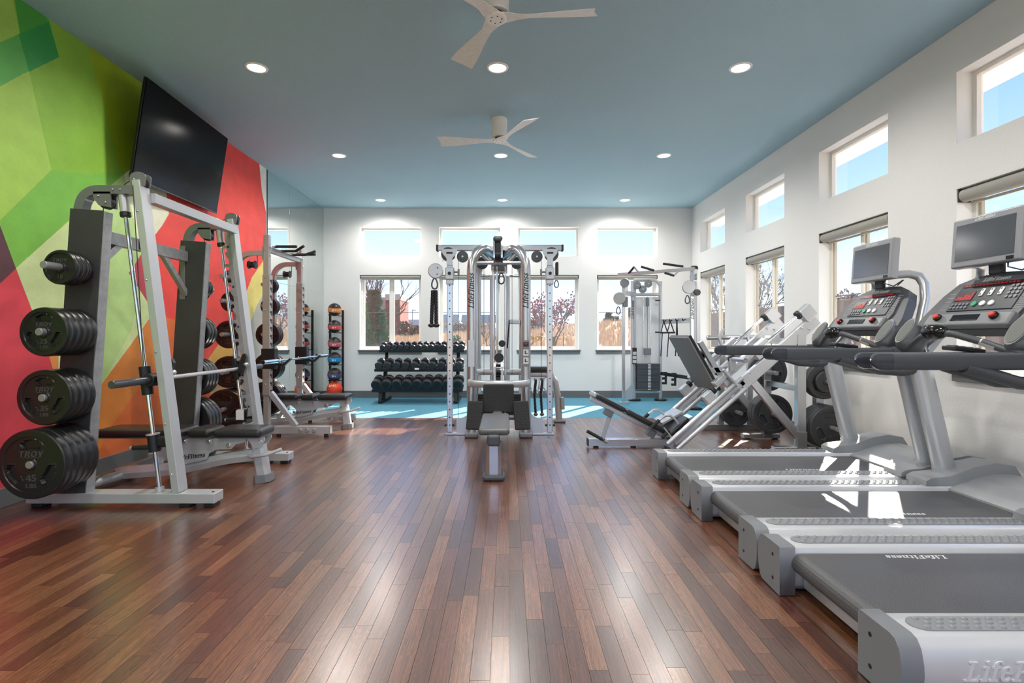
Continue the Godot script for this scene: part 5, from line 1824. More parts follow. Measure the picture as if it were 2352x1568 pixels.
	mb.box(w(GX - 0.10, 1.1, 7.05), Vector3(0.07, 1.8, 0.05), 0.01)
	fin(mb, "tower_post", M.silver_soft, t)
	for k in 12:
		mb = MB.new(); mb.box(w(GX, 0.15 + k * 0.027, 6.6), Vector3(0.54, 0.025, 0.12), 0.004)
		fin(mb, "weight_block", M.black, t)
	for s: float in [-1.0, 1.0]:
		mb = MB.new(); mb.plate(PackedVector2Array([Vector2(-0.05, 0.60), Vector2(-0.05, 0.84), Vector2(-0.025, 0.885), Vector2(0.025, 0.885), Vector2(0.05, 0.84), Vector2(0.05, 0.60)]), 0.022, Transform3D(Basis(Vector3.BACK, Vector3.UP, Vector3.LEFT), w(GX + s * 0.042, 0, 5.98)))
		fin(mb, "pulley_bracket", M.silver_soft, t)
	mb = MB.new(); mb.rod(w(GX - 0.025, 0.79, 5.98), w(GX + 0.025, 0.79, 5.98), 0.075, 24)
	mb.box(w(GX, 0.69, 5.98), Vector3(0.05, 0.16, 0.06), 0.004)
	fin(mb, "pulley", M.black_gloss, t)
	for p: Array in [[0.0, 0.935, 0.055], [0.035, 1.1, 0.04]]:
		mb = MB.new(); mb.rod(w(GX + p[0] + 0.005, p[1], 6.05), w(GX + p[0] + 0.005, p[1], 6.09), p[2], 20, 0.006)
		fin(mb, "pulley", M.black, t)
	mb = MB.new(); mb.rod(w(GX, 0.85, 5.71), w(GX, 2.02, 5.71), 0.003, 6)
	mb.rod(w(GX - 0.19, 0.7, 6.5), w(GX - 0.19, 2.05, 6.5), 0.003, 6)
	mb.rod(w(GX + 0.16, 0.7, 6.5), w(GX + 0.16, 2.05, 6.5), 0.003, 6)
	fin(mb, "cable", M.cable, t)
	carabiner(w(GX + 0.03, 1.87, 6.2), 0.13, t)
	# ab handle of the rear station
	mb = MB.new(); mb.box(w(0.10, 1.375, 7.0), Vector3(0.14, 0.06, 0.04), 0.012, Basis(), 2)
	fin(mb, "strap_bar", M.silver_soft, t)
	for s: float in [-1.0, 1.0]:
		mb = MB.new(); mb.bar(w(0.10 + s * 0.07, 1.40, 7.0), w(0.12 + s * 0.12, 1.02, 7.02), 0.012, 0.018)
		fin(mb, "strap", M.grip, t)
	# foot plates with raised tread
	var tread := func(c: Vector3, wid: float, hgt: float, turn: Basis, called: String, nx: int, ny: int) -> void:
		var b := MB.new(); b.box(c, Vector3(wid, hgt, 0.03), 0.014, turn, 2)
		var o := fin(b, called, M.grip, t)
		b = MB.new()
		for i in nx:
			for j in ny:
				var q := c + turn * Vector3((i + 0.5) / nx * (wid - 0.03) - (wid - 0.03) / 2, (j + 0.5) / ny * (hgt - 0.03) - (hgt - 0.03) / 2, 0.0155)
				b.box(q, Vector3(0.026, 0.007, 0.005), 0.002, turn * Basis(Vector3.BACK, 0.7 if (i + j) % 2 == 0 else -0.7))
		var tr := fin(b, "raised_tread", M.tread, o, true)
		tr.set_meta("kind", "stuff")
	tread.call(w(GX + 0.005, 0.505, 5.72), 0.335, 0.31, Basis(Vector3.RIGHT, -0.06), "back_plate", 11, 10)
	tread.call(w(GX - 0.25, 0.335, 5.62), 0.17, 0.31, Basis(Vector3.UP, -0.25) * Basis(Vector3.RIGHT, -0.3), "foot_plate", 6, 10)
	tread.call(w(GX + 0.255, 0.335, 5.62), 0.17, 0.31, Basis(Vector3.UP, 0.25) * Basis(Vector3.RIGHT, -0.3), "foot_plate", 6, 10)
	mb = MB.new(); mb.rod(w(GX - 0.32, 0.3, 5.72), w(GX + 0.32, 0.3, 5.72), 0.025, 12)
	fin(mb, "foot_plate_bar", M.silver_dark, t)
	# row seat
	mb = MB.new(); mb.bar(w(GX - 0.012, 0.33, 4.30), w(GX, 0.33, 6.5), 0.095, 0.085, Vector3.UP, 0.02)
	fin(mb, "seat_beam", M.silver_metal, t)
	mb = MB.new(); mb.box(w(GX - 0.012, 0.335, 4.285), Vector3(0.11, 0.095, 0.05), 0.035, Basis(), 3)
	fin(mb, "beam_cap", M.plastic_dark, t)
	mb = MB.new(); mb.sweep([w(GX - 0.012, 0.04, 4.36), w(GX - 0.012, 0.31, 4.36)], PackedVector2Array([Vector2(-0.062, -0.03), Vector2(-0.035, -0.055), Vector2(0.035, -0.055), Vector2(0.062, -0.03), Vector2(0.062, 0.03), Vector2(0.035, 0.055), Vector2(-0.035, 0.055), Vector2(-0.062, 0.03)]), Vector3.BACK, false)
	fin(mb, "seat_post", M.silver_metal, t)
	mb = MB.new(); mb.box(w(GX - 0.012, 0.024, 4.36), Vector3(0.185, 0.048, 0.17), 0.022, Basis(), 3)
	fin(mb, "seat_foot", M.plastic_dark, t)
	var pad := PackedVector2Array([Vector2(-0.128, 4.36), Vector2(-0.118, 4.325), Vector2(0.118, 4.325), Vector2(0.128, 4.36), Vector2(0.132, 4.55), Vector2(0.118, 5.0), Vector2(0.10, 5.06), Vector2(-0.10, 5.06), Vector2(-0.118, 5.0), Vector2(-0.132, 4.55)])
	mb = MB.new(); mb.box(w(GX - 0.01, 0.405, 4.69), Vector3(0.26, 0.06, 0.74), 0.028, Basis(Vector3.RIGHT, 0.03), 4)
	fin(mb, "seat_pad", M.pad_worn, t)
	mb = MB.new(); mb.box(w(GX, 0.395, 5.22), Vector3(0.09, 0.05, 0.2), 0.008)
	fin(mb, "seat_hinge", M.silver_metal, t)
	# rear seat arm on the window side
	mb = MB.new(); mb.tube([w(0.24, 0.66, 7.2), w(0.50, 0.66, 7.2), w(0.60, 0.64, 7.2), w(0.66, 0.55, 7.2), w(0.69, 0.38, 7.2), w(0.715, 0.03, 7.2)], 0.046, 14)
	fin(mb, "rear_arm", M.silver_warm_reflect, t)
	mb = MB.new(); mb.box(w(0.72, 0.02, 7.2), Vector3(0.16, 0.04, 0.14), 0.016, Basis(), 2)
	fin(mb, "foot", M.plastic_grey, t)
	mb = MB.new(); mb.rod(w(0.765, 0.18, 7.16), w(0.755, 0.35, 7.16), 0.026, 12, 0.004)
	fin(mb, "adjust_tube", M.silver_warm_reflect, t)
	mb = MB.new(); mb.box(w(0.42, 0.73, 7.25), Vector3(0.30, 0.07, 0.26), 0.03, Basis(), 3)
	fin(mb, "rear_seat_pad", M.vinyl_pad, t)
	mb = MB.new(); mb.bar(w(0.30, 0.60, 7.1), w(0.52, 0.60, 7.1), 0.03, 0.03)
	fin(mb, "attachment_bar", M.chrome, t)
	mb = MB.new()
	for k in 4:
		mb.tube([w(0.32 + k * 0.06, 0.61, 7.08), w(0.31 + k * 0.06, 0.50, 7.06), w(0.35 + k * 0.06, 0.42, 7.05), w(0.37 + k * 0.06, 0.52, 7.06)], 0.01, 8)
		fin(mb, "hook", M.chrome, t, true); mb = MB.new()
	# triceps ropes
	var r1 := thing("triceps_rope", "black twisted triceps rope hanging from the cable machine's left pulley", "rope attachment", w(-0.865, 1.2, 6.25), "rope attachments")
	carabiner(w(-0.868, 1.815, 6.25), 0.13, r1)
	for s: float in [-1.0, 1.0]:
		mb = MB.new(); rope_strand(mb, [w(-0.872 + s * 0.018, 1.73, 6.25), w(-0.878 + s * 0.028, 1.34, 6.25)], 0.021)
		fin(mb, "strand", M.rope, r1, true)
		mb = MB.new(); mb.ball(w(-0.878 + s * 0.03, 1.315, 6.25), 0.036, 8, Vector3(1.1, 0.75, 1.0))
		fin(mb, "stopper", M.black, r1)
	var rl := ["black rope with frayed dark ends hanging nearest the machine's upright", "black and white rope hanging beside the chrome column"]
	for k in 2:
		var x := 0.385 + k * 0.085
		var r2 := thing("triceps_rope", rl[k], "rope attachment", w(x, 0.2, 7.05), "rope attachments")
		mb = MB.new(); rope_strand(mb, [w(x, 0.60, 7.0), w(x - 0.02, 0.4, 7.0), w(x - 0.005, 0.15, 6.98)], 0.016)
		fin(mb, "strand", M.rope, r2, true)
		mb = MB.new(); mb.ball(w(x - 0.005, 0.14, 6.98), 0.03, 8, Vector3(1, 0.8, 1))
		fin(mb, "stopper", M.rope_end, r2)

# ------------------------------------------------------------------ corner cable machine
func corner_cable() -> void:
	var t := thing("dual_pulley_machine", "slim silver dual pulley tower standing diagonally in the back corner", "cable machine", w(2.5, 0, 9.2))
	var mb: MB
	# weight tower
	for x: float in [2.275, 2.325, 2.80]:
		mb = MB.new(); mb.rod(w(x, 0.04, 9.55 if x > 2.3 else 9.5), w(x, 2.18, 9.55 if x > 2.3 else 9.5), 0.032, 14)
		fin(mb, "tower_post", M.silver_soft, t)
	mb = MB.new()
	var path := [w(2.31, 2.2, 9.55), w(2.62, 2.2, 9.55)]
	path.append_array(arc(w(2.64, 2.05, 9.55), Vector3.UP * 0.15, Vector3.RIGHT * 0.16, 0.1, PI / 2, 6))
	path.append(w(2.80, 1.9, 9.55))
	mb.tube(path, 0.032, 12, 0.032, Vector3.BACK)
	fin(mb, "top_bend", M.silver_soft, t)
	for y: float in [1.94, 0.16]:
		mb = MB.new(); mb.rod(w(2.30, y, 9.55), w(2.80, y, 9.55), 0.03, 12)
		fin(mb, "tower_rung", M.silver_soft, t)
	for x: float in [2.33, 2.80]:
		mb = MB.new(); mb.rod(w(x, 0.0, 9.55), w(x, 0.04, 9.55), 0.11, 20, 0.012)
		fin(mb, "foot", M.black, t)
	mb = MB.new(); mb.box(w(2.57, 1.1, 9.63), Vector3(0.44, 1.6, 0.01), 0.003)
	fin(mb, "rear_shroud", M.white, t)
	for x: float in [2.49, 2.62]:
		mb = MB.new(); mb.rod(w(x, 0.2, 9.55), w(x, 1.92, 9.55), 0.011, 10)
		fin(mb, "guide_rod", M.chrome, t)
	for k in 18:
		mb = MB.new(); mb.box(w(2.56, 0.215 + k * 0.0265, 9.52), Vector3(0.42, 0.025, 0.12), 0.003)
		var wb := fin(mb, "weight_block", M.plastic_dark, t)
		mb = MB.new(); mb.box(w(2.575, 0.215 + k * 0.0265, 9.458), Vector3(0.05, 0.012, 0.003), 0.0)
		fin(mb, "number_tag", M.white, wb)
	mb = MB.new(); mb.box(w(2.555, 0.90, 9.52), Vector3(0.12, 0.12, 0.08), 0.01)
	fin(mb, "top_block", M.plastic_grey, t)
	mb = MB.new(); mb.rod(w(2.555, 0.9, 9.52), w(2.555, 1.9, 9.52), 0.004, 6)
	fin(mb, "cable", M.cable, t)
	mb = MB.new(); mb.box(w(2.55, 1.80, 9.50), Vector3(0.06, 0.16, 0.05), 0.02, Basis(), 2)
	fin(mb, "pulley_yoke", M.silver_dark, t)
	for p: Array in [[2.36, 2.10], [2.46, 2.03], [2.56, 2.13]]:
		mb = MB.new(); mb.lathe([Vector2(0, 0), Vector2(0.07, 0), Vector2(0.06, 0.015), Vector2(0.07, 0.03), Vector2(0, 0.03)], w(p[0], p[1], 9.50), Vector3.BACK, 22)
		var pl := fin(mb, "pulley", M.plastic_mid, t)
		mb = MB.new(); mb.rod(w(p[0], p[1], 9.468), w(p[0], p[1], 9.46), 0.015, 10)
		fin(mb, "axle", M.bolt, pl)
	mb = MB.new(); mb.box(w(2.305, 0.82, 9.455), Vector3(0.08, 0.30, 0.004), 0.0)
	var pk := fin(mb, "instruction_placard", M.letter_dark, t)
	for k in 3:
		mb = MB.new(); mb.box(w(2.305, 0.87 - k * 0.075, 9.452), Vector3(0.064, 0.055, 0.002), 0.0)
		fin(mb, "panel", M.placard_pale, pk)
	mb = MB.new(); mb.text("LifeFitness", Transform3D(Basis(Vector3.UP, Vector3.LEFT, Vector3.BACK), w(2.275, 1.66, 9.466)), 0.05, 0.003, 0.35, serif, 0.85)
	fin(mb, "lettering", M.letter_dark, t)
	for y: float in [1.83, 1.25, 0.66]:
		mb = MB.new(); mb.rod(w(2.70, y, 9.53), w(2.79, y, 9.53), 0.012, 8)
		fin(mb, "storage_peg", M.black, t)
	mb = MB.new(); mb.plate(PackedVector2Array([Vector2(0, 0), Vector2(0.2, 0), Vector2(0.2, 0.30), Vector2(0.15, 0.28), Vector2(0.1, 0.2), Vector2(0.03, 0.15)]), 0.02, Transform3D(Basis(), w(2.10, 0.03, 9.48)))
	fin(mb, "gusset", M.silver_soft, t)
	# left column and carriage
	mb = MB.new(); mb.box(w(2.045, 1.08, 9.2), Vector3(0.055, 2.1, 0.055), 0.008)
	fin(mb, "column", M.chrome_soft, t)
	mb = MB.new(); mb.box(w(2.06, 0.01, 9.25), Vector3(0.16, 0.02, 0.2), 0.004)
	fin(mb, "floor_plate", M.silver_soft, t)
	mb = MB.new(); mb.bar(w(2.05, 1.94, 9.22), w(2.30, 1.94, 9.5), 0.06, 0.08)
	fin(mb, "link_beam", M.silver_soft, t)
	mb = MB.new(); mb.lathe([Vector2(0, 0), Vector2(0.075, 0), Vector2(0.08, 0.01), Vector2(0.08, 0.035), Vector2(0.075, 0.045), Vector2(0, 0.045)], w(2.055, 2.11, 9.17), Vector3.BACK, 24)
	fin(mb, "pulley", M.plastic_mid, t)
	mb = MB.new(); mb.box(w(2.07, 1.78, 9.18), Vector3(0.09, 0.18, 0.1), 0.02, Basis(), 2)
	fin(mb, "carriage", M.plastic_grey, t)
	mb = MB.new(); mb.lathe([Vector2(0, 0), Vector2(0.1, 0), Vector2(0.11, 0.01), Vector2(0.11, 0.03), Vector2(0.1, 0.04), Vector2(0, 0.04)], w(1.975, 1.84, 9.18), Vector3(-0.5, 0, 0.85), 28)
	fin(mb, "swivel_pulley_cover", M.silver_soft, t)
	carabiner(w(1.945, 1.63, 9.14), 0.13, t)
	# right tower
	mb = MB.new(); mb.box(w(2.955, 1.13, 8.36), Vector3(0.055, 2.2, 0.055), 0.008)
	fin(mb, "column", M.chrome_soft, t)
	mb = MB.new(); mb.tube([w(3.01, 0.03, 8.42), w(3.01, 2.2, 8.42)], 0.045, 16)
	fin(mb, "tower_post", M.silver_soft, t)
	mb = MB.new(); mb.box(w(3.01, 0.02, 8.42), Vector3(0.2, 0.04, 0.2), 0.014)
	fin(mb, "foot", M.black, t)
	mb = MB.new(); mb.box(w(2.985, 2.265, 8.34), Vector3(0.12, 0.08, 0.08), 0.035, Basis(), 3)
	fin(mb, "post_cap", M.black, t)
	mb = MB.new(); mb.box(w(2.985, 2.15, 8.32), Vector3(0.07, 0.2, 0.06), 0.01)
	fin(mb, "arm_bracket", M.chrome, t)
	mb = MB.new(); mb.lathe([Vector2(0, 0), Vector2(0.095, 0), Vector2(0.105, 0.01), Vector2(0.105, 0.03), Vector2(0.095, 0.04), Vector2(0, 0.04)], w(2.865, 1.955, 8.27), Vector3.BACK, 28)
	fin(mb, "swivel_pulley_cover", M.silver_soft, t)
	mb = MB.new(); mb.box(w(2.965, 1.92, 8.31), Vector3(0.1, 0.17, 0.09), 0.02, Basis(), 2)
	fin(mb, "carriage", M.silver_soft, t)
	mb = MB.new(); mb.rod(w(3.0, 1.87, 8.22), w(3.0, 1.87, 8.28), 0.05, 16, 0.01)
	fin(mb, "lock_knob", M.plastic_dark, t)
	carabiner(w(2.845, 1.76, 8.25), 0.13, t)
	mb = MB.new(); mb.text("LifeFitness", Transform3D(Basis(Vector3.UP, Vector3.LEFT, Vector3.BACK), w(2.955, 1.62, 8.331)), 0.05, 0.003, 0.35, serif, 0.85)
	fin(mb, "lettering", M.letter_dark, t)
	# overhead bar and grips
	mb = MB.new(); mb.bar(w(1.94, 2.25, 9.13), w(2.98, 2.25, 8.29), 0.055, 0.055)
	fin(mb, "overhead_bar", M.silver_soft, t)
	var at := func(f: float, up: float, out: float) -> Vector3: return w(lerpf(1.94, 2.98, f) - 0.63 * out, 2.25 + up, lerpf(9.13, 8.29, f) - 0.78 * out)
	for g: Array in [[[0.14, 0.0, 0.0], [0.26, 0.10, 0.10]], [[0.34, 0.10, 0.06], [0.5, 0.02, 0.02]], [[0.62, 0.12, 0.04], [0.86, 0.05, 0.0]], [[0.66, -0.04, 0.1], [0.78, -0.1, 0.12]]]:
		var a: Vector3 = at.call(g[0][0], g[0][1], g[0][2])
		var b: Vector3 = at.call(g[1][0], g[1][1], g[1][2])
		mb = MB.new(); mb.rod(a, b, 0.019, 12, 0.004)
		fin(mb, "pullup_grip", M.grip, t)
		mb = MB.new(); mb.tube([b, b.lerp(at.call(g[1][0] + 0.03, 0.0, 0.0), 0.6), at.call(g[1][0] + 0.04, 0.0, 0.0)], 0.014, 8)
		fin(mb, "grip_bend", M.silver_soft, t)
	# storage bars between the towers
	for f: Array in [[1.44, M.silver_soft, 0.09], [0.50, M.black, 0.06]]:
		mb = MB.new(); mb.bar(w(2.80, f[0], 9.5), w(2.99, f[0], 8.45), 0.03, f[2])
		fin(mb, "storage_bar", f[1], t)
	for k in 4:
		mb = MB.new(); mb.tube([w(2.83 + k * 0.04, 1.46, 9.3 - k * 0.22), w(2.78 + k * 0.04, 1.44, 9.28 - k * 0.22), w(2.765 + k * 0.04, 1.47, 9.27 - k * 0.22)], 0.01, 8)
		fin(mb, "storage_hook", M.black, t)
	for k in 2:
		var hp := PackedVector2Array([Vector2(0, 0.05), Vector2(0.08, 0.05), Vector2(0.08, -0.17), Vector2(0.0, -0.17), Vector2(-0.01, -0.13), Vector2(0.045, -0.13), Vector2(0.045, -0.085), Vector2(0.0, -0.085), Vector2(0.0, -0.045), Vector2(0.045, -0.045), Vector2(0.045, 0.0), Vector2(0.0, 0.0)])
		mb = MB.new(); mb.plate(hp, 0.02, Transform3D(Basis(), w(2.73 + k * 0.085, 0.5, 9.2 - k * 0.25)))
		fin(mb, "bar_holder", M.black, t)
	var sl := ["black strap handle on the first storage hook beside weight tower", "black strap handle on the second storage hook", "long black strap on the last storage hook by right tower"]
	for k in 3:
		var c := w(2.775 + k * 0.045, 1.44, 9.26 - k * 0.22)
		var o := thing("strap_handle", sl[k], "cable handle", c, "strap handles on the storage bar")
		if k < 2:
			mb = MB.new()
			for s: float in [-1.0, 1.0]: mb.bar(c, c + Vector3(s * 0.06, -0.2, 0.03), 0.006, 0.02)
			fin(mb, "strap", M.grip, o, true)
			mb = MB.new(); mb.rod(c + Vector3(-0.075, -0.2, 0.03), c + Vector3(0.075, -0.2, 0.03), 0.016, 10, 0.003)
			fin(mb, "handle", M.grip, o)
			mb = MB.new(); mb.bar(c + Vector3(-0.03, -0.2, 0.02), c + Vector3(-0.06, -0.62, 0.02), 0.006, 0.018)
			fin(mb, "tail_strap", M.grip, o)
		else:
			mb = MB.new()
			for s: float in [-1.0, 1.0]: mb.bar(c, c + Vector3(s * 0.025, -0.6, 0.0), 0.006, 0.02)
			fin(mb, "strap", M.grip, o, true)

# ------------------------------------------------------------------ leg press
const LP_N := 5.35
const LP_F := 6.05

func leg_press() -> void:
	var t := thing("leg_press", "silver angled leg press with grey foot plate and reclined black seat", "leg press", w(2.0, 0, 5.7))
	var mb: MB
	var lo := Vector2(1.70, 0.10)
	var hi := Vector2(3.17, 1.40)
	var dir := (hi - lo).normalized()
	var nor := Vector2(-dir.y, dir.x)
	var pt := func(along: float, out: float, d: float) -> Vector3:
		var p := lo + dir * along + nor * out
		return w(p.x, p.y, d)
	var up3 := Vector3(nor.x, nor.y, 0)
	var turn := Basis(Vector3(dir.x, dir.y, 0), up3, Vector3.BACK)
	# base
	mb = MB.new(); mb.box(w(1.36, 0.055, 5.6), Vector3(1.0, 0.075, 0.09), 0.006)
	fin(mb, "base_beam", M.silver_metal, t)
	mb = MB.new(); mb.box(w(0.862, 0.055, 5.6), Vector3(0.012, 0.08, 0.094), 0.003)
	fin(mb, "end_cap", M.black, t)
	for x: float in [0.95, 1.35]:
		mb = MB.new(); mb.rod(w(x, 0.0, 5.6), w(x, 0.02, 5.6), 0.03, 12, 0.004)
		fin(mb, "foot_pad", M.black, t)
	mb = MB.new(); mb.bar(w(1.74, 0.055, LP_N), w(1.74, 0.055, LP_F), 0.08, 0.075)
	fin(mb, "front_crossbeam", M.silver_metal, t)
	for d: float in [LP_N, LP_F]:
		# rail: box girder, guide rod above, tube below
		mb = MB.new(); mb.bar(pt.call(0.0, -0.005, d), pt.call(0.95, -0.005, d), 0.06, 0.06, up3, 0.006)
		mb.bar(pt.call(0.9, -0.02, d), pt.call(1.93, -0.02, d), 0.06, 0.12, up3, 0.006)
		fin(mb, "rail_girder", M.silver_soft, t)
		mb = MB.new(); mb.rod(pt.call(0.55, 0.13, d), pt.call(1.93, 0.13, d), 0.017, 14)
		fin(mb, "guide_rod", M.chrome, t)
		mb = MB.new(); mb.rod(pt.call(-0.06, 0.045, d - 0.05), pt.call(0.95, 0.045, d - 0.05), 0.024, 12)
		mb.rod(pt.call(-0.02, -0.055, d - 0.06), pt.call(0.9, -0.055, d - 0.06), 0.024, 12)
		fin(mb, "stop_tube", M.silver_soft, t)
		for f: Array in [[0.58, 0.08], [1.9, 0.10]]:
			mb = MB.new(); mb.box(pt.call(f[0], 0.09, d), Vector3(f[1] * 1.4, 0.14, 0.09), 0.008, turn)
			fin(mb, "rod_bracket", M.silver_soft, t)
		mb = MB.new(); mb.rod(pt.call(1.80, 0.13, d), pt.call(1.845, 0.13, d), 0.045, 18, 0.006)
		mb.rod(pt.call(0.64, 0.13, d), pt.call(0.68, 0.13, d), 0.04, 18, 0.006)
		fin(mb, "rubber_stop", M.black, t)
		mb = MB.new()
		for q: Array in [[0.1, 0.03], [1.05, 0.03], [1.75, 0.02], [1.85, 0.02], [1.80, -0.04]]: mb.ball(pt.call(q[0], q[1], d - 0.035), 0.012, 6)
		fin(mb, "bolt", M.bolt, t)
		# rear leg and diagonal
		mb = MB.new(); mb.bar(w(3.0, 0.04, d), w(3.0, 1.2, d), 0.07, 0.085, Vector3.RIGHT)
		fin(mb, "rear_leg", M.silver_metal, t)
		mb = MB.new(); mb.bar(pt.call(1.02, -0.07, d), w(2.98, 0.16, d), 0.055, 0.075, Vector3.UP)
		fin(mb, "diagonal_brace", M.silver_metal, t)
		mb = MB.new(); mb.box(w(3.0, 0.12, d - 0.02), Vector3(0.10, 0.19, 0.05), 0.006)
		fin(mb, "brace_plate", M.silver_dark, t)
		mb = MB.new(); mb.box(w(2.93, 0.035, d), Vector3(0.42, 0.05, 0.08), 0.006)
		fin(mb, "rear_foot", M.silver_metal, t)
		for x: float in [2.78, 3.1]:
			mb = MB.new(); mb.rod(w(x, 0, d), w(x, 0.012, d), 0.03, 12)
			fin(mb, "foot_pad", M.black, t)
	mb = MB.new(); mb.bar(w(3.0, 0.65, LP_N), w(3.0, 0.65, LP_F), 0.06, 0.06)
	fin(mb, "rear_crossbeam", M.silver_metal, t)
	mb = MB.new(); mb.bar(pt.call(1.62, -0.05, LP_N), pt.call(1.62, -0.05, LP_F), 0.06, 0.06)
	fin(mb, "top_crossbeam", M.silver_metal, t)
	# sled
	mb = MB.new(); mb.bar(pt.call(0.82, 0.09, LP_N - 0.02), pt.call(0.82, 0.09, LP_F + 0.02), 0.07, 0.08, up3)
	mb.bar(pt.call(1.25, 0.09, LP_N - 0.02), pt.call(1.25, 0.09, LP_F + 0.02), 0.07, 0.08, up3)
	fin(mb, "sled_crossbar", M.silver_soft, t)
	for d: float in [LP_N - 0.01, LP_F + 0.01]:
		mb = MB.new(); mb.bar(pt.call(0.70, 0.17, d), pt.call(1.4, 0.17, d), 0.09, 0.05, up3, 0.008)
		fin(mb, "sled_side", M.silver_soft, t)
		mb = MB.new(); mb.rod(pt.call(0.86, 0.02, d - 0.05), pt.call(0.86, 0.24, d - 0.05), 0.018, 12)
		fin(mb, "sled_pin", M.silver_soft, t)
	var fa := Vector2(1.865, 1.18)
	var fb := Vector2(2.175, 0.62)
	var fdir := (fa - fb).normalized()
	var fturn := Basis(Vector3(fdir.x, fdir.y, 0), Vector3(-fdir.y, fdir.x, 0), Vector3.BACK)
	var fc := (fa + fb) / 2
	mb = MB.new(); mb.box(w(fc.x, fc.y, 5.70), Vector3((fa - fb).length(), 0.03, 0.62), 0.012, fturn, 2)
	fin(mb, "foot_plate", M.foot_plate, t)
	mb = MB.new(); mb.box(w(fc.x, fc.y, 5.70) + fturn * Vector3(0, -0.024, 0), Vector3((fa - fb).length() + 0.006, 0.03, 0.626), 0.008, fturn)
	fin(mb, "foot_plate_edge", M.black, t)
	for d: float in [5.46, 5.94]:
		mb = MB.new(); mb.bar(w(fc.x - 0.06, fc.y + 0.2, d) + fturn * Vector3(0, -0.06, 0), w(fc.x + 0.14, fc.y - 0.14, d) + fturn * Vector3(0, -0.06, 0), 0.06, 0.05, Vector3(fturn.y))
		mb.bar(w(fc.x + 0.02, fc.y - 0.1, d) + fturn * Vector3(0, -0.05, 0), pt.call(0.95, 0.16, d), 0.06, 0.06, Vector3.UP)
		fin(mb, "sled_strut", M.silver_soft, t)
	for q: Array in [[LP_N - 0.04, -1.0], [LP_F + 0.04, 1.0]]:
		var c: Vector3 = pt.call(1.0, 0.26, q[0])
		mb = MB.new(); mb.rod(c, c + Vector3(0.0, 0.0, -q[1] * 0.32), 0.024, 16, 0.003)
		fin(mb, "plate_horn", M.chrome_soft, t)
		mb = MB.new(); mb.rod(c, c + Vector3(0, 0, -q[1] * 0.03), 0.042, 16, 0.006)
		fin(mb, "horn_collar", M.black, t)
		mb = MB.new(); mb.bar(pt.call(0.92, 0.17, q[0] + q[1] * 0.03), pt.call(1.0, 0.27, q[0] + q[1] * 0.03), 0.05, 0.06, Vector3.UP)
		fin(mb, "horn_bracket", M.silver_soft, t)
	# seat
	var sa := Vector2(0.90, 0.545)
	var sb := Vector2(1.70, 0.135)
	var sd := (sb - sa).normalized()
	var sn := Vector2(-sd.y, sd.x)
	var sturn := Basis(Vector3(sd.x, sd.y, 0), Vector3(sn.x, sn.y, 0), Vector3.BACK)
	var sp := func(along: float, out: float, d: float) -> Vector3:
		var p := sa + sd * along + sn * out
		return w(p.x, p.y, d)
	mb = MB.new(); mb.box(sp.call(0.20, 0.03, 5.62), Vector3(0.34, 0.05, 0.28), 0.022, sturn, 3)
	fin(mb, "head_pad", M.vinyl_pad, t)
	mb = MB.new(); mb.box(sp.call(0.64, 0.03, 5.62), Vector3(0.52, 0.05, 0.30), 0.022, sturn, 3)
	fin(mb, "back_pad", M.vinyl_pad, t)
	mb = MB.new(); mb.box(sp.call(0.46, -0.025, 5.62), Vector3(0.92, 0.05, 0.07), 0.006, sturn)
	fin(mb, "back_rail", M.silver_metal, t)
	mb = MB.new(); mb.box(sp.call(0.01, 0.03, 5.62), Vector3(0.045, 0.055, 0.26), 0.016, sturn, 2)
	fin(mb, "head_cap", M.silver_soft, t)
	var seatdir := Vector2(0.60, 0.80)
	mb = MB.new(); mb.box(w(1.80, 0.235, 5.62), Vector3(0.27, 0.055, 0.34), 0.022, Basis(Vector3.BACK, 0.75), 3)
	fin(mb, "seat_pad", M.vinyl_pad, t)
	mb = MB.new(); mb.box(w(1.79, 0.30, 5.80), Vector3(0.26, 0.03, 0.3), 0.006, Basis(Vector3.BACK, 0.5))
	fin(mb, "seat_shroud", M.silver_soft, t)
	mb = MB.new(); mb.bar(sp.call(0.26, -0.05, 5.58), w(1.02, 0.10, 5.58), 0.03, 0.04, Vector3.RIGHT)
	fin(mb, "back_strut", M.silver_soft, t)
	mb = MB.new(); mb.box(sp.call(0.24, -0.075, 5.58), Vector3(0.09, 0.07, 0.09), 0.008, sturn)
	mb.box(sp.call(0.74, -0.06, 5.58), Vector3(0.09, 0.08, 0.09), 0.008, sturn)
	fin(mb, "pivot_block", M.silver_dark, t)
	mb = MB.new(); mb.rod(w(0.84, 0.19, 5.5), w(1.02, 0.09, 5.5), 0.018, 12, 0.003)
	fin(mb, "release_handle", M.grip, t)
	mb = MB.new(); mb.rod(w(1.0, 0.10, 5.5), w(1.06, 0.07, 5.52), 0.02, 12, 0.003)
	fin(mb, "handle_socket", M.silver_soft, t)
	for d: float in [5.44, 5.86]:
		mb = MB.new(); mb.rod(w(1.50, 0.235, d), w(1.585, 0.315, d), 0.019, 12, 0.003)
		fin(mb, "hand_grip", M.grip, t)
		mb = MB.new(); mb.tube([w(1.585, 0.315, d), w(1.64, 0.36, d), w(1.70, 0.36, d), w(1.75, 0.32, d), w(1.78, 0.27, d)], 0.013, 8)
		fin(mb, "grip_tube", M.silver_soft, t)
		mb = MB.new(); mb.rod(w(1.60, 0.135, d - 0.03), w(1.67, 0.205, d - 0.03), 0.017, 12, 0.003)
		fin(mb, "lower_grip", M.grip, t)
	mb = MB.new(); mb.rod(w(1.62, 0.24, 5.40), w(1.75, 0.08, 5.40), 0.008, 8)
	fin(mb, "link_rod", M.silver_soft, t)
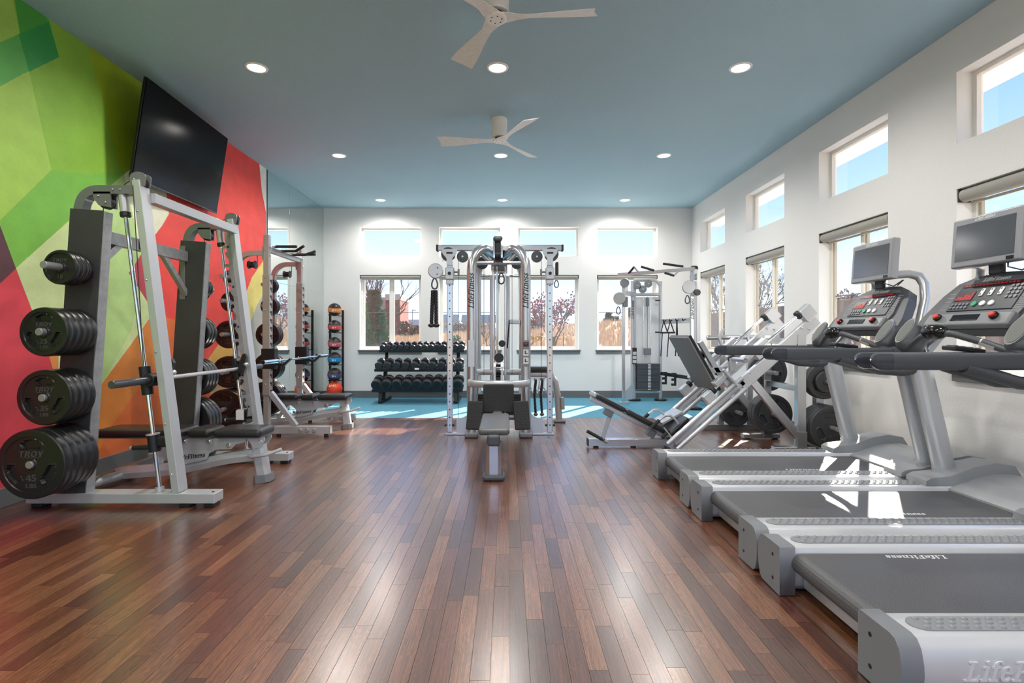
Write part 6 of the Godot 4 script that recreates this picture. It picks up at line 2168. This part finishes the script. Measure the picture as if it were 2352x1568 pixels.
	# plates parked on the rear legs
	for q: Array in [[0.30, [45, 45, 45], "lower"], [0.77, [45], "upper"]]:
		var foot := w(3.02, q[0], LP_F + 0.06)
		horn(foot, Vector3.BACK, 0.26, t)
		stack(foot, Vector3.BACK, q[1], "the %s far horn behind the leg press" % q[2], "plates around the leg press", M.rubber_mid)
	# plate tree by the window wall
	var tr := thing("plate_tree", "silver plate rack by the window wall behind the treadmills", "plate rack", w(3.3, 0, 5.6))
	mb = MB.new(); mb.box(w(3.32, 0.62, 5.58), Vector3(0.08, 1.2, 0.08), 0.006)
	fin(mb, "post", M.silver_metal, tr)
	mb = MB.new(); mb.box(w(3.32, 0.03, 5.5), Vector3(0.09, 0.06, 0.6), 0.006)
	fin(mb, "base", M.silver_metal, tr)
	for q: Array in [[0.255, [45, 45, 45, 45], "bottom"], [0.715, [10, 35, 35], "middle"]]:
		var foot := w(3.3, q[0], 5.54)
		horn(foot, Vector3.BACK, 0.33, tr)
		stack(foot, Vector3.BACK, q[1], "the %s horn of the window-side plate rack" % q[2], "plates around the leg press", M.rubber_mid)
	# horizontal bar station behind
	var bs := thing("bar_stand", "silver stand holding a thick horizontal bar behind the leg press", "bar stand", w(2.95, 0, 6.75))
	mb = MB.new(); mb.rod(w(2.52, 1.165, 6.6), w(3.10, 1.175, 6.6), 0.03, 16, 0.003)
	fin(mb, "bar", M.chrome_soft, bs)
	mb = MB.new(); mb.rod(w(3.05, 1.175, 6.6), w(3.42, 1.18, 6.6), 0.04, 16, 0.004)
	fin(mb, "bar_sleeve", M.silver_soft, bs)
	for x: float in [2.68, 3.04]:
		mb = MB.new(); mb.plate(PackedVector2Array([Vector2(-0.03, 0.0), Vector2(0.03, 0.11), Vector2(0.05, 0.10), Vector2(0.0, 0.0), Vector2(0.06, -0.16), Vector2(0.03, -0.16)]), 0.05, Transform3D(Basis(), w(x, 1.17, 6.58)))
		fin(mb, "bar_catch", M.silver_soft, bs)
		mb = MB.new(); mb.bar(w(x + 0.02, 0.06, 6.62), w(x + 0.04, 1.1, 6.62), 0.06, 0.07, Vector3.RIGHT)
		fin(mb, "stand_post", M.silver_metal, bs)
	mb = MB.new(); mb.bar(w(2.45, 0.035, 6.62), w(3.35, 0.035, 6.62), 0.08, 0.07)
	fin(mb, "stand_base", M.silver_dark, bs)
	mb = MB.new(); mb.bar(w(2.48, 0.035, 6.62), w(2.60, 0.035, 6.98), 0.08, 0.07)
	fin(mb, "stand_foot", M.silver_dark, bs)
	mb = MB.new(); mb.bar(w(2.72, 0.9, 6.62), w(3.3, 0.9, 6.62), 0.05, 0.06)
	fin(mb, "stand_crossbar", M.silver_metal, bs)
	var foot := w(2.86, 0.24, 6.58)
	horn(foot, Vector3.BACK, 0.2, bs)
	stack(foot, Vector3.BACK, [35], "the bar stand behind the leg press", "plates around the leg press", M.rubber_mid)

# ------------------------------------------------------------------ fans and television
func fans() -> void:
	var labels := ["white three-blade ceiling fan nearest the camera, partly cut off", "white three-blade ceiling fan farther back in the room"]
	for k in 2:
		var c: Vector3 = [w(-0.075, 0, 3.59), w(-0.09, 0, 5.86)][k]
		var t := thing("ceiling_fan", labels[k], "ceiling fan", c + Vector3(0, CEIL, 0), "ceiling fans")
		var mb := MB.new()
		mb.lathe([Vector2(0, 0), Vector2(0.084, 0.0), Vector2(0.088, 0.012), Vector2(0.088, 0.207), Vector2(0.08, 0.215), Vector2(0, 0.215)], c + Vector3(0, CEIL, 0), Vector3.DOWN, 36)
		fin(mb, "motor_housing", M.fan_white, t)
		mb = MB.new(); mb.rod(c + Vector3(0, 3.385, 0), c + Vector3(0, 3.415, 0), 0.045, 24)
		fin(mb, "neck", M.black, t)
		var angles: Array = [[-0.09, 2.02, 4.10], [3.10, 0.93, -1.05]][k]
		for a: float in angles:
			# a measured in the plane (x right, depth away); blades pitched about their length
			var out := Vector3(cos(a), 0, -sin(a))
			var side := Vector3.UP.cross(out).normalized()
			var b := MB.new()
			var n := 18
			var top: Array[Vector3] = []
			var rows := []
			for i in n + 1:
				var f := float(i) / n
				var r := 0.665 * f
				var wid := 0.062
				if f > 0.08: wid = lerpf(0.060, 0.036, smoothstep(0.08, 0.26, f))
				if f > 0.26: wid = lerpf(0.036, 0.088, smoothstep(0.2, 1.0, f))
				var pitch := 0.30 * smoothstep(0.1, 0.4, f)
				var cut := 0.03 * f
				var sd := side * cos(pitch) + Vector3.UP * sin(pitch)
				var up := out.cross(sd).normalized()
				if up.y < 0: up = -up
				var m := c + Vector3(0, 3.378, 0) + out * r
				var th := 0.011 * (1.0 - 0.35 * f)
				rows.append([m + sd * wid + out * (cut if i == n else 0.0) + up * th * 0.2, m - sd * wid + up * th * 0.2, m + up * th, m - up * th, up, m + sd * wid - up * th * 0.2 + out * (cut if i == n else 0.0), m - sd * wid - up * th * 0.2])
			for i in n:
				var p: Array = rows[i]
				var q: Array = rows[i + 1]
				var nu: Vector3 = (p[4] + q[4]).normalized()
				b.tri(p[0], q[0], q[2], p[4], q[4], q[4]); b.tri(p[0], q[2], p[2], p[4], q[4], p[4])
				b.tri(p[2], q[2], q[1], p[4], q[4], q[4]); b.tri(p[2], q[1], p[1], p[4], q[4], p[4])
				b.tri(p[5], q[5], q[3], -p[4], -q[4], -q[4]); b.tri(p[5], q[3], p[3], -p[4], -q[4], -p[4])
				b.tri(p[3], q[3], q[6], -p[4], -q[4], -q[4]); b.tri(p[3], q[6], p[6], -p[4], -q[4], -p[4])
				b.quad(p[0], q[0], q[5], p[5], p[0] - p[1]); b.quad(p[1], q[1], q[6], p[6], p[1] - p[0])
			var e: Array = rows[n]
			b.quad(e[0], e[2], e[3], e[5], out); b.quad(e[2], e[1], e[6], e[3], out)
			fin(b, "blade", M.fan, t)
		mb = MB.new(); mb.lathe([Vector2(0, 0), Vector2(0.062, 0), Vector2(0.075, 0.006), Vector2(0.078, 0.014), Vector2(0, 0.014)], c + Vector3(0, 3.364, 0), Vector3.UP, 30)
		var hub := fin(mb, "hub", M.fan_white, t)
		for q in 6:
			mb = MB.new(); var sp := c + Vector3(cos(q * PI / 3 + 0.3) * 0.04, 3.3645, sin(q * PI / 3 + 0.3) * 0.04)
			mb.rod(sp, sp - Vector3(0, 0.002, 0), 0.005, 8)
			fin(mb, "screw", M.black, hub)

func television() -> void:
	var nt := w(-3.174, 3.458, 4.60)
	var nb := w(-3.316, 2.603, 4.60)
	var ft := w(-3.311, 3.502, 6.18)
	var fb := w(-3.44, 2.657, 6.18)
	var c := (nt + nb + ft + fb) / 4
	var ax := ((ft + fb) - (nt + nb)).normalized()
	var up := ((nt + ft) - (nb + fb)).normalized()
	var out := ax.cross(up).normalized()
	if out.x < 0: out = -out
	up = out.cross(ax).normalized()
	if up.y < 0: up = -up
	var turn := Basis(ax, up, ax.cross(up))
	var t := thing("television", "large black flat television tilted down from the mural wall", "television", c)
	var mb := MB.new(); mb.box(c - out * 0.012, Vector3(1.585, 0.895, 0.024), 0.006, turn)
	fin(mb, "back_shell", M.tv_edge, t)
	mb = MB.new(); mb.box(c + out * 0.003, Vector3(1.578, 0.888, 0.012), 0.003, turn)
	fin(mb, "screen", M.tv, t)
	mb = MB.new(); mb.box(c + out * 0.004 - up * 0.443, Vector3(1.58, 0.008, 0.014), 0.002, turn)
	fin(mb, "lower_bezel", M.chrome_dark, t)
	mb = MB.new(); mb.box(c - out * 0.05, Vector3(0.5, 0.42, 0.06), 0.008, turn)
	fin(mb, "electronics_housing", M.black, t)
	mb = MB.new(); mb.bar(c - out * 0.06, Vector3(XL + 0.02, c.y, c.z), 0.12, 0.10)
	fin(mb, "wall_bracket", M.black, t)
	mb = MB.new(); mb.box(Vector3(XL + 0.014, c.y, c.z), Vector3(0.02, 0.4, 0.5), 0.004)
	fin(mb, "wall_plate", M.black, t)

# ------------------------------------------------------------------ outdoors
func ground_y(x: float, d: float) -> float:
	return lerpf(-0.16, 1.75 + clampf(0.085 * x, -0.9, 1.6), smoothstep(13.0, 62.0, d)) + smoothstep(62.0, 260.0, d) * 1.2

func leaf_quad(mb: MB, p: Vector3, l: float, wd: float, r: RandomNumberGenerator, dir := Vector3.ZERO) -> void:
	var d := dir if dir != Vector3.ZERO else Vector3(r.randf_range(-1, 1), r.randf_range(-1, 1), r.randf_range(-1, 1)).normalized()
	var s := d.cross(Vector3(r.randf_range(-1, 1), r.randf_range(-1, 1), r.randf_range(-1, 1))).normalized() * wd
	var n := d.cross(s).normalized()
	mb.tri(p, p + d * l * 0.5 + s, p + d * l, n, n, n)
	mb.tri(p, p + d * l, p + d * l * 0.5 - s, n, n, n)

func limb(mb: MB, tips: Array, a: Vector3, dir: Vector3, l: float, r0: float, depth: int, r: RandomNumberGenerator) -> void:
	var b := a + dir * l
	var mid := a.lerp(b, 0.5) + Vector3(r.randf_range(-1, 1), 0, r.randf_range(-1, 1)) * l * 0.06
	mb.sweep([a, mid, b], PackedVector2Array([Vector2(-r0, 0), Vector2(0, -r0), Vector2(r0, 0), Vector2(0, r0)]), Vector3.RIGHT if absf(dir.x) < 0.8 else Vector3.BACK, true, false, [Vector2.ONE, Vector2.ONE * 0.8, Vector2.ONE * 0.6])
	tips.append(b); tips.append(mid)
	if depth <= 0: return
	for k in (3 if depth > 1 else 4):
		var nd := (dir + Vector3(r.randf_range(-1, 1), r.randf_range(-0.15, 0.6), r.randf_range(-1, 1)) * 0.75).normalized()
		limb(mb, tips, a.lerp(b, r.randf_range(0.45, 1.0)), nd, l * r.randf_range(0.55, 0.8), r0 * 0.55, depth - 1, r)

func tree(called: String, label: String, at: Vector3, h: float, leaves: int, cols: Array, seed: int, leaf := 0.09, lean := Vector3.ZERO) -> void:
	var r := RandomNumberGenerator.new(); r.seed = seed
	var t := thing(called, label, "tree", at)
	var tips := []
	var tr := MB.new()
	tr.tube([at, at + Vector3(0, h * 0.2, 0), at + Vector3(0, h * 0.36, 0) + lean * 0.3], h * 0.016, 8)
	fin(tr, "trunk", M.bark, t)
	var br := MB.new()
	for k in 5:
		var d := (Vector3(r.randf_range(-1, 1) * 0.7, 1.0, r.randf_range(-1, 1) * 0.7) + lean).normalized()
		limb(br, tips, at + Vector3(0, h * r.randf_range(0.16, 0.36), 0) + lean * 0.2, d, h * 0.28, h * 0.009, 3, r)
	fin(br, "branch", M.bark, t, true)
	if leaves > 0:
		var mb := MB.new(); mb.tint = true
		for k in leaves:
			var p: Vector3 = tips[r.randi() % tips.size()]
			var c: Color = cols[r.randi() % cols.size()]
			mb.col = c * r.randf_range(0.75, 1.2)
			leaf_quad(mb, p + Vector3(r.randf_range(-1, 1), r.randf_range(-1, 1), r.randf_range(-1, 1)) * h * 0.032, leaf, leaf * 0.4, r)
		var o := fin(mb, "foliage", M.foliage, t, true)
		o.set_meta("kind", "stuff")

func shrub(label: String, at: Vector3, rad: Vector3, n: int, cols: Array, seed: int, leaf := 0.16) -> void:
	var r := RandomNumberGenerator.new(); r.seed = seed
	var t := thing("shrub", label, "shrub", at, "shrubs outdoors")
	var st := MB.new()
	for k in 6:
		var e := at + Vector3(r.randf_range(-0.6, 0.6) * rad.x, rad.y * r.randf_range(0.6, 1.2), r.randf_range(-0.6, 0.6) * rad.z)
		st.rod(at, e, rad.y * 0.015, 5)
	fin(st, "stem", M.bark, t, true)
	var mb := MB.new(); mb.tint = true
	for k in n:
		var q := Vector3(r.randfn(0, 0.42), r.randf_range(0.05, 1.0), r.randfn(0, 0.42))
		q.x *= 1.1 - 0.55 * q.y; q.z *= 1.1 - 0.55 * q.y
		mb.col = (cols[r.randi() % cols.size()] as Color) * r.randf_range(0.7, 1.25)
		leaf_quad(mb, at + Vector3(q.x * rad.x, q.y * rad.y * 1.25, q.z * rad.z), leaf, leaf * 0.35, r)
	fin(mb, "foliage", M.foliage, t, true).set_meta("kind", "stuff")

func spruce(label: String, at: Vector3, h: float, rad: float, seed: int) -> void:
	var r := RandomNumberGenerator.new(); r.seed = seed
	var t := thing("spruce_tree", label, "tree", at)
	var tr := MB.new(); tr.rod(at, at + Vector3(0, h * 0.9, 0), 0.07, 8)
	fin(tr, "trunk", M.bark, t)
	var mb := MB.new(); mb.tint = true
	for k in 520:
		var f := pow(r.randf(), 0.8)
		var y := h * (0.04 + 0.93 * f)
		var a := r.randf() * TAU
		var l := rad * pow(1.0 - f, 0.85) * r.randf_range(0.6, 1.12) + 0.05
		var out := Vector3(cos(a), 0, sin(a))
		var base := at + Vector3(0, y, 0)
		for q in 40:
			var u := r.randf_range(0.15, 1.0)
			var p := base + out * l * u + Vector3(0, l * (0.32 * u - 0.14), 0)
			mb.col = [Color(0.020, 0.055, 0.022), Color(0.035, 0.085, 0.032), Color(0.055, 0.105, 0.05), Color(0.045, 0.095, 0.05)][r.randi() % 4]
			leaf_quad(mb, p, r.randf_range(0.08, 0.15), 0.012, r, (out + Vector3(r.randf_range(-1, 1), r.randf_range(-0.2, 1.0), r.randf_range(-1, 1)) * 0.8).normalized())
	fin(mb, "needles", M.foliage, t, true).set_meta("kind", "stuff")

func house(label: String, c: Vector3, size: Vector3, roof_h: float, m: Material) -> void:
	var t := thing("house", label, "house", c, "distant houses")
	var mb := MB.new(); mb.box(c + Vector3(0, size.y / 2, 0), size, 0.0)
	fin(mb, "wall", m, t)
	var y := c.y + size.y
	var o := 0.5
	mb = MB.new()
	mb.plate(PackedVector2Array([Vector2(-size.z / 2 - o, 0), Vector2(size.z / 2 + o, 0), Vector2(0, roof_h)]), size.x + 2 * o, Transform3D(Basis(Vector3.BACK, Vector3.UP, Vector3.LEFT), Vector3(c.x, y, c.z)))
	fin(mb, "roof", M.roof, t)
	for k in 4:
		mb = MB.new(); mb.box(Vector3(c.x - size.x * 0.36 + k * size.x * 0.24, c.y + size.y * 0.62, c.z + size.z / 2), Vector3(1.0, 1.3, 0.1), 0.0)
		fin(mb, "window_pane", M.far_glass, t)

func outside() -> void:
	# terrain
	var g := MB.new(); g.tint = true
	var xs := []
	var ds := []
	for k in 61: xs.append(-150.0 + k * 5.0)
	for k in 15: ds.append(-20.0 + k * 2.0 if k < 5 else 0.0)
	ds = [-25.0, 0.0, 6.0, 10.0, 11.5, 13.0, 15.0, 17.0, 20.0, 23.0, 26.0, 30.0, 34.0, 38.0, 43.0, 48.0, 54.0, 60.0, 66.0, 75.0, 90.0, 120.0, 180.0, 300.0, 600.0]
	var fn := FastNoiseLite.new(); fn.seed = 9; fn.frequency = 0.15
	for i in xs.size() - 1:
		for j in ds.size() - 1:
			var q: Array[Vector3] = []
			for e: Array in [[i, j], [i + 1, j], [i + 1, j + 1], [i, j + 1]]:
				var x: float = xs[e[0]]
				var d: float = ds[e[1]]
				q.append(w(x, ground_y(x, d) - 0.02 + (0.12 * fn.get_noise_2d(x, d) if d > 14 else 0.0), d))
			g.quad(q[0], q[1], q[2], q[3], Vector3.UP)
	g.tint = false
	var gr := fin(g, "ground", M.field)
	struct(gr, "golden dry grass field outside the windows")
	var ap0 := MB.new()  # unseen pale apron, added to throw sunlight up at the ceiling
	solid(ap0, Vector3(XR + 0.2, -0.3, -BACK - 4.2), Vector3(XR + 4.2, -0.13, -FRONT + 4.0))
	solid(ap0, Vector3(XL - 2.0, -0.3, -BACK - 4.2), Vector3(XR + 0.2, -0.13, -BACK - 0.2))
	struct(fin(ap0, "path", M.concrete), "added unseen pale concrete walk bouncing sunlight up to the ceiling")
	# tufts of dry grass
	var tuft := MB.new(); tuft.tint = true
	var r := RandomNumberGenerator.new(); r.seed = 55
	for k in 14:
		var a := r.randf() * TAU
		var b := Vector3(cos(a), 0, sin(a)) * r.randf_range(0.0, 0.12)
		var tip := b * 2.2 + Vector3(0, r.randf_range(0.3, 0.55), 0)
		var s := Vector3(-sin(a), 0, cos(a)) * 0.012
		tuft.col = [Color(0.56, 0.40, 0.23), Color(0.48, 0.33, 0.185), Color(0.64, 0.48, 0.29)][k % 3]
		tuft.flat(b - s, b + s, tip, Vector3(cos(a), 0.3, sin(a)))
	var mm := MultiMesh.new()
	mm.transform_format = MultiMesh.TRANSFORM_3D
	mm.mesh = tuft.done(Vector3.ZERO)
	mm.instance_count = 9000
	for k in mm.instance_count:
		var d := 15.0 + 42.0 * pow(r.randf(), 1.4)
		var x := r.randf_range(-0.36, 0.34) * d * 1.15
		var sc := r.randf_range(0.6, 1.25)
		mm.set_instance_transform(k, Transform3D(Basis(Vector3.UP, r.randf() * TAU).scaled(Vector3(sc, sc, sc)), w(x, ground_y(x, d) - 0.03, d)))
	var mi := MultiMeshInstance3D.new()
	mi.name = "dry_grass"
	mi.multimesh = mm
	mi.material_override = M.foliage
	add_child(mi)
	tag(mi, "tall golden dry grass growing in the field outside", "grass", "", "stuff")
	# trees seen through the back windows
	spruce("dense dark green spruce outside the first back window", w(-3.62, -0.16, 14.2), 2.62, 0.60, 5)
	tree("bare_tree", "bare thin tree behind the spruce outside the first window", w(-4.6, 0.0, 19.0), 4.6, 60, [Color(0.10, 0.06, 0.04)], 3, 0.05)
	tree("maple_tree", "red leaved maple outside the third back window", w(1.75, -0.05, 19.5), 3.3, 900, [Color(0.28, 0.035, 0.03), Color(0.36, 0.06, 0.04), Color(0.20, 0.03, 0.04)], 11, 0.10)
	tree("young_tree", "yellow leaved young tree outside the third back window", w(0.75, 0.0, 21.0), 1.9, 380, [Color(0.5, 0.30, 0.05), Color(0.42, 0.26, 0.08)], 17, 0.09)
	tree("young_tree", "pale yellow young tree outside the second back window", w(-0.85, 0.0, 22.0), 2.2, 260, [Color(0.5, 0.36, 0.12), Color(0.38, 0.28, 0.1)], 19, 0.09)
	shrub("small green evergreen bush outside the second window", w(-1.55, -0.1, 16.0), Vector3(0.28, 1.0, 0.28), 900, [Color(0.03, 0.08, 0.03), Color(0.06, 0.12, 0.05)], 21, 0.09)
	var rl := ["rust coloured bush on the field at the first window", "second rust bush beside the first window's mullion", "brown bush on the field in the second window", "dark bush on the hill crest in the fourth window", "small dark bush on the hill crest near column", "grey-green bush on hill crest in the fourth window", "ochre bush on the field in the third window"]
	var rp := [[-11.4, 58.0, 1.3, 1.5], [-9.8, 56.0, 1.1, 1.1], [-5.5, 60.0, 1.6, 1.0], [12.4, 64.0, 0.5, 0.9], [15.3, 64.0, 0.9, 1.2], [14.0, 68.0, 0.8, 0.5], [3.2, 52.0, 1.4, 1.0]]
	for k in rl.size():
		var p: Array = rp[k]
		var dark: bool = k in [3, 4, 5]
		shrub(rl[k], w(p[0], ground_y(p[0], p[1]) - 0.1, p[1]), Vector3(p[2], p[3], p[2]), 700, [Color(0.05, 0.07, 0.04), Color(0.09, 0.09, 0.06)] if dark else [Color(0.24, 0.12, 0.06), Color(0.20, 0.11, 0.06), Color(0.30, 0.18, 0.09)], 60 + k, 0.3)
	# far buildings
	var c := w(-29.5, 1.0, 122.0)
	var ap := thing("apartment_building", "distant brick and beige apartment block behind the spruce", "building", c)
	var mb := MB.new(); mb.box(c + Vector3(-1.2, 4.3, 0), Vector3(7.0, 8.6, 10), 0.0)
	fin(mb, "wall", M.far_beige, ap)
	mb = MB.new(); mb.box(c + Vector3(4.1, 4.0, 1.0), Vector3(3.2, 8.0, 10), 0.0)
	fin(mb, "brick_tower", M.far_brick, ap)
	mb = MB.new(); mb.box(c + Vector3(4.1, 8.6, 1.0), Vector3(3.4, 1.3, 10.2), 0.0)
	fin(mb, "tower_top", M.far_beige, ap)
	mb = MB.new(); mb.box(c + Vector3(-1.2, 3.2, 0.3), Vector3(7.2, 3.2, 10), 0.0)
	fin(mb, "brick_band", M.far_brick, ap)
	for k in 3:
		for q in 4:
			mb = MB.new(); mb.box(c + Vector3(-3.6 + q * 2.3 + (0.4 if q == 3 else 0.0), 2.2 + k * 2.6, 6.05 if q == 3 else 5.35), Vector3(0.9, 1.3, 0.12), 0.0)
			fin(mb, "window_pane", M.far_glass, ap)
	house("distant grey roofed house in the second back window", w(-23.4, 1.5, 200.0), Vector3(9.0, 4.6, 8.0), 2.9, M.far_beige)
	house("distant blue-grey roofed long house in the second back window", w(-11.0, 1.5, 205.0), Vector3(12.5, 4.6, 8.0), 3.0, M.far_beige)
	house("distant dark roofed house at the first window's edge", w(-34.5, 1.5, 200.0), Vector3(6.5, 3.4, 8.0), 2.2, M.far_brick)
	house("distant low house in the third back window", w(12.0, 1.6, 210.0), Vector3(10.0, 3.2, 8.0), 2.2, M.far_beige)
	var lp := thing("lamp_post", "thin street lamp post on the horizon in the first window", "lamp post", w(-14.5, 2.3, 80.0))
	mb = MB.new(); mb.rod(w(-14.5, 2.0, 80), w(-14.5, 5.0, 80), 0.06, 6)
	fin(mb, "pole", M.plastic_mid, lp)
	mb = MB.new(); mb.box(w(-14.3, 5.0, 80), Vector3(0.6, 0.12, 0.2), 0.0)
	fin(mb, "head", M.plastic_mid, lp)
	for k in 5:
		var x := -5.9 + k * 0.55 if k < 2 else -1.6 + k * 1.05
		var fp := thing("metal_stake", "thin rusty stake standing in the dry field, %s from the spruce" % ["first", "second", "third", "fourth", "fifth"][k], "stake", w(x, 0, 24.0), "rusty stakes in the field")
		mb = MB.new(); mb.rod(w(x, ground_y(x, 24.0) - 0.1, 24.0), w(x, 1.25, 24.0), 0.022, 6)
		fin(mb, "rod", M.bark, fp)
		mb = MB.new(); mb.rod(w(x, 1.25, 24.0), w(x, 1.29, 24.0), 0.03, 6)
		fin(mb, "cap", M.far_brick, fp)
	# wooden fence beyond the side wall
	var fe := thing("wooden_fence", "weathered brown plank fence outside the side windows", "fence", w(9.0, -0.16, 17.0))
	for k in 150:
		mb = MB.new(); mb.box(w(9.0 + r.randf_range(-0.008, 0.008), 0.98 + r.randf_range(-0.012, 0.012), 6.0 + k * 0.146), Vector3(0.02, 2.26, 0.138), 0.0)
		fin(mb, "plank", [M.fence_a, M.fence_b, M.fence_c][r.randi() % 3], fe)
	for y: float in [0.3, 1.0, 1.75]:
		mb = MB.new(); mb.bar(w(9.03, y, 6.0), w(9.03, y, 28.0), 0.04, 0.09)
		fin(mb, "rail", M.fence_a, fe)
	mb = MB.new(); mb.bar(w(9.0, 2.13, 5.9), w(9.0, 2.13, 28.1), 0.10, 0.03)
	fin(mb, "cap_rail", M.fence_c, fe)
	tree("bare_tree", "dark branching tree beyond fence in the corner side window", w(10.6, -0.1, 25.5), 6.4, 130, [Color(0.10, 0.07, 0.04), Color(0.2, 0.12, 0.05)], 31, 0.12)
	tree("young_tree", "sparse yellow leaved tree outside the leg press window", w(7.6, -0.16, 16.3), 4.3, 200, [Color(0.42, 0.30, 0.12), Color(0.30, 0.2, 0.1)], 35, 0.10)
	tree("oak_tree", "rust brown leaved tree behind the fence", w(19.5, -0.16, 31.0), 4.6, 900, [Color(0.26, 0.13, 0.07), Color(0.2, 0.1, 0.06)], 37, 0.16)
	shrub("yellow-green shrub in front of the fence, corner side window", w(7.9, -0.16, 21.5), Vector3(0.7, 1.7, 0.7), 1500, [Color(0.12, 0.14, 0.06), Color(0.3, 0.24, 0.07), Color(0.08, 0.11, 0.06)], 71, 0.1)
	shrub("dark green shrub at the fence, leg press window", w(7.9, -0.16, 18.6), Vector3(0.5, 1.5, 0.6), 900, [Color(0.07, 0.1, 0.06), Color(0.1, 0.11, 0.07)], 72, 0.1)

func _ready() -> void:
	camera_and_light()
	materials()
	room()
	smith()
	var bench := make_bench("black padded adjustable bench inside the smith machine", w(-2.0, 0, 4.3))
	copy(bench, "black padded adjustable bench inside the half rack", w(-2.05, 0, 6.72), 0.0, "flat adjustable benches")
	half_rack()
	medicine_balls()
	dumbbell_rack()
	treadmills()
	multigym()
	corner_cable()
	leg_press()
	fans()
	television()
	outside()
